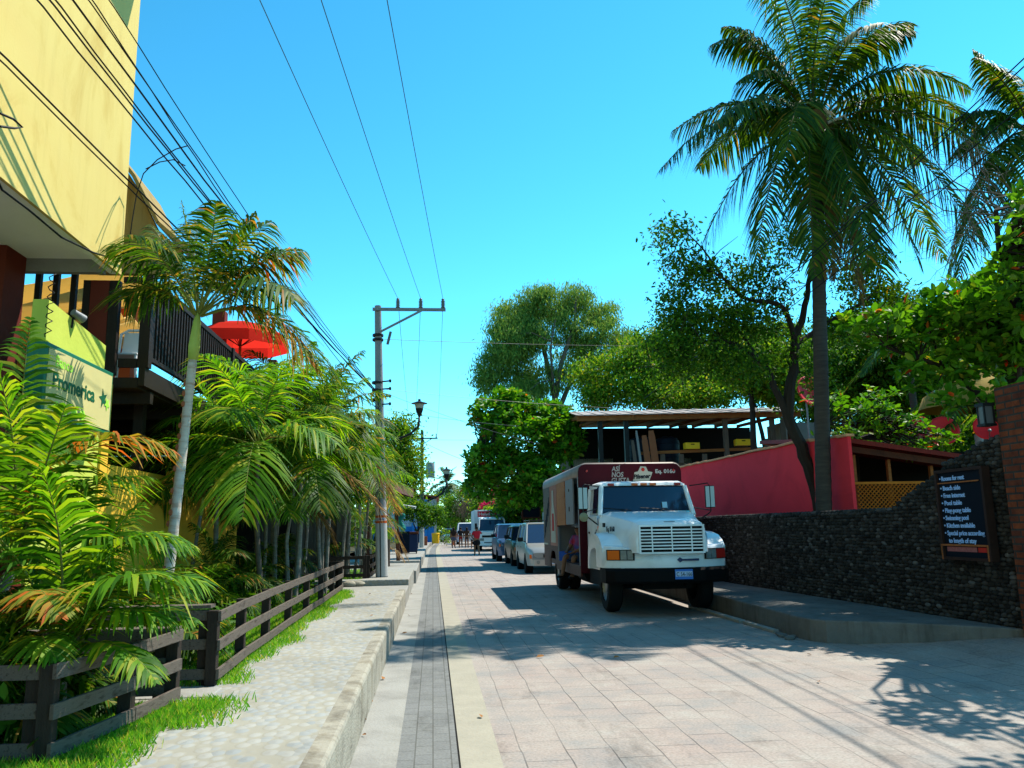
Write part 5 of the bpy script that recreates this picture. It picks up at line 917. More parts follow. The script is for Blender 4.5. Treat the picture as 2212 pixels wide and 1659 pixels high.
b = MB(); P = [(6.46, .55), (6.46, 1.018), (7.94, 1.018), (7.94, .55), (7.78, .55), (7.72, .8), (7.5, .97), (7.2, 1.0), (6.9, .97), (6.68, .8), (6.62, .55)]; b.prism(P, 'x', -W2+.001, -W2+.04); b.build('wheel_arch', M_SKIRT, T)
b = MB(); b.bb((-W2-.02, 8.0, 1.13), (-W2-.012, 8.9, 1.17)); b.build('small_plate_strip', M_TCRM, T)
for x in (-.95, .97): b = MB(); b.cyl((x, BY0-.0, 2.78), (x, BY0-.02, 2.78), .025, n=10); b.build('clearance_lamp', M_REDL, T)
text_part('ASÍ', .15, (-.40, BY0-.004, 2.79-.02), (1, 0, 0), (0, 0, 1), M_SILV, T, bold=.004, slant=.12, width=.20); text_part('NOS', .15, (-.41, BY0-.004, 2.645), (1, 0, 0), (0, 0, 1), M_SILV, T, bold=.004, slant=.12, width=.26); text_part('GUSTA', .15, (-.42, BY0-.004, 2.52), (1, 0, 0), (0, 0, 1), M_SILV, T, bold=.004, slant=.12, width=.40)
b = MB(); b.prism([(.06, 2.55), (.42, 2.55), (.50, 2.74), (.40, 2.76), (.36, 2.86), (.24, 2.87), (.18, 2.76), (.10, 2.74)], 'y', BY0-.008, BY0-.001); lg = b.build('logo', M_TCRM, T); b = MB(); b.cyl((.29, BY0-.009, 2.80), (.29, BY0-.012, 2.80), .04, n=12); b.build('red_dot', M_REDC, lg); b = MB(); b.prism([(.05, 2.40), (.42, 2.40), (.40, 2.50), (.08, 2.50)], 'y', BY0-.006, BY0-.001); b.build('red_patch', mat('dull_red', (.28, .03, .03), .5), lg)
text_part('Pilsener', .13, (.07, BY0-.010, 2.60), (1, 0, .05), (0, 0, 1), M_BOARD, lg, bold=.005, slant=.2, width=.38); text_part('Eq. 0160', .115, (.56, BY0-.004, 2.72), (1, 0, 0), (0, 0, 1), M_PWHITE, T, bold=.003, width=.44)
# chassis
b = MB(); b.bb((-.45, .4, .5), (-.35, 8.9, .68)); b.bb((.35, .4, .5), (.45, 8.9, .68)); b.bb((-.5, .5, .45), (.5, 1.6, 1.12)); b.bb((-.9, 1.2, .42), (.9, 1.32, .56)); b.bb((-.9, 7.12, .42), (.9, 7.28, .6)); b.cyl((-.8, 3.2, .6), (-.8, 4.3, .6), .22); b.bb((.55, 3.0, .4), (.95, 4.6, .6)); b.bb((-.97, 1.66, .45), (.97, 2.86, .752)); b.build('chassis', M_UND, T)
b = MB(); b.cyl((-.78, 4.31, .62), (-.78, 4.36, .62), .14, n=14); b.build('tank_cap', M_CHR, T)
for sx in (-1, 1): wheel(T, (sx*.86, 1.25, .5), .5, .27, side=sx); wheel(T, (sx*.9, 7.2, .5), .5, .27, side=sx); wheel(T, (sx*.6, 7.2, .5), .5, .25, side=sx)
t = thing('drinks_crate', 'blue plastic crate beside the man sitting in the truck bay', 'crate', (3.27, 20.05, .79)); b = MB(); b.bb((-.2, -.15, 0), (.2, -.12, .22)); b.bb((-.2, .12, 0), (.2, .15, .22)); b.bb((-.2, -.12, 0), (-.17, .12, .22)); b.bb((.17, -.12, 0), (.2, .12, .22)); b.bb((-.17, -.12, 0), (.17, .12, .03)); b.build('body', mat('crate_blue', (.02, .10, .45), .5), t); t.rotation_euler = (0, 0, 1.2)
# ---- generic car
def car(name, label, loc, L, W, prof_, zb, paint, roof, wheels, wr=.33, rz=0., glassm=None, split=None, grp=None, front='car', rack=False, under=.28, cat='car', belt_w=None, roofm=None, rear=None):
    """prof_: body-top points (y, z) from the front; roof: (yA, yB, yC, yD, zroof) windscreen base/top, rear top/base"""
    t = thing(name, label, cat, loc, rz, grp); h = W/2; gm = glassm or M_GLS
    b = MB(); rings = []
    for i, (y, z) in enumerate(prof_):
        k = min(1., .82+.18*min(1, y/.35)) if y < .35 else (1. if y < L-.25 else .93); w_ = h*k; zu = under+(.12 if i == 0 else 0)
        rings.append([(-w_*.96, y, zu), (-w_, y, zu+(z-zu)*.35), (-w_, y, zu+(z-zu)*.75), (-w_*.95, y, z-.04), (-w_*.88, y, z), (w_*.88, y, z), (w_*.95, y, z-.04), (w_, y, zu+(z-zu)*.75), (w_, y, zu+(z-zu)*.35), (w_*.96, y, zu)])
    b.loft(rings); b.build('body', paint, t, smooth=True)
    yA, yB, yC, yD, zr = roof; wb, wt = h*.92, h*.78; zA = np.interp(yA, [p[0] for p in prof_], [p[1] for p in prof_])-.01; zD = np.interp(yD, [p[0] for p in prof_], [p[1] for p in prof_])-.01
    b = MB(); b.loft([ringxz(yB-.03, wt-.03, zr-.07, zr-.01, .05), ringxz(yB+.15, wt+.01, zr-.08, zr+.03, .06), ringxz((yB+yC)/2, wt+.02, zr-.08, zr+.055, .06), ringxz(yC, wt, zr-.08, zr+.01, .05)]); b.build('roof', roofm or paint, t, smooth=True)
    A0, A1, B0, B1 = (-wb, yA, zA), (wb, yA, zA), (-wt, yB, zr-.03), (wt, yB, zr-.03); D0, D1, C0_, C1_ = (-wb, yD, zD), (wb, yD, zD), (-wt, yC, zr-.03), (wt, yC, zr-.03)
    b = MB(); [b.tube([p, q], .035, 6) for p, q in ((A0, B0), (A1, B1), (D0, C0_), (D1, C1_))]
    ys_ = split or [(yB+yC)/2]
    for yy in ys_: u = (yy-yA)/(yD-yA); zz = zA+(zD-zA)*u; [b.tube([(s*wb, yy, zz), (s*wt, yy, zr-.04)], .03, 6) for s in (-1, 1)]
    b.build('pillars', paint, t, smooth=True)
    b = MB(); b.slab([A0, A1, B1, B0], .012); b.build('windshield', gm, t); b = MB(); b.slab([D1, D0, C0_, C1_], .012); b.build('rear_window', gm, t)
    for s in (-1, 1): q = [(s*wb, yA, zA), (s*wt, yB, zr-.05), (s*wt, yC, zr-.05), (s*wb, yD, zD)]; b = MB(); b.slab(q if s > 0 else q[::-1], .012); b.build('side_window', gm, t)
    z0 = prof_[0][1]; fy = -.012
    for s in (-1, 1):
        b = MB(); x0_, x1_ = sorted((s*h*.42, s*h*.80)); b.loft([[(x0_, -.015, z0-.17), (x1_, .02, z0-.17), (x1_, .05, z0-.02), (x0_, -.0, z0-.02)], [(x0_, .12, z0-.17), (x1_, .14, z0-.17), (x1_, .14, z0-.015), (x0_, .12, z0-.015)]]); hh = b.build('headlight', M_LENS, t)
        b = MB(); b.bb((s*h*.86-.05, .03, z0-.19), (s*h*.86+.02, .14, z0-.06)); b.build('indicator', M_AMB, t)
        b = MB(); b.tube([(s*wb, yA+.25, zA+.05), (s*(h+.1), yA+.2, zA+.10)], .02, 6); b.box((s*(h+.13), yA+.2, zA+.14), (.2, .09, .15)); b.build('mirror', M_BLACK if paint is not M_TW else paint, t, bevel=.02)
        for yy in ys_[:2]: b = MB(); b.bb((s*(h+.004)-.008, yy+.1, zA-.16), (s*(h+.004)+.008, yy+.28, zA-.13)); b.build('door_handle', M_BLACK, t)
    b = MB(); b.bb((-h*.4, -.02, z0-.16), (h*.4, .02, z0-.05)); g_ = b.build('grille', M_BLACK, t); b = MB(); [b.bb((-h*.39, -.028, z0-.15+k*.04), (h*.39, -.021, z0-.142+k*.04)) for k in range(3)]; b.build('grille_bars', M_CHR, g_)
    b = MB(); b.loft([[(-h*.95, .25, under), (-h*.95, .25, under+.22), (-h*.95, .38, under+.22), (-h*.95, .38, under)], [(-h*.75, -.03, under), (-h*.75, -.05, under+.22), (-h*.75, .1, under+.22), (-h*.75, .1, under)], [(0, -.08, under), (0, -.1, under+.22), (0, .1, under+.22), (0, .1, under)], [(h*.75, -.03, under), (h*.75, -.05, under+.22), (h*.75, .1, under+.22), (h*.75, .1, under)], [(h*.95, .25, under), (h*.95, .25, under+.22), (h*.95, .38, under+.22), (h*.95, .38, under)]]); b.build('bumper', paint, t, smooth=True)
    for s in (-.6, .6): b = MB(); b.cyl((s*h, -.105, under+.12), (s*h, -.05, under+.12), .06, n=12); b.build('fog_lamp', M_LENS, t)
    b = MB(); b.bb((-.16, -.115, under+.06), (.16, -.10, under+.16)); b.build('licence_plate', MATS['plate_pale'], t)
    for y in wheels:
        for s in (-1, 1):
            b = MB(); b.cyl((s*(h-.25), y, wr), (s*(h+.003), y, wr), wr*1.16, n=24); b.build('wheel_arch', M_UND, t, smooth=True); wheel(t, (s*(h-.09), y, wr), wr, .21, side=s)
    if rack: b = MB(); [b.tube([(s*wt*.85, yB+.2, zr+.05), (s*wt*.85, yB+.3, zr+.12), (s*wt*.85, yC-.3, zr+.12), (s*wt*.85, yC-.2, zr+.05)], .018, 6) for s in (-1, 1)]; [b.cyl((-wt*.85, y, zr+.12), (wt*.85, y, zr+.12), .015) for y in (yB+.6, yC-.6)]; b.build('roof_rack', M_BLACK, t)
    return t
M_SIL = mat('car_silver', (.33, .33, .31), .3, metal=.35); M_DKC = mat('car_dark_gold', (.06, .05, .035), .3, metal=.3); M_SBL = mat('car_silver_blue', (.05, .095, .18), .3, metal=.3); M_VW = mat('van_white', (.72, .74, .76), .35)
car('minivan', 'silver minivan parked just behind the delivery truck', (4.2, 28.6, 0), 4.8, 1.85, [(0, .72), (.12, .84), (.4, .93), (.9, 1.04), (1.3, 1.10), (3.0, 1.14), (4.5, 1.12), (4.75, 1.0), (4.8, .7)], .3, M_SIL, (.92, 1.85, 4.3, 4.72, 1.74), (.85, 3.75), rz=-.01, split=[2.1, 3.3], rack=True, cat='minivan')
car('suv', 'dark olive car squeezed between the silver minivan and the silver-blue car', (4.2, 34.3, 0), 4.4, 1.75, [(0, .85), (.15, .98), (.5, 1.02), (1.2, 1.08), (1.5, 1.12), (3.0, 1.12), (4.1, 1.08), (4.35, 1.0), (4.4, .7)], .3, M_DKC, (1.25, 1.8, 4.0, 4.3, 1.66), (.8, 3.5))
car('pickup', 'silver-blue car with broad windscreen parked behind the dark car', (4.0, 39.8, 0), 4.5, 1.75, [(0, .90), (.15, 1.02), (.5, 1.05), (1.2, 1.1), (1.5, 1.16), (3.0, 1.16), (4.1, 1.12), (4.4, 1.0), (4.5, .7)], .3, M_SBL, (1.15, 1.75, 3.9, 4.35, 1.76), (.8, 3.6))
t_ = car('white_van', 'white van facing the camera beyond the group of people', (3.1+xo(84), 84, 0), 4.6, 1.95, [(0, 1.0), (.15, 1.15), (.5, 1.2), (1.1, 1.28), (3.0, 1.3), (4.3, 1.25), (4.6, .9)], .3, M_VW, (.95, 1.6, 4.2, 4.5, 2.15), (.8, 3.5), cat='van')
car('white_car', 'small white car farthest down the street behind the white van', (.9+xo(102), 102, 0), 4.2, 1.75, [(0, .75), (.15, .85), (.5, .92), (1.2, 1.0), (3.0, 1.02), (4.0, .98), (4.2, .7)], .3, M_VW, (1.1, 1.7, 3.4, 3.9, 1.6), (.8, 3.3))
# ---- ice cream truck
T = thing('ice_cream_truck', 'white box truck with crimson banner facing the camera farther down the street', 'truck', (4.22, 58.5, 0))
b = MB(); b.bb((-1.2, 1.75, .75), (1.35, 6.6, 2.92)); b.build('cargo_box', mat('box_white', (.66, .70, .72), .5), T, bevel=.03); b = MB(); b.bb((-.95, 1.735, 2.42), (1.30, 1.748, 2.83)); bn = b.build('banner', mat('crimson_banner', (.50, .01, .03), .5), T)
text_part('Helados Sarita', .30, (-.88, 1.728, 2.53), (1, 0, 0), (0, 0, 1), M_PWHITE, bn, bold=.008, width=2.1)
b = MB(); b.bb((-1.206, 1.9, 1.0), (-1.2005, 6.4, 2.1)); b.build('side_picture', mat('pale_blue_print', (.35, .55, .62), .5, (.6, .65, .7), 2.), T)
b = MB(); b.loft([ringxz(.0, .95, .5, 1.35, .05), ringxz(.12, 1.0, .45, 1.45, .06), ringxz(1.7, 1.0, .45, 1.45, .06)]); b.build('cab_body', M_VW, T, smooth=True); b = MB(); b.loft([ringxz(.42, .88, 2.18, 2.26, .05), ringxz(.7, .93, 2.16, 2.38, .08), ringxz(1.7, .93, 2.16, 2.40, .08)]); b.build('cab_roof', M_VW, T, smooth=True)
b = MB(); b.slab([(-.93, .08, 1.44), (.93, .08, 1.44), (.84, .42, 2.2), (-.84, .42, 2.2)], .015); b.build('windshield', M_GLS, T)
for s in (-1, 1): b = MB(); b.tube([(s*.96, .08, 1.44), (s*.88, .44, 2.22)], .05, 6); b.build('pillar', M_VW, T)
b = MB(); b.bb((-.95, 1.65, 1.4), (.95, 1.72, 2.3)); b.build('cab_back', M_VW, T)
for s in (-1, 1): 
    q = [(s*.97, .2, 1.45), (s*.9, .5, 2.16), (s*.9, 1.2, 2.16), (s*.97, 1.2, 1.45)]; b = MB(); b.slab(q if s > 0 else q[::-1], .012); b.build('side_window', M_GLS, T); b = MB(); b.bb((s*.75-.14, -.02, .72), (s*.75+.14, .02, .9)); b.build('headlight', M_LENS, T); b = MB(); b.tube([(s*.95, .15, 1.5), (s*1.15, .02, 1.55)], .02, 5); b.box((s*1.17, .02, 1.75), (.16, .06, .4)); b.build('mirror', M_BLACK, T)
    wheel(T, (s*.82, .95, .4), .4, .24, side=s); wheel(T, (s*.85, 5.2, .4), .4, .3, side=s)
b = MB(); b.bb((-.75, -.015, .95), (.75, .01, 1.1)); b.bb((-.6, -.015, .5), (.6, .01, .62)); b.build('grille', M_BLACK, T); b = MB(); b.bb((-.98, -.08, .38), (.98, .1, .56)); b.build('bumper', M_VW, T, bevel=.02); b = MB(); b.bb((-.6, 1.0, .45), (.6, 6.4, .74)); b.build('chassis', M_UND, T)
# ================================================================== PEOPLE
M_SK = mat('skin_brown', (.24, .115, .062), .6, (.20, .09, .05), 8.); M_HAIR = mat('hair_black', (.012, .009, .008), .5)
DG = lambda: bpy.context.evaluated_depsgraph_get()
def skin(name, J, E, m, parent, sub=2):
    ks = list(J); me = bpy.data.meshes.new(name); me.from_pydata([J[k][0] for k in ks], [(ks.index(a), ks.index(c)) for a, c in E], []); o = bpy.data.objects.new(name, me); COL.objects.link(o)
    o.modifiers.new('skin', 'SKIN'); lay = me.skin_vertices[0] if len(me.skin_vertices) else None
    if lay is None: me.attributes  # safety
    for i, k in enumerate(ks): r = J[k][1]; r = (r, r) if not hasattr(r, '__len__') else r; q_ = 1.0 if k[0] in 'fghjt' and k not in ('jaw', 'head') and len(k) <= 3 and r[0] < .012 else 1.28; lay.data[i].radius = (r[0]*q_, r[1]*q_)
    lay.data[0].use_root = True; s = o.modifiers.new('sub', 'SUBSURF'); s.levels = s.render_levels = sub
    me2 = bpy.data.meshes.new_from_object(o.evaluated_get(DG())); bpy.data.objects.remove(o); me2.materials.clear(); me2.materials.append(m); me2.polygons.foreach_set('use_smooth', [True]*len(me2.polygons))
    o2 = bpy.data.objects.new(name, me2); COL.objects.link(o2); o2.parent = parent; return o2
def person(label, loc, rz, shirt, bottom, pose='stand', hscale=1., hair='short', arms=None, legs=None, sleeve=.45, shorts=.75, skirt=False, build_=1., shoes=M_BLACK, cap=None, grp=None, torso=None):
    """local: +y is where the figure faces"""
    t = thing('person', label, 'person', loc, rz, grp); t.scale = (hscale,)*3; w_ = build_
    P = dict(pelvis=(0, 0, .93), waist=(0, 0, 1.06), chest=(0, .0, 1.27), nb=(0, -.01, 1.41), neck=(0, 0, 1.47), jaw=(0, .03, 1.53), head=(0, .01, 1.60))
    A = arms or dict(l=[(-.19, 0, 1.37), (-.25, -.03, 1.11), (-.27, .06, .88)], r=[(.19, 0, 1.37), (.25, -.03, 1.11), (.27, .06, .88)])
    Lg = legs or dict(l=[(-.09, 0, .88), (-.10, .03, .49), (-.11, -.02, .08), (-.12, .12, .03)], r=[(.09, 0, .88), (.10, .0, .49), (.11, -.06, .08), (.12, .09, .03)])
    if torso: P.update(torso)
    rad = dict(pelvis=(.135*w_, .10*w_), waist=(.12*w_, .095*w_), chest=(.145*w_, .105*w_), nb=(.07, .06), neck=.048, jaw=(.062, .062), head=(.078, .092))
    J = {k: (P[k], rad[k]) for k in P}; E = [('pelvis', 'waist'), ('waist', 'chest'), ('chest', 'nb'), ('nb', 'neck'), ('neck', 'jaw'), ('jaw', 'head')]
    for s in 'lr':
        sh, el, wr_ = [Vector(v) for v in A[s]]; hp, kn, an, to = [Vector(v) for v in Lg[s]]; d = (wr_-el).normalized(); pm = wr_+d*.07
        J.update({'sh'+s: (sh, .052), 'el'+s: (el, .038), 'wr'+s: (wr_, .025), 'pm'+s: (pm, (.036, .018)), 'hp'+s: (hp, .085*w_), 'kn'+s: (kn, .054), 'an'+s: (an, .036), 'to'+s: (to, .03)})
        E += [('chest', 'sh'+s), ('sh'+s, 'el'+s), ('el'+s, 'wr'+s), ('wr'+s, 'pm'+s), ('pelvis', 'hp'+s), ('hp'+s, 'kn'+s), ('kn'+s, 'an'+s), ('an'+s, 'to'+s)]
        side = d.cross(Vector((0, 0, 1)) if abs(d.z) < .9 else Vector((1, 0, 0))).normalized()
        for i, (o_, ln) in enumerate(((-.026, .07), (-.009, .08), (.009, .075), (.026, .06))):
            a = pm+side*o_+d*.02; bend = side.cross(d)*.012; J['f%d%s' % (i, s)] = (a, .0095); J['g%d%s' % (i, s)] = (a+d*ln*.5+bend, .0085); J['h%d%s' % (i, s)] = (a+d*ln+bend*2.5, .006); E += [('pm'+s, 'f%d%s' % (i, s)), ('f%d%s' % (i, s), 'g%d%s' % (i, s)), ('g%d%s' % (i, s), 'h%d%s' % (i, s))]
        a = wr_+d*.025+side*.03; J['t0'+s] = (a, .011); J['t1'+s] = (a+side*.02+d*.035, .009); E += [('wr'+s, 't0'+s), ('t0'+s, 't1'+s)]
    body = skin('body', J, E, M_SK, t)
    hd = Vector(P['head']); Q = MB(); Q.ell(hd+Vector((0, .092, -.012)), (.012, .018, .022), 6, 4); Q.ell(hd+Vector((-.085, .0, -.01)), (.014, .022, .03), 6, 4); Q.ell(hd+Vector((.085, 0, -.01)), (.014, .022, .03), 6, 4); Q.build('nose_and_ears', M_SK, t, smooth=True)
    Q = MB(); [Q.ell(hd+Vector((s*.03, .088, .015)), (.011, .007, .008), 6, 4) for s in (-1, 1)]; Q.ell(hd+Vector((0, .085, -.055)), (.022, .008, .006), 6, 4); Q.build('eyes_and_mouth', M_DARK, t)
    Q = MB(); Q.ell(hd+Vector((0, -.018, .03)), (.092, .098, .085), 12, 8)
    if hair == 'long': Q.ell(hd+Vector((0, -.06, -.12)), (.085, .05, .17), 12, 8)
    if hair == 'bun': Q.ell(hd+Vector((0, -.10, .06)), (.045, .045, .045), 8, 6)
    Q.build('hair', M_HAIR, t, smooth=True)
    if cap: Q = MB(); Q.ell(hd+Vector((0, .0, .055)), (.098, .105, .07), 12, 8); Q.slab([tuple(hd+Vector(v)) for v in ((-.07, .08, .055), (.07, .08, .055), (.05, .17, .04), (-.05, .17, .04))], .01); Q.build('cap', cap, t, smooth=True)
    # clothing: same bones, slightly fuller
    J2 = {k: (P[k], tuple(q+.012 for q in rad[k])) for k in ('waist', 'chest')}; J2['pelvis'] = (Vector(P['pelvis'])+Vector((0, 0, .03)), (.15*w_, .115*w_)); J2['nb'] = (P['nb'], (.085, .07)); E2 = [('pelvis', 'waist'), ('waist', 'chest'), ('chest', 'nb')]
    J2 = {k: J2[k] for k in ('pelvis', 'waist', 'chest', 'nb')}
    for s in 'lr': sh, el, wr_ = [Vector(v) for v in A[s]]; J2['sh'+s] = (sh, .068); J2['sl'+s] = (sh.lerp(el, .7 if sleeve > .4 else sleeve+.1), .058); E2 += [('chest', 'sh'+s), ('sh'+s, 'sl'+s)]
    skin('shirt', J2, E2, shirt, t)
    pv = Vector(P['pelvis']); J3 = {'pelvis': (pv, (.152*w_, .122*w_)), 'top': (pv+(Vector(P['waist'])-pv)*.5, (.135*w_, .108*w_))}; E3 = [('pelvis', 'top')]
    for s in 'lr': hp, kn, an, to = [Vector(v) for v in Lg[s]]; e_ = hp.lerp(kn, shorts) if shorts <= 1 else kn.lerp(an, shorts-1); J3['h'+s] = (hp, .102*w_); 
    for s in 'lr':
        hp, kn, an, to = [Vector(v) for v in Lg[s]]; e_ = hp.lerp(kn, min(1, shorts)); J3['k'+s] = (e_, .082*w_ if shorts < 1.2 else .07); E3 += [('pelvis', 'h'+s), ('h'+s, 'k'+s)]
        if shorts > 1: J3['a'+s] = (kn.lerp(an, shorts-1), .058); E3 += [('k'+s, 'a'+s)]
    skin('trousers' if shorts > 1 else 'shorts', J3, E3, bottom, t)
    Q = MB(); [Q.ell(Vector(Lg[s][3])*.6+Vector(Lg[s][2])*.4+Vector((0, 0, -.015)), (.045, .115, .035), 8, 6) for s in 'lr']; Q.build('shoes', shoes, t, smooth=True)
    return t
CL = lambda n, c: mat('cloth_'+n, c, .85)
armup = dict(l=[(-.19, 0, 1.37), (-.30, -.04, 1.13), (-.22, .10, 1.02)], r=[(.19, 0, 1.37), (.34, .08, 1.28), (.16, .12, 1.48)])
walk = dict(l=[(-.09, 0, .88), (-.10, .10, .49), (-.11, .06, .08), (-.12, .20, .03)], r=[(.09, 0, .88), (.10, .0, .49), (.11, -.20, .12), (.12, -.10, .04)])
w0 = G(1030, 1200); person('woman in red top and black shorts walking away with one hand at her ear', (w0.x, w0.y, 0), .15, CL('red', (.55, .02, .035)), CL('black', (.012, .012, .014)), arms=armup, legs=walk, build_=1.18, hscale=1.0, hair='bun')
G5 = lambda x, y: (840.6+.18*x, 1017.5+.18*y)
for i, (zx, zy, sh, bt, lab, kw) in enumerate(((775, 925, (.03, .016, .012), (.07, .08, .13), 'person in dark top and bluish shorts, leftmost of the walking group', dict(build_=1.15, hair='long')), (858, 905, (.02, .018, .02), (.22, .012, .02), 'person in dark top and dark red shorts, second from the left in the group', dict(shorts=.5)), (932, 908, (.06, .03, .02), (.05, .035, .03), 'tall brown-clad person, third from the left in the group', dict(hair='long', shorts=.6)), (1008, 930, (.50, .58, .66), (.02, .02, .025), 'person in pale blue shirt and dark shorts just left of the woman in red', dict()))):
    p = G(*G5(zx, zy)); p.y = min(p.y, 70); q = PY(*G5(zx, zy), p.y); person(lab, (q.x, p.y, 0), .1*(i-1), CL('g%d' % i, sh), CL('h%d' % i, bt), grp='people walking away down the street', legs=walk if i % 2 else None, hscale=1.0, **kw)
for i, (x, y, l, c) in enumerate(((1.9, 78, 'dark-clad figure partly hidden behind the left end of the walking group', (.02, .02, .02)), (2.25, 90, 'far small figure beside the white car', (.05, .05, .07)))): person(l, (x, y, 0), 0, CL('f%d' % i, c), CL('fb%d' % i, (.03, .03, .05)))
# seated man
sit = dict(l=[(-.09, .02, .90), (-.17, .40, .93), (-.17, .42, .52), (-.17, .54, .47)], r=[(.09, .02, .90), (.15, .38, .95), (.17, .46, .54), (.17, .58, .48)])
sarm = dict(l=[(-.19, .04, 1.37), (-.26, .16, 1.13), (-.12, .34, 1.05)], r=[(.19, .04, 1.37), (.27, .14, 1.12), (.10, .36, 1.06)])
person('man in cap and red and blue shirt sitting in the side bay of the truck', (3.50, 19.35, -.03), math.radians(122), mat('shirt_red_blue', (.36, .02, .05), .8, (.06, .09, .28), 5., detail=1), CL('navy', (.02, .06, .14)), legs=sit, arms=sarm, shorts=.9, cap=CL('cap', (.35, .42, .5)), torso=dict(chest=(0, .03, 1.27), nb=(0, .03, 1.41), neck=(0, .05, 1.47), jaw=(0, .09, 1.53), head=(0, .07, 1.60)))
# ================================================================== PLANTS
LP = leafmat('areca_leaf', [(0, (.012, .045, .004)), (.5, (.028, .085, .006)), (.80, (.07, .145, .010)), (.94, (.19, .18, .02)), (1, (.34, .13, .02))], (2.2, 2.0, .9), .4, .42)
LPB = leafmat('areca_leaf_bright', [(0, (.022, .085, .005)), (.6, (.075, .20, .008)), (.88, (.20, .30, .014)), (1, (.34, .28, .03))], (2.2, 2.1, .7), .4, .45)
LPO = leafmat('areca_leaf_orange', [(0, (.06, .14, .012)), (.45, (.18, .20, .02)), (.75, (.40, .19, .02)), (1, (.42, .09, .015))], (2., 1.5, .8), .5, .4)
LPD = leafmat('dry_frond', [(0, (.16, .10, .045)), (.5, (.26, .18, .085)), (1, (.30, .14, .04))], (1., .95, .7), .8, .3)
LCO = leafmat('coconut_leaf', [(0, (.012, .045, .006)), (.5, (.028, .082, .008)), (.92, (.070, .125, .010)), (.975, (.18, .15, .02)), (1, (.38, .18, .03))], (2.6, 2.1, .4), .45, .36, .4)
LAL = leafmat('almond_leaf', [(0, (.025, .10, .005)), (.5, (.062, .20, .008)), (.93, (.13, .30, .015)), (.984, (.20, .22, .02)), (.993, (.55, .09, .015)), (1, (.5, .03, .012))], (1.8, 1.7, .5), .35, .35, .5)
LEU = leafmat('eucalyptus_leaf', [(0, (.07, .16, .04)), (.5, (.12, .23, .04)), (1, (.24, .31, .06))], (1.7, 1.6, .8), .5, .42)
LFT = leafmat('feathery_leaf', [(0, (.030, .10, .008)), (.5, (.075, .19, .010)), (.9, (.19, .28, .014)), (1, (.28, .22, .03))], (2., 1.8, .6), .5, .4)
LDK = leafmat('dark_leaf', [(0, (.016, .065, .006)), (.6, (.045, .135, .008)), (1, (.12, .23, .012))], (2., 1.8, .6), .45, .38)
LBG = leafmat('bougainvillea_bract', [(0, (.60, .01, .10)), (1, (.75, .03, .18))], (1.3, .6, .8), .6, .4)
LDR = leafmat('dry_leafage', [(0, (.10, .08, .05)), (1, (.20, .15, .08))], (1., 1., 1.), .8, .2)
M_BARK = mat('bark_dark', (.035, .026, .020), .9, (.06, .048, .038), 4., .5, 20, stretch=(3, 3, .5)); M_BARKL = mat('bark_pale', (.22, .18, .14), .9, (.12, .10, .08), 4., .4, 20, stretch=(3, 3, .5))
M_PTR = mat('palm_trunk_pale', (.40, .38, .33), .85, (.22, .20, .17), 3.5, .4, 40, stretch=(1, 1, 5)); M_PTD = mat('palm_trunk_grey', (.15, .13, .11), .9, (.09, .075, .06), 4., .5, 40, stretch=(1, 1, 5))
M_COC = mat('coconut_trunk', (.12, .10, .085), .9, (.07, .058, .05), 3., .6, 25, stretch=(1, 1, 7)); M_RACH = mat('rachis_green', (.22, .24, .04), .6); M_RACD = mat('rachis_dark', (.10, .10, .025), .6); M_SHAFT = mat('crownshaft_green', (.36, .44, .10), .5, (.26, .34, .06), 3.)
M_HUSK = mat('fibre_brown', (.12, .06, .025), .95, (.22, .11, .03), 8., .5, 40)
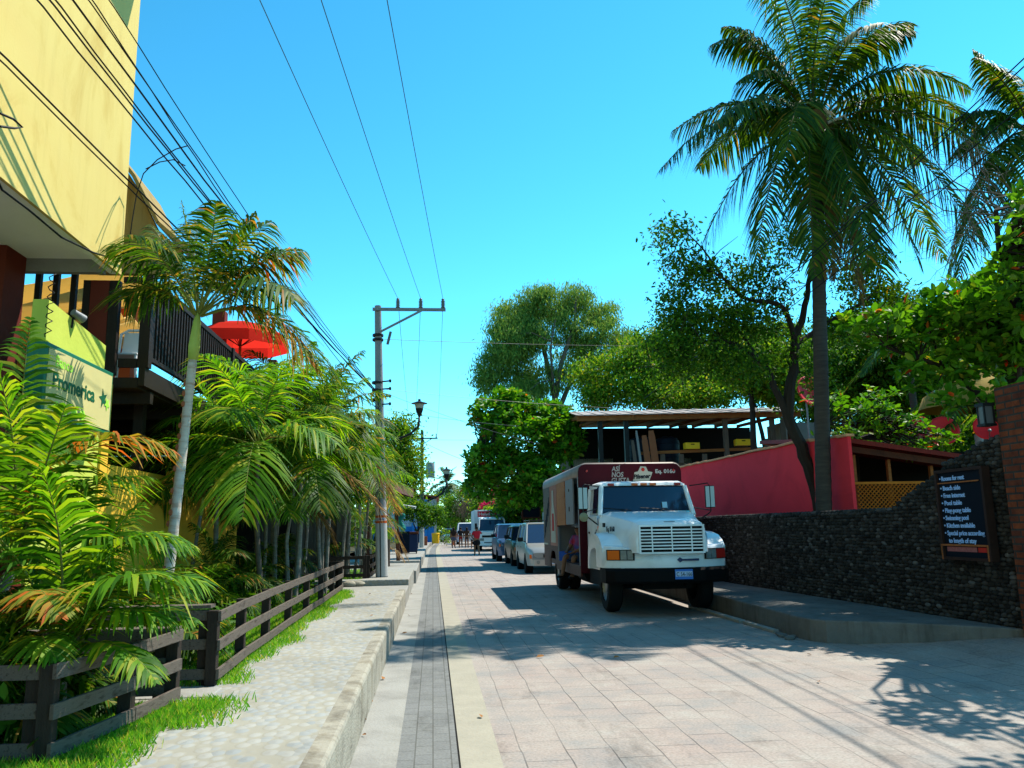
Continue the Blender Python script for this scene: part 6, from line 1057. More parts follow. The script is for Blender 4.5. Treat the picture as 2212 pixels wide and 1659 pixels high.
# ---- big coconut palm
def fr(c, t, **k): d = dict(ctrl=c, tip=t, n=84, L=.80, Wd=.046, droop=.85, lift=.08, sweep=.5, rad=.03, ragged=.12); d.update(k); return d
FR = [fr((-1.9, -.2, 1.0), (-3.6, -.4, -1.2)), fr((-.6, -.8, 1.15), (-1.5, -1.6, -1.4)), fr((-1.4, .6, .3), (-2.7, .9, -3.1)), fr((-1.1, -.5, .1), (-1.9, -.8, -3.3)), 
 fr((2.1, .2, 1.9), (4.0, .3, .3)), fr((1.5, .6, 1.9), (3.0, .9, 1.25)), fr((1.8, -.5, 1.1), (3.7, -.7, -1.2)), fr((1.3, -.9, .5), (2.7, -1.2, -3.1)), fr((.9, .8, .1), (2.1, 1.2, -3.4)), fr((1.9, .9, .6), (3.5, 1.3, -2.4)),
 fr((-.9, .2, 2.8), (-2.1, .3, 2.1), L=.65), fr((-1.0, -.3, 1.7), (-1.9, -.5, .75), L=.65), fr((-.5, .3, 3.0), (-1.0, .4, 5.0)), fr((.1, -.2, 3.0), (.3, -.3, 5.4)), fr((.6, .2, 3.2), (2.0, .3, 3.7)), fr((.7, -.4, 2.2), (1.95, -.8, 1.9)), fr((-.4, -.5, 2.8), (-1.5, -.9, 3.8)), fr((.3, .6, 3.0), (1.0, 1.3, 4.8)), fr((-.2, -.3, 2.0), (.1, -1.3, 3.0)),
 fr((1.1, -.6, 1.9), (2.9, -1.0, .5)), fr((-1.3, .5, 1.5), (-2.9, .8, .3)), fr((-1.5, -.7, 1.0), (-2.7, -1.1, -.6)), fr((1.6, .9, 1.3), (3.3, 1.5, .1)), fr((-.6, .3, 2.5), (-1.7, .5, 2.7)), fr((.9, -.2, 2.6), (2.3, -.3, 2.4)), fr((.2, -.8, 1.9), (.4, -2.2, 1.1)),
 fr((.8, -.7, .1), (1.4, -1.0, -3.4)), fr((-.9, 1.2, 1.4), (-1.7, 2.6, .3)), fr((.9, 1.3, 1.6), (1.8, 2.8, .5)), fr((-.2, 1.2, 1.8), (.1, 2.9, 1.4)),
 fr((.3, -.8, .0), (.3, -1.0, -3.4)), fr((-.5, -.5, .0), (-.7, -.8, -3.5)), fr((.5, .2, -.7), (.8, .2, -3.8), mat=LPD, L=.6, droop=1.), fr((-.3, -.1, -.8), (-.2, -.2, -3.4), mat=LPD, L=.5, droop=1.), fr((.2, .3, -.8), (.3, .4, -3.2), mat=LPD, L=.45, droop=1.)]
def coc_extra(t, c):
    r = random.Random(4)
    for i in range(7): b = MB(); a = i*.9; b.ell(c+Vector((.26*math.cos(a), .26*math.sin(a)-.05, -.32-.08*(i % 3))), (.10, .10, .13), 10, 7); b.build('coconut', mat('coconut_husk', (.16, .18, .04), .6, (.20, .12, .04), 5.), t, world=True, smooth=True)
    b = MB(); b.tube([c-Vector((0, 0, .9)), c-Vector((0, 0, .4)), c, c+Vector((0, 0, .7))], [.17, .26, .28, .14], 12); b.build('fibre_heart', M_HUSK, t, world=True, smooth=True)
    b = MB(); b.tube([c+Vector((.15, -.25, .05)), c+Vector((.45, -.4, .15)), c+Vector((.6, -.45, -.25))], [.035, .03, .008], 8); b.build('flower_spathe', mat('pale_spathe', (.5, .42, .3), .6), t, world=True, smooth=True)
palm('coconut_palm', 'tall coconut palm rising behind the stone wall in front of the pink house', (7.5, 15.35, .27), (8.2, 15.5, 9.9), (.16, .12), FR, LCO, M_RACD, M_COC, split=True, rings=.025, extra=coc_extra)
c2 = PY(2232, 290, 15.5); FR2 = [fr((-.5, -.2, 1.2), (-1.4, -.3, 1.6), L=.6), fr((-.8, .2, .9), (-1.7, .2, .4), L=.6), fr((-1.0, 0, .6), (-2.0, -.1, -.6)), fr((-1.3, -.5, .2), (-2.65, -.6, -3.7), L=.85), fr((-1.1, .5, .1), (-2.0, .8, -3.7), L=.85), fr((-.8, -.8, .2), (-1.3, -1.0, -3.5), L=.85), fr((0, -.6, 1.4), (.1, -1.6, 1.8)), fr((.6, 0, 1.6), (1.6, 0, 1.6)), fr((1.4, 0, 1.0), (3., 0, -1)), fr((.2, .5, 1.8), (.2, 1.4, 2.6)), fr((-.3, .3, 1.6), (-.7, .6, 2.4), L=.6)]
palm('coconut_palm', 'second coconut palm cut off by the right edge of the photo', (c2.x-.6, 15.5, .27), tuple(c2), (.17, .13), FR2, LCO, M_RACD, M_COC, split=True, rings=.02)
# ---- tall ringed palm
def fa(c, t, **k): d = dict(ctrl=c, tip=t, n=44, L=.58, Wd=.028, droop=.75, lift=.25, sweep=.65, rad=.014, ragged=.12, start=.2); d.update(k); return d
FA = [fa((-.35, .1, .75), (-.70, .2, 1.15)), fa((-.55, -.1, .85), (-1.05, -.2, .75)), fa((.25, .1, .85), (.65, .1, 1.3)), fa((.50, -.1, .85), (1.35, -.2, .75)), fa((.85, .1, .5), (1.85, .2, -.75), L=.72, n=56), fa((.75, -.4, .6), (1.35, -.8, .05), L=.62), fa((-.4, .5, .7), (-.8, 1.0, .6)), fa((.1, .5, .9), (.4, 1.1, .9)), fa((-.3, -.5, .75), (-.5, -1.1, .6)), fa((.5, .5, .7), (1.0, 1.0, .5)), fa((-.05, -.1, .7), (-.25, -.1, 1.35), L=.4, n=34), fa((.9, -.1, .35), (1.5, -.3, -.6), mat=LPO, L=.6), fa((-.1, .2, .9), (-.2, .4, 1.3)), fa((.35, -.3, .85), (1.0, -.6, .95)), fa((-.5, .0, .55), (-.95, .1, .25)), fa((.2, -.2, .9), (.3, -.5, 1.2)), fa((.6, .2, .9), (1.2, .3, .85), mat=LPO)]
for f in FA: f['ctrl'] = tuple(Vector(f['ctrl'])*.95); f['tip'] = (f['tip'][0]*.86, f['tip'][1]*.9, f['tip'][2]*.98)
M_RING = mat('ringed_trunk', (.52, .49, .43), .85, (.34, .22, .15), 3.2, .4, 30, c3=(.46, .42, .36), stretch=(1, 1, 6))
def ringmarks(t, c):
    b = MB(); r = random.Random(3); p0, p1 = Vector((-2.80, 9., .37)), Vector((-2.62, 9., 3.5))
    for i in range(26): u = (i+.5)/27; p = p0.lerp(p1, u); a = -PI/2+r.uniform(-2.2, -.4); rr_ = .060+(.047-.060)*u; d = Vector((math.cos(a), math.sin(a), 0)); b.ell(p+d*rr_, (.028, .028, .035), 6, 4)
    o = b.build('reddish_leaf_scars', M_TERRA, t, world=True, smooth=True); o['kind'] = 'stuff'
palm('ringed_palm', 'tall slender palm with pale ringed trunk and green crownshaft in front of the balcony', (-2.80, 9, .37), (-2.62, 9, 3.5), (.060, .047), FA, LP, M_RACH, M_RING, split=True, shaft=(.5, M_SHAFT), rings=.03, extra=ringmarks)
def areca(label, x, y, zc, ln, k=13, seed=0, r=.04, el=(80, 0), lm=LP, lean=0., n=40, L=None, tm=None, ori=2, group='feathery palms in the beds along the sidewalk', z0=.37, stems=1, dry=1):
    f = auto_fronds(k, ln, seed, el=el, n=n, L=L or .33*ln+.06, W=.011*ln+.014, lift=.25, sweep=.75, rad=.012, ragged=.15)
    for i in range(ori): f[-(2*i+2)]['mat'] = LPO
    for i in range(dry): f[-(2*i+1)]['mat'] = LPD; f[-(2*i+1)]['tip'] = tuple(Vector(f[-(2*i+1)]['tip'])+Vector((0, 0, -.35*ln)))
    dx = random.Random(seed).uniform(-.25, .25)*min(1, zc/3)
    def more(t, c):
        b = MB(); q = random.Random(seed+5)
        for i in range(stems): a = q.uniform(0, 6.3); b.tube([(x+dx*.3+.12*math.cos(a), y+.12*math.sin(a), z0), (x+.2*math.cos(a), y+.2*math.sin(a), z0+(zc-z0)*.5), (x+.08*math.cos(a), y+.08*math.sin(a), zc)], [r*.9, r*.7, r*.5], 7)
        if stems: b.build('side_stems', tm or M_PTR, t, world=True, smooth=True)
    return palm('feathery_palm', label, (x+dx, y, z0), (x, y, zc), (r, r*.75), f, lm, M_RACH, tm or M_PTR, rings=.02, extra=more, group=group, lean=random.Random(seed+1).uniform(-.08, .08), shaft=(.25, M_SHAFT) if zc > 1.8 else None)
AR = [(-2.62, 12.5, 2.65, 2.1, 13, 'feathery palm with slim grey leaning trunk and wide crown in the long bed'),
 (-3.7, 7.9, .6, .8, 8, 'low feathery palm against the yellow parapet, left of the ringed palm'), (-2.75, 8.6, .65, .8, 12, 'small bushy palm at the foot of the ringed palm'), (-3.5, 10.2, .7, .9, 8, 'low feathery palm in front of the yellow parapet, right of the ringed palm'),
 (-3.0, 11.2, .6, 1.0, 13, 'bushy ground-level palm in the middle of the long bed'), (-2.25, 14.2, 2.5, 1.9, 14, 'feathery palm with orange-tipped fronds behind the middle of the long fence'), (-2.95, 15.3, 3.2, 2.2, 14, 'taller feathery palm near the far end of the balcony'),
 (-2.2, 16.3, 3.3, 2.0, 14, 'feathery palm with hanging dry frond near the far end of the long fence'), (-3.0, 13.6, .7, 1.0, 12, 'bushy low palm between two slim palm trunks in the long bed'), (-2.35, 18.6, 3.45, 1.9, 14, 'feathery palm beside the driveway before the big pole'),
 (-3.1, 17.0, .9, 1.0, 10, 'low palm at the far cross fence'), (-2.0, 20.9, 3.0, 1.6, 13, 'feathery palm just left of the big pole'), (-1.75, 22.8, 2.6, 1.55, 13, 'yellow-green feathery palm reaching over behind the big pole'), (-2.3, 21.8, 1.1, 1.2, 10, 'low palm inside the short dark fence'),
 (-1.9, 25.6, 1.7, 1.3, 11, 'feathery palm right behind the big pole near the green pot'), (-2.4, 27.8, 3.3, 1.7, 12, 'feathery palm in front of the rusty stall roof'), (-2.9, 19.6, 3.6, 2.0, 13, 'feathery palm behind the driveway by the grey shed'), (-1.7, 28.9, .95, .8, 9, 'small potted-looking palm by the short brown post'), (-3.5, 13.8, 2.9, 1.8, 12, 'feathery palm close to the dark restaurant front'),
 (-3.2, 17.9, 3.9, 2.0, 12, 'feathery palm rising below the red parasol'), (-3.2, 12.6, 1.0, 1.0, 9, 'half-height palm behind the slim grey leaning trunk'), (-2.9, 14.7, 1.9, 1.5, 14, 'half-height palm among the trunks, middle of the long fence'), (-2.6, 16.9, 2.1, 1.5, 14, 'half-height palm at the far end of the long fence'), (-3.6, 13.2, 1.9, 1.4, 10, 'half-height palm against the dark restaurant opening'), (-2.35, 15.3, 2.9, 1.7, 15, 'full-crowned palm just behind the far half of the long fence')]
for i, (x, y, zc, ln, k, l) in enumerate(AR):
    areca(l, x, y, zc, ln, k, seed=20+i, r=.045 if zc > 2 else .035, el=(82, 8) if zc > 2 else (85, 20), lm=LP if i % 3 else LPB, n=38 if y < 20 else 30, ori=1 if i in (9, 12) else 0, stems=2 if zc > 2 and i % 2 else 0, dry=1 if i % 4 == 1 else 0, tm=M_PTD if i in (0,) else M_PTR)
def pxfr(cr, Y, cx_, cy_, Yc, tx, ty, Yt, **k): c = PY(cx_, cy_, Yc)-cr; t_ = PY(tx, ty, Yt)-cr; d = dict(ctrl=tuple(c), tip=tuple(t_), n=42, L=.56, Wd=.029, droop=.55, lift=.25, sweep=.75, rad=.012, ragged=.13, start=.12); d.update(k); return d
cr = PY(20, 1240, 6.3); F1 = [pxfr(cr, 6.3, 150, 850, 6.2, 375, 975, 6.2, mat=LPO), pxfr(cr, 6, 60, 950, 6.1, -20, 760, 6), pxfr(cr, 6, 40, 900, 6.3, 65, 690, 6.4, L=.4, mat=LPB), pxfr(cr, 6, 120, 1020, 6.1, 320, 1030, 6.1, mat=LPB), pxfr(cr, 6, -60, 980, 6.4, -160, 1020, 6.5), pxfr(cr, 6, 100, 1000, 5.9, 140, 880, 5.7, mat=LPB), pxfr(cr, 6, -50, 900, 5.9, -120, 820, 5.7), pxfr(cr, 6, 200, 1100, 5.9, 400, 1180, 5.9, mat=LPB), pxfr(cr, 6, 20, 950, 6.9, 60, 850, 7.4)]
palm('feathery_palm', 'tallest bright palm at the left edge, an orange-tipped frond arching over the bank sign', (-3.4, 6.4, .37), tuple(cr), (.05, .04), F1, LPB, M_RACH, M_PTR, rings=.02, group='feathery palms in the beds along the sidewalk')
cr = PY(130, 1420, 5.7); F2 = [pxfr(cr, 5.7, 230, 1070, 5.6, 420, 1180, 5.6, L=.4), pxfr(cr, 5.7, 150, 1150, 5.5, 90, 1010, 5.4, mat=LPB), pxfr(cr, 5.7, 280, 1180, 5.6, 440, 1260, 5.6), pxfr(cr, 5.7, 230, 1270, 5.4, 350, 1340, 5.3, L=.36), pxfr(cr, 5.7, 60, 1180, 5.6, -60, 1120, 5.6), pxfr(cr, 5.7, 40, 1190, 5.3, 130, 1330, 4.9, mat=LPO, L=.3), pxfr(cr, 5.7, 180, 1200, 5.8, 300, 1090, 6.0), pxfr(cr, 5.7, -20, 1290, 5.5, -120, 1380, 5.4), pxfr(cr, 5.7, 250, 1340, 5.2, 335, 1470, 5.0, L=.24, mat=LPB), pxfr(cr, 5.7, 300, 1270, 5.7, 420, 1340, 5.6, mat=LPB, L=.32), pxfr(cr, 5.7, 140, 1180, 5.9, 180, 1040, 6.2), pxfr(cr, 5.7, 60, 1330, 5.1, 120, 1420, 4.95, L=.25), pxfr(cr, 5.7, 190, 1230, 5.3, 330, 1240, 5.1, mat=LPB)]
palm('feathery_palm', 'low bushy sunlit palm right behind the nearest fence corner', (cr.x, 5.75, .37), tuple(cr), (.05, .04), F2, LPB, M_RACH, M_PTR, group='feathery palms in the beds along the sidewalk')
for i, (x, y, zc, ln, l) in enumerate(((-2.75, 5.5, .55, 1.0, 'dense ground palm just inside the nearest fence'), (-3.6, 5.6, .9, 1.3, 'bushy palm at the extreme left edge behind the nearest fence'), (-2.5, 6.1, .45, .5, 'small palm at the end of the nearest fence by the narrow path'), (-3.6, 8.6, .9, 1.0, 'palm below the bank sign with fronds against the yellow pier'), (-2.5, 7.7, .55, .9, 'small dark palm at the near corner of the long fence'), (-3.0, 5.1, .45, .9, 'low palm with brown lower fronds under the first fence rails'))):
    areca(l, x, y, zc, ln, 11, seed=60+i, el=(85, 22), lm=LPB if i % 2 else LP, n=44, stems=0, dry=2 if i == 5 else 0)
# ---- trees
def blob(px, py, Y, rx, rz=None, n=10, ry=None):
    c = PY(px, py, Y); s = Y/1750.*1.06; rz = rz or rx; return (tuple(c), (rx*s, (ry or rx)*s, rz*s), n)
def PP(*a): return [tuple(PY(x, y, Y)) for x, y, Y in a]
b0 = (5.95, 36, .1)
tree('almond_tree', 'round broad-leaved almond tree over the street behind the delivery truck', 'tree', [([b0, (5.6, 35.8, 1.8), (4.9, 35.4, 3.2), (4.2, 35, 5)], (.2, .07)), ([(5.5, 35.7, 2.0), (6.1, 35.5, 3.8), (6.0, 35.2, 5.2)], (.12, .04)), ([(4.9, 35.4, 3.2), (3.4, 34.6, 4.2), (2.2, 34.2, 4.6)], (.1, .03)), ([(4.5, 35.2, 4.2), (3.9, 36, 6.2)], (.08, .03))],
    [blob(1130, 940, 35, 100, 62, 480), blob(1070, 895, 35, 55, 38, 170), blob(1180, 905, 35, 60, 42, 190), blob(1055, 1000, 34.5, 52, 42, 190), blob(1215, 950, 34.5, 46, 46, 170), blob(1110, 1030, 35, 85, 38, 260), blob(1100, 865, 35, 40, 22, 80), blob(1170, 1040, 34, 50, 44, 140), blob(1035, 1045, 35, 32, 34, 70), blob(1130, 1075, 35, 60, 24, 110)], 'rosette', 9, .1, .27, LAL, M_BARK)
tree('eucalyptus_tree', 'very tall airy eucalyptus with drooping grey-green foliage above the shed', 'tree', [(PP((1190, 1100, 55), (1190, 960, 55), (1200, 870, 55), (1180, 780, 55), (1160, 680, 55)), (.38, .09)), (PP((1200, 900, 55), (1235, 820, 55), (1290, 740, 55), (1330, 690, 55)), (.2, .05)), (PP((1195, 880, 55), (1215, 780, 54), (1240, 700, 54), (1245, 640, 54)), (.2, .05)), (PP((1190, 960, 55), (1130, 860, 56), (1110, 760, 56), (1100, 690, 56)), (.2, .05)), (PP((1230, 830, 55), (1300, 800, 55), (1350, 760, 55)), (.1, .03)), (PP((1200, 870, 55), (1190, 760, 53), (1200, 690, 53)), (.12, .03))],
    [blob(1095, 700, 55, 36, 44, 56), blob(1150, 655, 55, 31, 30, 44), blob(1175, 640, 54, 24, 20, 24), blob(1240, 645, 55, 34, 27, 48), blob(1300, 680, 55, 34, 24, 40), blob(1345, 730, 55, 29, 28, 32), blob(1075, 780, 55, 31, 40, 48), blob(1125, 790, 56, 36, 44, 56), blob(1165, 730, 54, 31, 32, 36), blob(1255, 740, 55, 36, 28, 36), blob(1310, 770, 55, 32, 22, 24), blob(1060, 830, 55, 22, 20, 20), blob(1215, 700, 54, 22, 28, 20), blob(1140, 840, 55, 41, 16, 32), blob(1120, 730, 54.5, 45, 50, 60), blob(1200, 670, 55, 32, 24, 32), blob(1280, 710, 54.5, 45, 35, 40), blob(1180, 820, 55, 45, 30, 34), blob(1240, 810, 55, 45, 30, 30), blob(1090, 740, 54, 40, 50, 40), blob(1060, 800, 55, 30, 40, 26), blob(1140, 700, 56, 45, 45, 40), blob(1230, 760, 56, 50, 35, 34), blob(1300, 830, 55, 45, 22, 22), blob(1350, 790, 55, 28, 22, 16), blob(1120, 850, 54, 50, 18, 24)], 'hang', 70, .36, .29, LEU, M_BARKL)
tree('rain_tree', 'wide dark feathery tree directly behind the open shed', 'tree', [(PP((1480, 1000, 46), (1470, 900, 46), (1420, 830, 46), (1360, 790, 46)), (.35, .08)), (PP((1470, 900, 46), (1540, 820, 46), (1620, 770, 46)), (.25, .06)), (PP((1440, 860, 46), (1320, 850, 46), (1260, 830, 46)), (.18, .04)), (PP((1470, 880, 46), (1480, 800, 45), (1470, 740, 45)), (.2, .05))],
    [blob(1300, 810, 46, 60, 30, 30), blob(1370, 770, 46, 60, 30, 32), blob(1440, 740, 46, 65, 35, 36), blob(1520, 760, 46, 70, 35, 40), blob(1600, 750, 46, 65, 40, 36), blob(1350, 845, 45, 75, 24, 34), blob(1450, 830, 45, 80, 30, 45), blob(1560, 840, 45, 85, 30, 45), blob(1660, 820, 46, 60, 45, 36), blob(1290, 865, 46, 40, 18, 20), blob(1400, 800, 45, 70, 40, 50), blob(1540, 800, 45, 90, 45, 70), blob(1640, 800, 45, 60, 50, 50), blob(1470, 860, 44, 110, 22, 60)], 'fine', 120, .42, .19, LFT, M_BARK)
b4 = PY(1772, 1115, 16.6)
tree('forked_tree', 'dark forked tree leaning left behind the coconut trunk with sparse airy leaves', 'tree', [([(b4.x, 16.6, .27)]+PP((1765, 1080, 16.6), (1738, 985, 16.6), (1705, 900, 16.6), (1712, 800, 16.6), (1722, 720, 16.6)), (.155, .10)), (PP((1705, 905, 16.6), (1680, 850, 16.6), (1650, 790, 16.5), (1620, 762, 16.5)), (.10, .045)), (PP((1722, 720, 16.6), (1740, 660, 16.7), (1748, 600, 16.8), (1760, 540, 17)), (.085, .035)), (PP((1718, 735, 16.6), (1700, 680, 16.5), (1675, 655, 16.4), (1610, 645, 16.3), (1560, 600, 16.2), (1480, 560, 16)), (.07, .02)), (PP((1620, 762, 16.5), (1560, 735, 16.4), (1490, 745, 16.4), (1400, 760, 16.4)), (.045, .015)), (PP((1725, 740, 16.6), (1800, 690, 16.8), (1870, 650, 17), (1900, 620, 17)), (.06, .015)), (PP((1560, 600, 16.2), (1520, 540, 16.2), (1480, 500, 16.2)), (.03, .01)), (PP((1650, 790, 16.5), (1600, 720, 16.5), (1560, 690, 16.5)), (.035, .012))],
    [blob(1450, 510, 16, 40, 40, 15), blob(1485, 575, 16, 50, 38, 18), blob(1565, 590, 16.2, 55, 38, 19), blob(1505, 690, 16.4, 62, 36, 39), blob(1585, 700, 16.4, 62, 36, 36), blob(1430, 745, 16.4, 45, 30, 21), blob(1500, 770, 16.4, 65, 30, 33), blob(1650, 610, 16.4, 45, 35, 15), blob(1600, 790, 16.4, 60, 32, 30), blob(1700, 530, 17, 50, 40, 16), blob(1850, 570, 17, 55, 40, 19), blob(1885, 640, 17, 45, 35, 13), blob(1840, 490, 17, 30, 25, 7), blob(1680, 760, 16.8, 45, 40, 18), blob(1800, 720, 17, 50, 40, 21), blob(1470, 640, 16.4, 40, 26, 13), blob(1760, 800, 17, 45, 40, 18), blob(1560, 660, 16.6, 60, 36, 20), blob(1640, 700, 16.8, 50, 40, 20), blob(1680, 640, 17, 45, 36, 14), blob(1520, 600, 16.4, 40, 30, 12), blob(1860, 620, 17.2, 55, 40, 24), blob(1920, 650, 17.4, 45, 40, 18), blob(1830, 700, 17, 45, 30, 14), blob(1460, 700, 16.4, 40, 28, 14), blob(1450, 800, 16.8, 50, 26, 16)], 'leaf', 40, .17, .105, LDK, M_BARK, bare=24)
tree('almond_tree', 'large-leaved almond tree hanging over the stone wall at the right edge', 'tree', [([(9.6, 12.2, .27), (9.5, 12.2, 2.6), (9.2, 12, 4.2), (8.6, 11.6, 5.0)], (.16, .06)), ([(9.5, 12.2, 2.8), (8.6, 12.3, 3.9), (7.4, 12.3, 4.4)], (.08, .02)), ([(9.4, 12.1, 3.4), (9.0, 11.4, 4.6), (8.4, 10.8, 5.4)], (.07, .02)), ([(9.5, 12.2, 2.4), (8.9, 11.8, 3.0), (8.2, 11.4, 3.4)], (.05, .015))],
    [blob(1880, 700, 12.4, 38, 28, 7), blob(1950, 730, 12.4, 50, 34, 26), blob(2040, 690, 12.2, 60, 42, 44), blob(2130, 640, 11.8, 55, 45, 46), blob(2190, 740, 11.6, 50, 60, 54), blob(2090, 780, 12, 65, 45, 56), blob(2140, 700, 12.6, 70, 60, 50), blob(1975, 810, 12.3, 55, 32, 16), blob(2170, 860, 11.6, 50, 42, 20), blob(2200, 590, 11.4, 40, 40, 12), blob(2250, 660, 11.4, 60, 80, 26), blob(2060, 860, 12, 50, 30, 14), blob(1840, 690, 12.4, 22, 18, 3), blob(2300, 560, 11.5, 80, 70, 24), blob(2230, 880, 11, 60, 40, 14), ((10.2, 10.6, 4.9), (1.9, 1.7, .9), 190), ((9.9, 8.2, 5.0), (1.6, 1.4, .8), 120), ((8.9, 9.3, 5.2), (.9, .9, .4), 60), ((8.0, 8.3, 5.2), (1.3, 1.1, .6), 130), ((8.4, 10.3, 5.0), (.8, .7, .4), 50), ((7.7, 12.4, 4.75), (.9, .8, .35), 44), ((8.5, 13.2, 4.9), (.9, .8, .4), 44), ((8.9, 12.2, 5.2), (.9, .8, .4), 44), ((9.1, 11.4, 4.9), (1.3, .8, .6), 110), ((10.5, 12.3, 4.8), (1.6, 1.0, .8), 120), ((7.4, 6.6, 5.4), (.8, .8, .4), 40)], 'rosette', 8, .1, .19, LAL, M_BARK)
tree('almond_tree', 'sunlit almond foliage spreading over the lean-to roof behind the pink house', 'tree', [([(10.6, 19.5, .27), (10.4, 19.2, 2.5), (10.2, 18.6, 3.8)], (.12, .05)), ([(10.4, 19.2, 2.6), (9.4, 18.4, 3.6), (8.9, 18, 3.9)], (.06, .02))],
    [blob(1840, 885, 18, 45, 32, 20), blob(1900, 905, 18, 52, 34, 28), blob(1965, 930, 18, 50, 32, 28), blob(2025, 955, 18, 40, 24, 18), blob(1830, 930, 17.6, 34, 22, 10), blob(1780, 860, 18.6, 40, 22, 9), blob(1990, 975, 17.5, 30, 18, 9), blob(1900, 850, 18.5, 40, 22, 10)], 'rosette', 9, .1, .17, LAL, M_BARK)
BGT = [('dense green tree behind the pink house, left of the coconut trunk', [(1620, 800, 30, 60, 34, 26), (1680, 830, 30, 50, 30, 22), (1650, 780, 30, 50, 30, 18)], (1630, 1000, 30), LFT),
 ('dense green tree behind the pink house, just right of the coconut trunk', [(1820, 800, 27, 75, 45, 40), (1870, 750, 27, 55, 40, 24), (1790, 850, 27, 50, 35, 20), (1900, 820, 27, 50, 40, 24)], (1830, 1000, 27), LDK),
 ('dark tree in the background left of the brick pillar', [(1980, 850, 26, 75, 50, 40), (2060, 880, 26, 70, 50, 40), (2130, 900, 26, 60, 50, 30), (2020, 790, 26, 60, 40, 26), (1950, 780, 26, 50, 35, 20)], (2040, 1050, 26), LDK),
 ('dark tree in the background behind the almond leaves at the right edge', [(2180, 800, 27, 80, 90, 50), (2250, 780, 27, 80, 100, 50), (2120, 760, 27, 50, 50, 24)], (2190, 1050, 27), LDK),
 ('leafy tree low behind the shed and pink house roofs', [(1740, 860, 43, 80, 45, 45), (1840, 890, 43, 90, 50, 45), (1900, 840, 43, 80, 60, 40)], (1760, 1000, 43), LDK)]
BGT += [('dark bushy tree low behind the lean-to roof', [(1900, 960, 22, 60, 30, 26), (2000, 985, 22, 60, 30, 26), (2090, 980, 22, 60, 40, 26), (2150, 940, 22, 50, 50, 26)], (2060, 1060, 22), LDK)]
BGT += [('tall dark tree in the background right of the coconut trunk', [(1880, 720, 32, 70, 50, 34), (1960, 700, 32, 60, 50, 30), (2050, 740, 32, 70, 60, 34), (1800, 760, 32, 50, 40, 22)], (1950, 1050, 32), LDK), ('tall green tree in the background between the forked tree and the shed roof', [(1600, 760, 44, 70, 44, 34), (1680, 740, 44, 60, 44, 30), (1740, 790, 44, 60, 50, 30)], (1660, 1000, 44), LFT)]
for l, bl, bs, lm in BGT: p = PY(*bs); tree('background_tree', l, 'tree', [([(p.x, p.y, .27), tuple(p), tuple(PY(bl[0][0], bl[0][1], bs[2]))], (.2, .08))], [blob(*q[:5], int(q[5]*1.7)) for q in bl], 'fine' if lm is LFT else 'leaf', 110, .32, .18, lm, M_BARK)
for i, (px, py, Y, l) in enumerate(((1960, 745, 24, 'small dark palm among the background trees right of the coconut trunk'), (2125, 850, 20, 'yellowing palm in the shade left of the brick pillar'))):
    c = PY(px, py, Y); palm('background_palm', l, (c.x, Y, .27), tuple(c), (.13, .1), auto_fronds(14, 2.4, 90+i, el=(75, -25), n=40, L=.55, W=.045), LCO if i == 0 else LP, M_RACD, M_COC)
# bare twiggy branches at the right edge
b = MB(); r = random.Random(9)
def twig(p, d, L, rad, lv):
    if lv == 0 or L < .1: return
    q = [p]; 
    for k in range(4): d = (d+Vector((r.gauss(0, .2), r.gauss(0, .2), r.gauss(0, .2)))).normalized(); q.append(q[-1]+d*L/4)
    b.tube(q, [rad, rad*.85, rad*.7, rad*.6, rad*.5], 5)
    for k in (2, 3, 4, 4): twig(q[k], (d+Vector((r.gauss(0, .6), r.gauss(0, .5), r.gauss(0, .6)))).normalized(), L*.6, rad*.5, lv-1)
base_ = PY(2300, 500, 13.); b.tube([(base_.x+.6, 13, .27), (base_.x+.4, 13, 4), tuple(base_)], [.14, .1, .05], 7)
for tx, ty in ((1950, 430), (1900, 530), (2000, 480), (1850, 545), (2060, 400)): d = (PY(tx, ty, 13.4)-base_); twig(base_, d.normalized(), d.length*.55, .028, 4)
o = b.build('bare_tree', M_BARKL, smooth='all'); tag(o, 'leafless twiggy tree reaching in from the right edge below the coconut crown', 'tree')
# left side far trees
def simple_tree(name, label, base, blobs, kind, per, spread, size, lm, bark=None, rad=.2, group=None):
    c = Vector(blobs[0][0]); B = Vector(base); return tree(name, label, 'tree', [([tuple(B), tuple(B.lerp(c, .5)+Vector((.1, 0, 0))), tuple(c)], (rad, rad*.35))]+[([tuple(B.lerp(c, .45)), tuple((B.lerp(c, .5)+Vector(q[0]))/2), tuple(q[0])], (rad*.5, rad*.15)) for q in blobs[1:5]], blobs, kind, per, spread, size, lm, bark or M_BARK, group)
simple_tree('street_tree', 'green tree rising behind the left palms next to the big pole', (-3.2, 45, .3), [blob(850, 980, 45, 45, 55, 40), blob(870, 940, 45, 28, 40, 22), blob(820, 1000, 45, 40, 50, 26), blob(885, 1020, 45, 20, 50, 20), blob(855, 1060, 45, 35, 35, 18)], 'leaf', 110, .42, .19, LFT)
simple_tree('street_tree', 'small dark round-headed tree growing at the far power pole', (-1.1, 57.5, .3), [blob(900, 1105, 57, 30, 16, 20), blob(925, 1115, 57, 24, 14, 16), blob(880, 1100, 57, 18, 14, 8), blob(940, 1108, 57, 14, 10, 6)], 'leaf', 110, .3, .2, LDK, rad=.1)
simple_tree('street_tree', 'dense tree behind the rusty stall roof', (-6, 42, .3), [blob(780, 1010, 42, 60, 50, 30), blob(720, 1030, 42, 50, 45, 24), blob(820, 1060, 42, 40, 40, 18)], 'leaf', 90, .45, .2, LDK)
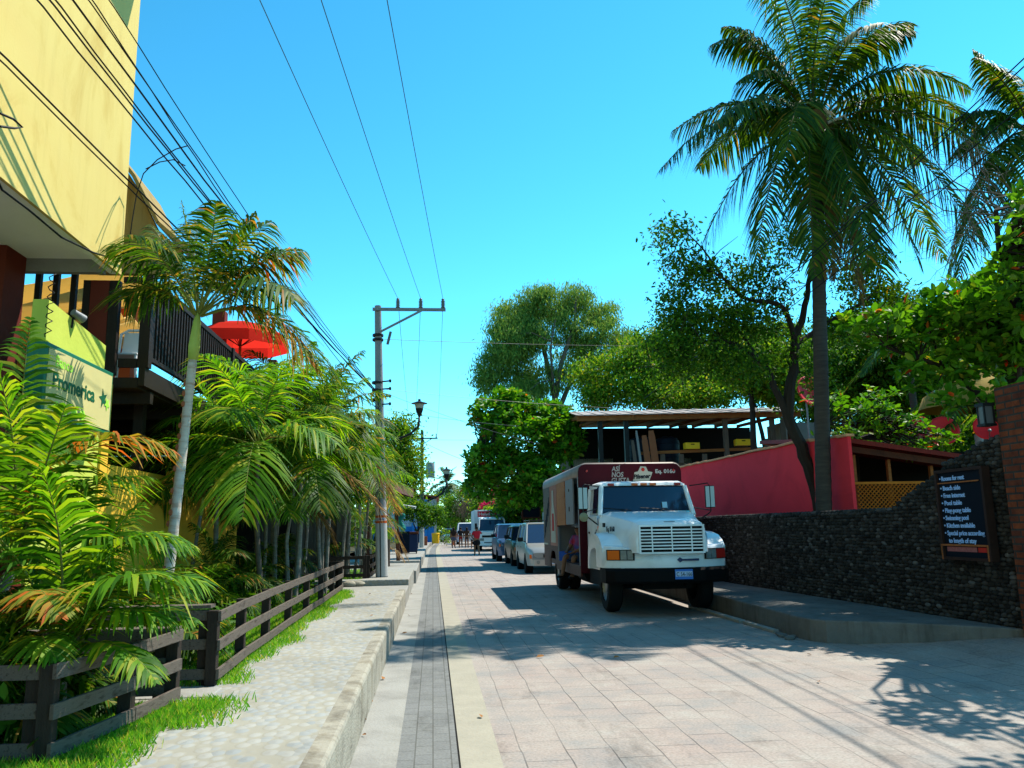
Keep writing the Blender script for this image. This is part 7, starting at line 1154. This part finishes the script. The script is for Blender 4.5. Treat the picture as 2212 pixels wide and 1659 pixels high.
c = PY(966, 1048, 118); palm('coconut_palm', 'distant palm silhouetted against the sky at the end of the street', (c.x+.3, 118, .1), tuple(c), (.28, .2), auto_fronds(26, 3.4, 5, el=(80, -60), n=30, L=.9, W=.12, droop=.4), leafmat('far_palm_leaf', [(0, (.05, .09, .04)), (1, (.10, .14, .05))], (1.5, 1.4, .8), .5, .3), M_RACD, M_COC)
FT = [('bushy tree at the end of the street, just right of the distant palm', (1000, 1090, 105), [(1000, 1085, 105, 28, 32, 26), (985, 1110, 105, 24, 22, 20), (1020, 1065, 105, 18, 24, 16)], LFT, 'leaf'), ('dark tree at the end of the street behind the far white car', (975, 1120, 125), [(960, 1120, 125, 26, 20, 24), (985, 1125, 125, 22, 18, 20), (940, 1125, 125, 16, 14, 10)], LDK, 'leaf'),
 ('dry greyish bush tree in front of the far green trees', (1030, 1100, 92), [(1030, 1085, 92, 28, 26, 16), (1010, 1100, 92, 20, 16, 10)], LDR, 'hang'), ('green tree behind the ice cream truck', (1075, 1120, 75), [(1070, 1075, 75, 34, 30, 26), (1110, 1070, 75, 34, 34, 26), (1050, 1100, 75, 24, 20, 16)], LFT, 'leaf'), ('shady green tree at the right kerb beyond the parked cars', (1120, 1120, 60), [(1130, 1080, 60, 45, 34, 30), (1170, 1075, 60, 45, 40, 30), (1105, 1105, 60, 28, 26, 16), (1190, 1110, 58, 40, 26, 22)], LDK, 'leaf'),
 ('tree far beyond the blue house on the left', (925, 1100, 112), [(905, 1085, 112, 24, 16, 14), (930, 1080, 112, 18, 12, 10)], LFT, 'leaf')]
for l, bs, bl, lm, kd in FT: p = PY(*bs); simple_tree('distant_tree', l, (p.x, bs[2], .1), [blob(*q) for q in bl], kd, 110, .5, .30, lm, rad=.25)
# orange lit trunk and bougainvillea
b = MB(); P = PP((1084, 1140, 62), (1080, 1100, 62), (1076, 1070, 62), (1070, 1040, 62)); b.tube([(P[0][0], 62, .1)]+P, [.32, .3, .28, .3, .25], 10); o = b.build('old_trunk', mat('orange_bark', (.36, .17, .06), .9, (.16, .08, .04), 2., .6, 10), smooth=True); tag(o, 'rough orange-brown tree trunk above the ice cream truck', 'tree')
p = PY(1060, 1120, 66); simple_tree('bougainvillea', 'magenta bougainvillea spilling out above the ice cream truck', (p.x, 66, .1), [blob(1057, 1090, 66, 16, 5, 20), blob(1074, 1075, 66, 9, 5, 9), blob(1048, 1095, 66, 8, 5, 8), blob(1068, 1060, 66, 5, 3, 4), blob(1079, 1082, 66, 6, 4, 5)], 'leaf', 60, .16, .14, LBG, rad=.06)
p = PY(1066, 1120, 65); simple_tree('shrub', 'light green shrub under the magenta flowers', (p.x, 65, .1), [blob(1068, 1105, 65, 16, 10, 14)], 'leaf', 80, .25, .2, LPB, rad=.06)
simple_tree('shrub', 'green shrub beside the yellow barrel at the far kerb', (1.0, 80, .3), [((1.0, 80, 1.0), (.7, .7, .7), 12)], 'leaf', 60, .2, .2, LFT, rad=.05)
# dense wood beyond: countless distant trees read as one mass
V_, F__ = [], []
R9 = np.random.default_rng(77); cs = []
for i in range(420): a = R9.uniform(-1., 1.35); Y = R9.uniform(135, 210); cs.append((math.tan(a*.8)*Y*1.0, Y, R9.uniform(.5, 6.5)))
for i in range(160): cs.append((R9.uniform(8.5, 30), R9.uniform(58, 100), R9.uniform(.5, 5.)))
for i in range(120): cs.append((R9.uniform(-30, -7), R9.uniform(45, 100), R9.uniform(.5, 5.)))
V, Fq = leaves('leaf', np.array(cs), 110, 1.5, .9, R9); o = np_mesh('woodland', V, Fq, LDK); o['kind'] = 'stuff'; tag(o, 'dark mass of trees closing the view behind the houses', 'woodland')
# low planting in the beds: leafy ground cover so the beds read full
R8 = np.random.default_rng(8); n_ = 900; gx = R8.uniform(-4., -2.3, n_); gy = np.concatenate([R8.uniform(5.0, 6.4, n_//4), R8.uniform(7.3, 17., n_-n_//4)]); cc = np.stack([gx, gy, .40+R8.uniform(0, .25, n_)], 1)
V, Fq = leaves('leaf', cc, 12, .10, .12, R8); o = np_mesh('ground_cover', V, Fq, LDK); o['kind'] = 'stuff'; tag(o, 'dark leafy ground cover under the palms', 'ground cover')
bpy.context.view_layer.update()
